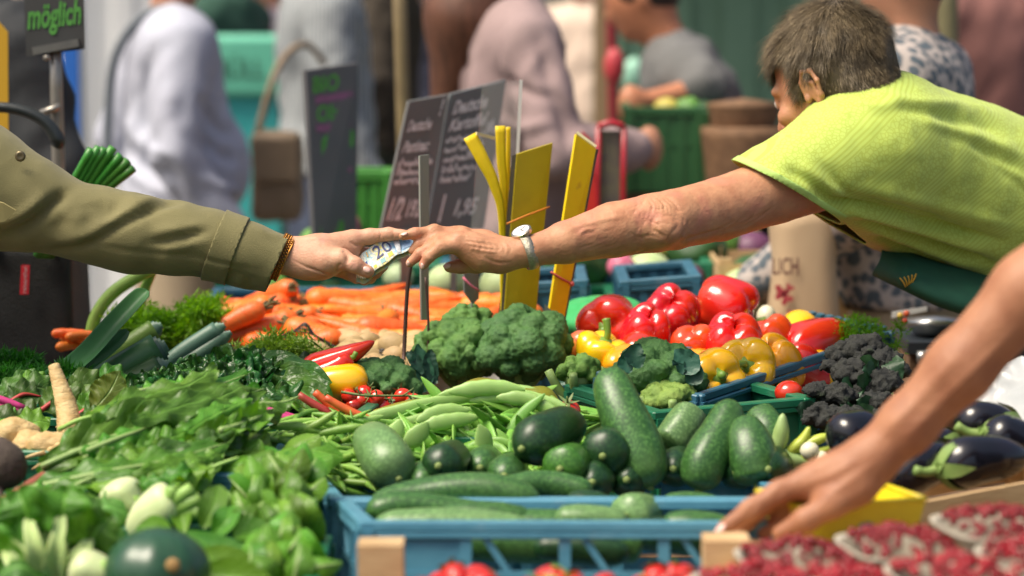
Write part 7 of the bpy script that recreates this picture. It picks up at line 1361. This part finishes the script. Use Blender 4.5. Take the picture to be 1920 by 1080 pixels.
def build_bags():
    D = 4.92; bm_ = mat("black_fabric", (.012, .013, .013), (.018, .019, .019), sc=30, rough=.6, bump=.3, bsc=300); c = (P(-60, 480, D) + P(132, 480, D)) / 2; ZB = .765; root = empty("shopping_bag", (c[0], c[1] + .1, ZB), "tall black fabric shopping bag with a red label", "bag"); s = Sdf()
    h = P(0, 462, D)[2]; s.add(lambda p: np.max(np.abs(p - V(c[0], c[1] + .11, (h + ZB) / 2)) - V(.085 + .0 * 1, .10, (h - ZB) / 2 - .006), axis=1) - .006); vf = surf(s, V(c[0] - .12, c[1] - .03, ZB - .03), V(c[0] + .12, c[1] + .26, h + .03), .010); vf = relax(*vf, 2); vf = jit(*vf, .006, 9, 2) ; mk("body", vf, bm_, root)
    mk("handle", tube([P(-20, 470, D - .01), P(10, 430, D + .02), P(70, 430, D + .02), P(100, 470, D - .01)], .008, 8, 14), bm_, root)
    q = [P(37, 552, D - .012), P(54, 552, D - .012), P(56, 497, D - .012), P(40, 497, D - .012)]; lb = mk("label", poly_plate(q, .002), mat("label_red", (.60, .02, .035), rough=.5), root, smooth=False); v, f = write("reisenthel", .05, .25, .95, .75, 0); v2 = np.stack([1 - v[:, 1], v[:, 0], v[:, 2]], 1); mk("lettering", quadmap(q, (v2, f), .0018), mat("label_white", (.6, .45, .45), rough=.6), lb, smooth=False)
    # paper bag with print
    D = 5.55; pm = mat("kraft_paper", (.56, .40, .24), (.50, .34, .20), sc=6, rough=.75, bump=.2, bsc=20); root = empty("paper_bag", (P(1505, 760, D)[0], D + .09, .822), "brown paper carrier bag with dark lettering and red flowers", "bag"); c = P(1506, 520, D + .09); top = P(1500, 392, D)[2]; bot = .822; ring = []; vs = []
    for q in np.linspace(0, 2 * math.pi, 40, endpoint=False): x = math.copysign(abs(math.cos(q)) ** .6, math.cos(q)); y = math.copysign(abs(math.sin(q)) ** .6, math.sin(q)); ring.append((x, y))
    for k in range(9): z = bot + (top - bot) * k / 8; vs += [V(c[0] + x * (.066 + .004 * math.sin(k)), c[1] + y * .085, z + .006 * math.sin(4 * x + k)) for x, y in ring]
    o = mk("body", (vs, [(i * 40 + j, i * 40 + (j + 1) % 40, (i + 1) * 40 + (j + 1) % 40, (i + 1) * 40 + j) for i in range(8) for j in range(40)] + [tuple(range(39, -1, -1))]), pm, root); mod_solid(o, .002)
    yq = c[1] - .0885; q = [P(1436, 516, yq - .002), P(1498, 518, yq + .0), P(1498, 480, yq), P(1436, 482, yq - .002)]; mk("lettering", quadmap(q, write("LICH", .2, .05, .98, .95, 0, .015), .004), mat("print_brown", (.16, .06, .05), rough=.7), root, smooth=False)
    fl = []; rg = np.random.default_rng(2)
    for (px, py, r) in ((1464, 548, 12), (1474, 560, 10), (1470, 602, 11), (1484, 592, 9), (1458, 610, 9), (1480, 540, 7)):
        th = np.linspace(0, 6.28, 16, endpoint=False); fl.append((np.array([P(px + r * (1 + .4 * math.cos(3 * t)) * math.cos(t), py + r * (1 + .4 * math.cos(3 * t)) * math.sin(t), yq - .006) for t in th]), [tuple(range(15, -1, -1))]))
    mk("flower_print", join(*fl), mat("print_red", (.48, .06, .07), rough=.7), root, smooth=False)
    # mint green bag lying behind the peppers
    s = Sdf().add(s_ell(P(1132, 590, 5.02), (.070, .06, .034))).add(s_ell(P(1100, 605, 4.98), (.045, .05, .030)), .03).add(s_ell(P(1175, 600, 5.0), (.035, .05, .022)), .03); vf = surf(s, P(1050, 660, 4.9) - .02, P(1215, 530, 5.15) + .02, .004); vf = jit(*relax(*vf, 1), .007, 26, 5); mk("plastic_bag", vf, mat("mint_plastic", (.06, .48, .13), (.08, .54, .18), sc=9, rough=.28, bump=.3, bsc=50, sss=.1), None, "bright mint green plastic bag behind the red peppers", "bag")
    # curved black umbrella grip
    mk("umbrella_grip", tube([P(-80, 200, 5.05), P(20, 203, 5.05), P(80, 225, 5.05), P(108, 262, 5.05), P(104, 276, 5.05)], [.009, .0095, .011, .014, .010], 10, 18), mat("black_rubber", (.022, .027, .026), rough=.35), None, "curved black umbrella grip beside the steel pole", "umbrella")
    for k, (px, py, r, lab) in enumerate(((1437, 595, .022, "white onion behind the topmost red pepper"), (1450, 612, .014, "small white onion beside the paper bag"))): mk("onion", ico(P(px, py, 4.98), (r * .8, r, r), 3), MATS["onion_white"], None, lab, "onion")
build_bags()
# ================================================================== behind the stall
def leopard():
    m = mat("leopard_cloth", (.60, .50, .44), (.52, .43, .38), sc=6, rough=.8); N = m.node_tree.nodes; L = m.node_tree.links; b = N["Principled BSDF"]; tc = N.new("ShaderNodeTexCoord"); vo = N.new("ShaderNodeTexVoronoi"); vo.inputs["Scale"].default_value = 44; vo.inputs["Randomness"].default_value = .9; nz = N.new("ShaderNodeTexNoise"); nz.inputs["Scale"].default_value = 30
    mx = N.new("ShaderNodeVectorMath"); mx.operation = 'MULTIPLY_ADD'; mx.inputs[1].default_value = (.02, .02, .02); L.new(nz.outputs["Color"], mx.inputs[0]); L.new(tc.outputs["Object"], mx.inputs[2]); L.new(tc.outputs["Object"], nz.inputs["Vector"]); L.new(mx.outputs[0], vo.inputs["Vector"])
    r = N.new("ShaderNodeValToRGB"); e = r.color_ramp.elements; e[0].position = .42; e[0].color = (.085, .11, .13, 1); e[1].position = .60; e[1].color = (.46, .40, .36, 1); L.new(vo.outputs["Distance"], r.inputs[0]); L.new(r.outputs[0], b.inputs["Base Color"]); return m
def stripes(name, c1, c2, sc):
    m = mat(name, c1, rough=.85); N = m.node_tree.nodes; L = m.node_tree.links; b = N["Principled BSDF"]; tc = N.new("ShaderNodeTexCoord"); w = N.new("ShaderNodeTexWave"); w.inputs["Scale"].default_value = sc; w.inputs["Distortion"].default_value = .6; L.new(tc.outputs["Object"], w.inputs["Vector"]); r = N.new("ShaderNodeValToRGB"); r.color_ramp.elements[0].color = (*c1, 1); r.color_ramp.elements[1].color = (*c2, 1); r.color_ramp.elements[0].position = .35; r.color_ramp.elements[1].position = .65; L.new(w.outputs[0], r.inputs[0]); L.new(r.outputs[0], b.inputs["Base Color"]); return m
def X(px, D): return (px - 960) / FPX * D
def build_crowd():
    jean = MATS["denim"]; khaki = mat("khaki", (.36, .28, .18), rough=.85); blk = mat("black_cloth", (.018, .021, .024), (.024, .027, .030), sc=10, rough=.8); brn = mat("brown_trousers", (.20, .15, .09), rough=.85)
    FA = lambda q, a, w: ([P(x, y, 7.5) for x, y in q], a, w)
    r, W = stander((X(326, 7.6), 7.6), -1.25, mat("pale_blue_knit", (.48, .50, .58), (.40, .41, .48), sc=5, rough=.9, bump=.3, bsc=200), khaki, "person in pale blue grey sweater with a shoulder strap, seen from behind", 1.71, res=.011, folds=[FA([(290, 90), (264, 180), (282, 270), (330, 330), (350, 430)], -.016, .020), FA([(330, 120), (320, 220), (345, 330), (360, 430)], .018, .030), FA([(235, 215), (270, 270), (330, 300)], .016, .014), FA([(225, 260), (265, 310), (330, 335)], -.016, .014), FA([(235, 310), (280, 350), (335, 370)], .014, .014), FA([(370, 170), (400, 230), (440, 260)], -.014, .014), FA([(380, 260), (415, 290), (450, 300)], -.014, .014), FA([(370, 330), (410, 350), (455, 360)], .014, .014)], armR=((.26, -.06, 1.12), (.24, .10, .90)), armL=((-.25, -.10, 1.14), (-.26, .02, .90)), hair=(.20, .16, .12), wide=1.02, belly=.04, wr=.012)
    mk("shoulder_strap", tube([W(.10, .05, 1.485), W(.05, -.07, 1.485), W(.0, -.150, 1.38), W(-.03, -.170, 1.22), W(-.04, -.175, 1.0)], [.012, .014, .014, .014, .014], 8, 20), mat("strap_grey", (.16, .18, .20), rough=.7), r)
    FC = lambda q, a, w: ([P(x, y, 6.75) for x, y in q], a, w)
    r, W = stander((X(938, 6.9), 6.9), -1.30, mat("mauve_knit", (.35, .255, .245), (.29, .205, .20), sc=5, rough=.9, bump=.3, bsc=150), brn, "woman in mauve cardigan with long brown hair", 1.74, res=.011, folds=[FC([(1010, 60), (1030, 150), (1060, 230), (1075, 320)], -.015, .018), FC([(880, 120), (900, 220), (890, 330)], .016, .022), FC([(930, 140), (985, 170), (1040, 185)], -.014, .013), FC([(920, 220), (980, 240), (1040, 230)], .014, .014), FC([(900, 280), (970, 300), (1040, 290)], -.014, .014), FC([(1070, 80), (1100, 140), (1130, 180)], .014, .014), FC([(850, 60), (870, 130), (860, 220)], -.014, .014), FC([(1080, 200), (1110, 230), (1150, 240)], -.012, .012)], hair=(.085, .034, .018), long_hair=True, lean=.04, armR=((.28, .03, 1.15), (.22, .24, 1.16)), armL=((-.26, .06, 1.15), (-.20, .26, 1.10)), wide=1.22, belly=.03, wr=.013)
    stander((X(606, 8.8), 8.8), -1.3, stripes("striped_shirt", (.15, .18, .20), (.40, .41, .40), 26), jean, "person in grey blue striped shirt behind the narrow chalkboard", 1.80, hair=(.08, .06, .05))
    stander((X(716, 9.6), 9.6), 1.5, mat("dark_brown_cloth", (.055, .042, .028), (.04, .03, .02), sc=6, rough=.9), mat("dark_green_cloth", (.03, .035, .02), rough=.9), "person in dark brown coat behind the slate boards", 1.84, hair=(.03, .02, .015), wide=.95)
    stander((X(806, 10.4), 10.4), 2.6, mat("navy_cloth", (.022, .024, .045), rough=.9), jean, "person in navy jacket facing the camera between two others", 1.70, skin=mat("skin_pale", (.70, .46, .36), rough=.5), hair=(.16, .10, .06))
    stander((X(1400, 7.6), 7.6), 1.45, mat("grey_shirt", (.16, .16, .155), (.13, .13, .125), sc=5, rough=.9), blk, "person in grey shirt bending over the far stall with bare arm stretched", 1.66, hair=(.018, .010, .008), lean=.40, sleeve=.45, armL=((*P(1320, 165, 7.36), 0), (*P(1205, 192, 7.30), 0)), armR=((*P(1310, 190, 7.7), 0), (*P(1220, 205, 7.65), 0)), skin=mat("skin_ruddy", (.50, .20, .10), rough=.5))
    r, W = stander((X(1706, 5.85), 5.85), 1.2, leopard(), khaki, "woman in leopard print blouse behind the stallholder", 1.66, hair=(.02, .016, .014), armL=((-.26, .05, 1.14), (-.22, .26, .98)), armR=((.25, .08, 1.14), (.20, .30, 1.0)), wide=1.15, belly=.05, wr=.014)
    stander((X(1850, 7.4), 7.4), .5, mat("russet_shirt", (.27, .12, .10), (.22, .095, .08), sc=5, rough=.9, c3=(.34, .13, .09), sc3=3), blk, "person in russet shirt at the far right behind the leopard blouse", 1.80, hair=(.03, .02, .015), wide=1.25, skin=MATS["skin_ruddy"], wr=.018)
    r, W = stander((X(-62, 5.7), 5.7), 2.4, blk, blk, "person in black with a yellow strap holding the black shopping bag", 1.76, hair=(.04, .03, .02), wide=1.0, armL=((-.25, -.02, 1.14), (-.16, .26, 1.05)), armR=((.25, -.02, 1.14), (.20, .3, 1.02)), skin=MATS["skin_ruddy"])
    yl = P(6, 170, 5.28); mk("yellow_strap", poly_plate([P(-12, 290, 5.26), P(16, 285, 5.26), P(15, 60, 5.26), P(-12, 30, 5.26)], .006), mat("strap_yellow", (.62, .36, .02), rough=.6), r, smooth=False)
    for k, (px, D, yaw, c, lab) in enumerate(((520, 11.5, 1.0, (.56, .44, .48), "far person in lavender pink top between sweater and striped shirt"), (1100, 12.0, 2.4, (.70, .55, .44), "far person in pale peach top beside the red post"), (240, 12.4, .2, (.75, .74, .72), "far person in white behind the pale sweater"), (430, 10.6, -2, (.03, .09, .06), "far person in dark green top above the mint bin"), (880, 12.6, 2.2, (.55, .08, .07), "far person in red top behind the mauve cardigan"), (1560, 10.4, 1.6, (.10, .09, .08), "far person in dark top behind the stallholder's head"), (1300, 13, .4, (.25, .3, .2), "far person in sage top at the far stall"))):
        stander((X(px, D), D), yaw, mat("far_top_%s" % "abcdefg"[k], c, rough=.85), jean if k % 2 else brn, lab, 1.66 + .03 * (k % 4), hair=(.05 + .02 * k, .035 + .012 * k, .02 + .008 * k), res=.02)
build_crowd()
def build_rear():
    gp = mat("awning_green", (.20, .34, .22), (.16, .29, .18), sc=2, rough=.7); wh = mat("tent_white", (.90, .90, .88), rough=.7); bl = mat("tent_blue", (.02, .14, .52), rough=.5)
    # white tent wall and blue board
    t = empty("market_tent", (X(210, 11.2), 11.6, 0), "white market tent with a lit side wall", "tent")
    for k in range(6): x = X(120, 11.2) + k * .075 * 1.0; mk("wall_panel", box((x + .04, 11.6 + .012 * (k % 2), 1.05), (.0745, .02, 2.1)), wh, t, smooth=False)
    for x in (X(112, 11.2), X(335, 11.2)): mk("post", tube([(x, 11.57, 0), (x, 11.57, 2.3)], .025, 10, 2), mat("tent_pole", (.5, .5, .5), rough=.4, metal=.5), t)
    mk("roof", ([(X(60, 11.2), 11.0, 2.25), (X(390, 11.2), 11.0, 2.25), (X(390, 11.2), 12.6, 2.25), (X(60, 11.2), 12.6, 2.25), (X(225, 11.2), 11.8, 2.9)], [(0, 1, 4), (1, 2, 4), (2, 3, 4), (3, 0, 4)]), wh, t, smooth=False)
    mk("blue_banner", join(box((X(134, 8.6), 8.6, .86), (.052, .02, 1.36)), box((X(134, 8.6), 8.6, .02), (.3, .25, .04))), bl, None, "narrow upright bright blue banner beside the steel pole", "banner", smooth=False)
    # mint bin
    o = empty("wheeled_bin", (X(455, 9.6), 9.6, 0), "big mint green plastic bin behind the pale sweater", "bin"); mt = mat("bin_mint", (.16, .56, .38), (.13, .50, .34), sc=3, rough=.4)
    x = X(458, 9.6); z1 = 1.55 - 180 / FPX * 9.6; mk("body", box((x, 9.6, .60), (.26, .3, 1.16)), mat("bin_teal", (.05, .42, .40), rough=.4), o, smooth=False); mod_bevel(mk("lid", box((x, 9.58, 1.28), (.30, .34, .20)), mt, o, smooth=False), .02, 3)
    mk("lettering", quadmap([V(x - .11, 9.405, 1.23), V(x + .11, 9.405, 1.23), V(x + .11, 9.405, 1.33), V(x - .11, 9.405, 1.33)], write("MÜLL", .1, .1, .9, .9, 0, .02), .002), mat("bin_print", (.06, .22, .15), rough=.6), o, smooth=False)
    # brown shoulder bag
    c = P(520, 330, 7.9); lt = mat("brown_leather", (.27, .19, .115), (.20, .14, .08), sc=10, rough=.6); s = Sdf().add(lambda p: np.sqrt((np.maximum(np.abs(p - c) - V(.045, .05, .10), 0) ** 2).sum(1)) - .025); vf = surf(s, c - V(.12, .14, .18), c + V(.12, .14, .18), .012)
    o = mk("shoulder_bag", jit(*vf, .010, 12, 4), lt, None, "brown leather bag beside the pale blue sweater", "bag"); mk("flap", box(c + V(0, -.082, .05), (.12, .012, .11)), lt, o, smooth=False); mk("strap", tube([c + V(-.06, 0, .10), c + V(.0, .05, .30), c + V(.06, .25, .36), c + V(.10, .5, .30)], .010, 8, 14), lt, o)
    # umbrella pole of the next stall
    mk("parasol_pole", tube([P(745, -120, 6.5), P(756, 200, 6.5), P(775, 900, 6.5)], .0165, 12, 4), mat("pole_wood", (.23, .17, .08), (.18, .13, .06), sc=20, rough=.6), None, "brown wooden parasol pole above the slate boards", "pole")
    mk("parasol_pole", tube([P(1138, -100, 8.2), P(1150, 150, 8.2), P(1160, 900, 8.2)], [.016, .017, .017], 10, 4), mat("pole_red", (.24, .03, .035), rough=.35), None, "dark red pole beside the mauve cardigan", "pole")
    mk("parasol_pole", tube([P(1774, -100, 7.0), P(1778, 120, 7.0), P(1782, 800, 7.0)], .026, 12, 4), mat("pole_olive", (.26, .21, .12), (.12, .12, .05), sc=2, rough=.5), None, "olive pole before the russet shirt", "pole")
    mk("red_lantern", ico(P(1152, 125, 8.1), (.030, .03, .055), 3), mat("lantern_red", (.50, .05, .06), rough=.4), None, "bright red bulb hanging on the dark red pole", "lamp")
    # far stall with green tarpaulin
    t = empty("far_stall", (X(1300, 9.8), 9.8, 0), "far market stall with a green tarpaulin back", "stall")
    for k in range(7): x = X(1150, 9.8) + k * .115; mk("tarpaulin_panel", box((x, 10.2 + .02 * (k % 2), 1.15), (.118, .012, 2.3)), gp, t, smooth=False)
    mk("roof", box((X(1330, 9.8), 9.9, 2.35), (1.6, 1.4, .04)), gp, t, smooth=False)
    for x in (X(1120, 9.8), X(1560, 9.8)): mk("post", box((x, 9.4, 1.17), (.05, .05, 2.34)), mat("post_wood", (.3, .2, .1), rough=.7), t, smooth=False)
    mb = mat("mint_blob", (.34, .62, .46), (.28, .54, .40), sc=9, rough=.35)
    for k, (px, py, rx, rz, lab) in enumerate(((1222, 42, .040, .034, "pale mint carrier bag hanging highest at the far stall"), (1268, 112, .050, .030, "pale mint carrier bag hanging above the reaching arm"), (1190, 140, .040, .052, "pale mint carrier bag hanging lowest at the far stall"))): mk("cord", tube([P(px, py, 8.8) + V(0, 0, rz * .8), V(P(px, py, 8.8)[0], 9.3, 2.34)], .003, 5, 3), mb, mk("carrier_bag", jit(*ico(P(px, py, 8.8), (rx, .03, rz), 3), .008, 18, k), mb, None, lab, "bag"))
    # trestle with crates of produce, behind the carrots and to the right
    def tbl(x0, x1, y0, y1, z, label):
        o = empty("produce_table", ((x0 + x1) / 2, (y0 + y1) / 2, 0), label, "table")
        for k in range(4): y = y0 + (y1 - y0) * (k + .5) / 4; mk("plank", box(((x0 + x1) / 2, y, z), (x1 - x0, (y1 - y0) / 4 - .008, .03)), WOODD, o, smooth=False)
        for x in (x0 + .06, x1 - .06):
            for y in (y0 + .06, y1 - .06): mk("leg", box((x, y, z / 2 - .008), (.05, .05, z - .02)), WOODD, o, smooth=False)
    tbl(-.62, .645, 5.40, 6.45, .80, "plank table just behind the stall under cabbages and salads"); tbl(.24, 1.0, 6.95, 7.5, 1.025, "far plank table carrying green crates")
    rg = np.random.default_rng(8); cols = {"cabbage_pale": ((.42, .54, .24), (.52, .62, .34)), "salad_green": ((.10, .26, .04), (.16, .34, .06)), "salad_dark": ((.025, .08, .02), (.04, .12, .03)), "cabbage_red": ((.14, .045, .10), (.10, .03, .08)), "melon_yellow": ((.62, .52, .10), (.54, .44, .08)), "radish_pink": ((.52, .10, .18), (.6, .2, .28)), "kohlrabi": ((.36, .46, .24), (.44, .52, .32))}
    ms = {k: mat(k, a, b, sc=14, rough=.5, bump=.3, bsc=30) for k, (a, b) in cols.items()}; words_ = {"cabbage_pale": ("cabbage", "pale green cabbage"), "salad_green": ("lettuce", "green lettuce head"), "salad_dark": ("lettuce", "dark green lettuce head"), "cabbage_red": ("red_cabbage", "dark red cabbage"), "melon_yellow": ("melon", "yellow melon"), "radish_pink": ("radish_bunch", "pink radish bunch"), "kohlrabi": ("kohlrabi", "pale kohlrabi")}
    def head(kind, px, py, D, r, where, seed):
        v, f = ico((0, 0, 0), (r, r, r * .86), 4 if "salad" in kind or kind == "radish_pink" else 3); amp = .30 if "salad" in kind else .25 if kind == "radish_pink" else .05; v = v * (1 + amp * (fbm(v, 1.6 / r if amp > .2 else .7 / r, seed) - .5))[:, None]; nm, w = words_[kind]; mk(nm, (v + P(px, py, D), f), ms[kind], None, w + " " + where, nm.replace("_", " ").replace("radish bunch", "radishes"))
    L = [("cabbage_pale", 838, 528, 5.50, .040, "right behind the carrots under the thumb"), ("cabbage_pale", 940, 534, 5.46, .044, "behind the carrots beside the tall shaded yellow board"), ("kohlrabi", 700, 505, 5.9, .030, "behind the carrots below the banknote"), ("kohlrabi", 748, 520, 5.86, .034, "behind the dark metal spike"), ("kohlrabi", 790, 490, 5.95, .030, "behind the grey card"), ("kohlrabi", 725, 480, 6.0, .030, "highest below the banknote"), ("salad_dark", 560, 520, 6.0, .06, "below the customer's hand"), ("salad_green", 500, 545, 5.85, .05, "behind the first carrots"), ("salad_dark", 620, 540, 5.9, .05, "low under the chalkboard"), ("radish_pink", 640, 425, 6.3, .045, "under the narrow chalkboard"), ("salad_green", 690, 400, 6.4, .05, "beside the slate board"), ("radish_pink", 685, 380, 6.45, .032, "between chalkboard and slate"), ("salad_dark", 830, 470, 6.1, .06, "behind the stretched hand"), ("salad_dark", 1080, 500, 5.9, .07, "behind the leaning yellow board"), ("salad_green", 1050, 470, 6.0, .03, "between the yellow boards"), ("melon_yellow", 1235, 470, 6.1, .030, "under the elbow"), ("salad_dark", 1150, 475, 6.0, .06, "under the bare forearm"), ("radish_pink", 1165, 500, 5.8, .030, "beside the blue crate"), ("cabbage_pale", 1215, 510, 5.85, .050, "behind the blue crate"), ("salad_dark", 1300, 470, 6.1, .07, "under the upper arm"), ("salad_green", 1350, 455, 6.2, .05, "under the lime sleeve"), ("cabbage_red", 1410, 470, 6.2, .050, "beside the paper bag"), ("melon_yellow", 1400, 430, 6.3, .030, "high beside the paper bag"), ("cabbage_red", 1290, 520, 5.9, .035, "low behind the blue crate"), ("cabbage_pale", 1400, 545, 5.75, .055, "behind the topmost red pepper"), ("salad_dark", 1420, 520, 5.9, .06, "inside the far wooden crate"), ("salad_green", 600, 470, 6.2, .06, "behind the customer's wrist")]
    for k, a in enumerate(L): head(*a, k)
    for k, (x0, y0, z, m_, lab) in enumerate(((-.60, 5.46, .925, BLUD, "dark blue crate of kohlrabi behind the carrots"), (-.14, 5.52, .925, GREENP, "dark green crate of salads behind the tall shaded yellow board"), (.22, 5.52, .925, BLUD, "dark blue crate of cabbages beside the paper bag"), (-.60, 5.86, .965, GREENP, "dark green crate of salads under the narrow chalkboard"), (-.14, 5.92, .965, BLUD, "dark blue crate of salads behind the stretched arm"), (.22, 5.92, .965, GREENP, "dark green crate of red cabbages under the lime sleeve"))): crate([V(x0, y0, z), V(x0 + (.44 if k % 3 == 0 else .34 if k % 3 == 1 else .19), y0, z), V(x0 + (.44 if k % 3 == 0 else .34 if k % 3 == 1 else .19), y0 + .34, z), V(x0, y0 + .34, z)], z - .822, m_, lab, solid=1)
    GB = mat("green_plastic_far", (.030, .12, .040), (.04, .14, .05), sc=5, rough=.4)
    crate([V(X(1180, 6.95), 6.95, 1.245), V(X(1310, 6.95), 6.95, 1.245), V(X(1310, 6.95), 7.3, 1.245), V(X(1180, 6.95), 7.3, 1.245)], .20, GB, "green plastic crate of yellow produce at the far table", solid=1)
    crate([V(X(1318, 6.95), 6.95, 1.235), V(X(1440, 6.95), 6.95, 1.235), V(X(1440, 6.95), 7.3, 1.235), V(X(1318, 6.95), 7.3, 1.235)], .20, GB, "green plastic crate beside the yellow produce at the far table", solid=1)
    crate([V(X(650, 6.6), 6.3, 1.13), V(X(735, 6.6), 6.3, 1.13), V(X(735, 6.6), 6.45, 1.13), V(X(650, 6.6), 6.45, 1.13)], .15, mat("bright_green_plastic", (.06, .26, .04), rough=.4), "small bright green crate between the two chalkboards", solid=1)
    for k, (px, py, kd) in enumerate(((1200, 222, "melon_yellow"), (1235, 230, "melon_yellow"), (1265, 218, "melon_yellow"), (1290, 205, "salad_green"), (1320, 212, "salad_dark"), (1345, 225, "salad_dark"), (1250, 205, "melon_yellow"))): head(kd, px, py, 7.05, .035, "number %s in the far green crate" % ("one", "two", "three", "four", "five", "six", "seven")[k] if 0 else ("at the near corner of the far green crate", "second along the far green crate", "third along the far green crate", "behind the yellow ones in the far green crate", "between the two far green crates", "in the far crate beside the brown basket", "on top of the far green crate")[k], 60 + k)
    for k, (px, py, w) in enumerate(((1395, 215, .09), (1400, 260, .11))):
        c = P(px, py, 6.9); v, f = tube([c - V(0, 0, .028 if k == 0 else c[2] - 1.045), c + V(0, 0, .027)], [w * .85, w], 20, 8, prof=lambda th, t: 1 + .02 * np.cos(20 * th)); mk("wicker_basket", (v, f), mat("wicker", (.22, .12, .06), (.15, .08, .04), sc=40, rough=.8, bump=.5, bsc=90), None, ("upper brown wicker basket at the far table", "lower brown wicker basket at the far table")[k], "basket")
    # tool tray beside the stallholder
    o = empty("scale_tray", V(P(1745, 640, 5.1)[0], 5.1, .75), "cluttered dark tray and steel bowl below the apron", "tray"); stl = mat("steel_plain", (.45, .46, .45), rough=.3, metal=.8)
    mk("tray", box(P(1745, 640, 5.1), (.11, .2, .02)), mat("tray_dark", (.03, .04, .05), rough=.4), o, smooth=False); mk("bowl", tube([P(1750, 625, 5.1), P(1750, 600, 5.1)], [.035, .055], 24, 5), stl, o); mk("tin", tube([P(1720, 672, 5.0), P(1760, 668, 5.0)], [.014, .014], 14, 4), stl, o); mk("card", poly_plate([P(1672, 585, 5.1), P(1738, 575, 5.1), P(1738, 583, 5.1), P(1672, 596, 5.1)], .003), mat("white_plastic2", (.7, .7, .68), rough=.5), o, smooth=False); mk("support", box(V(P(1745, 640, 5.1)[0], 5.1, .825), (.10, .18, .146)), WOODD, o, smooth=False)
    for k, (px, py, c) in enumerate(((1688, 590, (.62, .40, .06)), (1700, 586, (.6, .1, .03)), (1696, 600, (.55, .06, .03)))): mk("label_spot", ico(P(px, py + 2, 5.06), .006, 2), mat("spot_%s" % "abc"[k], c, rough=.4), o)
    # houses round the square
    hw = mat("plaster_warm", (.34, .29, .23), (.30, .25, .20), sc=1.2, rough=.9); gl = mat("shop_glass", (.03, .04, .045), rough=.1, spec=.6); fm = mat("window_frame", (.45, .42, .38), rough=.6)
    for i, (x0, x1, c, lab) in enumerate(((-9, -1.2, hw, "warm grey plaster house with shop windows behind the market"), (-1.15, 6.0, mat("plaster_sage", (.20, .24, .17), (.17, .21, .15), sc=1.2, rough=.9), "sage green plaster house behind the far stall"), (6.05, 14, mat("plaster_brown", (.26, .17, .12), rough=.9), "brown plaster house at the side of the square"))):
        o = empty("house", ((x0 + x1) / 2, 19, 0), lab, "house"); mk("wall", box(((x0 + x1) / 2, 19.5, 4), (x1 - x0, 1, 8)), c, o, smooth=False); mk("roof", ([(x0, 18.8, 8), (x1, 18.8, 8), (x1, 20.2, 8), (x0, 20.2, 8), (x0, 19.5, 9.6), (x1, 19.5, 9.6)], [(0, 1, 5, 4), (2, 3, 4, 5), (0, 4, 3), (1, 2, 5)]), mat("roof_tile", (.22, .08, .05), rough=.8), o, smooth=False); n = int((x1 - x0) / 1.6)
        for k in range(n):
            xc = x0 + (k + .5) * (x1 - x0) / n
            for z, hh in ((1.35, 2.1), (4.0, 1.5), (6.2, 1.5)): w = mk("window", box((xc, 18.985, z), (.95, .06, hh)), fm, o, smooth=False); mk("pane", box((xc, 18.945, z), (.82, .03, hh - .14)), gl, w, smooth=False)
    # paving slabs between the stalls
    pr = empty("pavement", (0, 8, 0)); pr["kind"] = "structure"; pm = mat("paving_stone", (.24, .225, .20), (.19, .18, .16), sc=6, rough=.85, vary=.15, bump=.3, bsc=30); me = proto("paving_slab", box((0, 0, 0), (.588, .588, .05)), pm)
    for i in range(14):
        for j in range(17): inst("paving_slab", me, (-4.2 + .6 * i + .3 * (j % 2), 2.4 + .6 * j - 8 + 0 * 8, -.024), rot(0), 1, parent=pr)
build_rear()
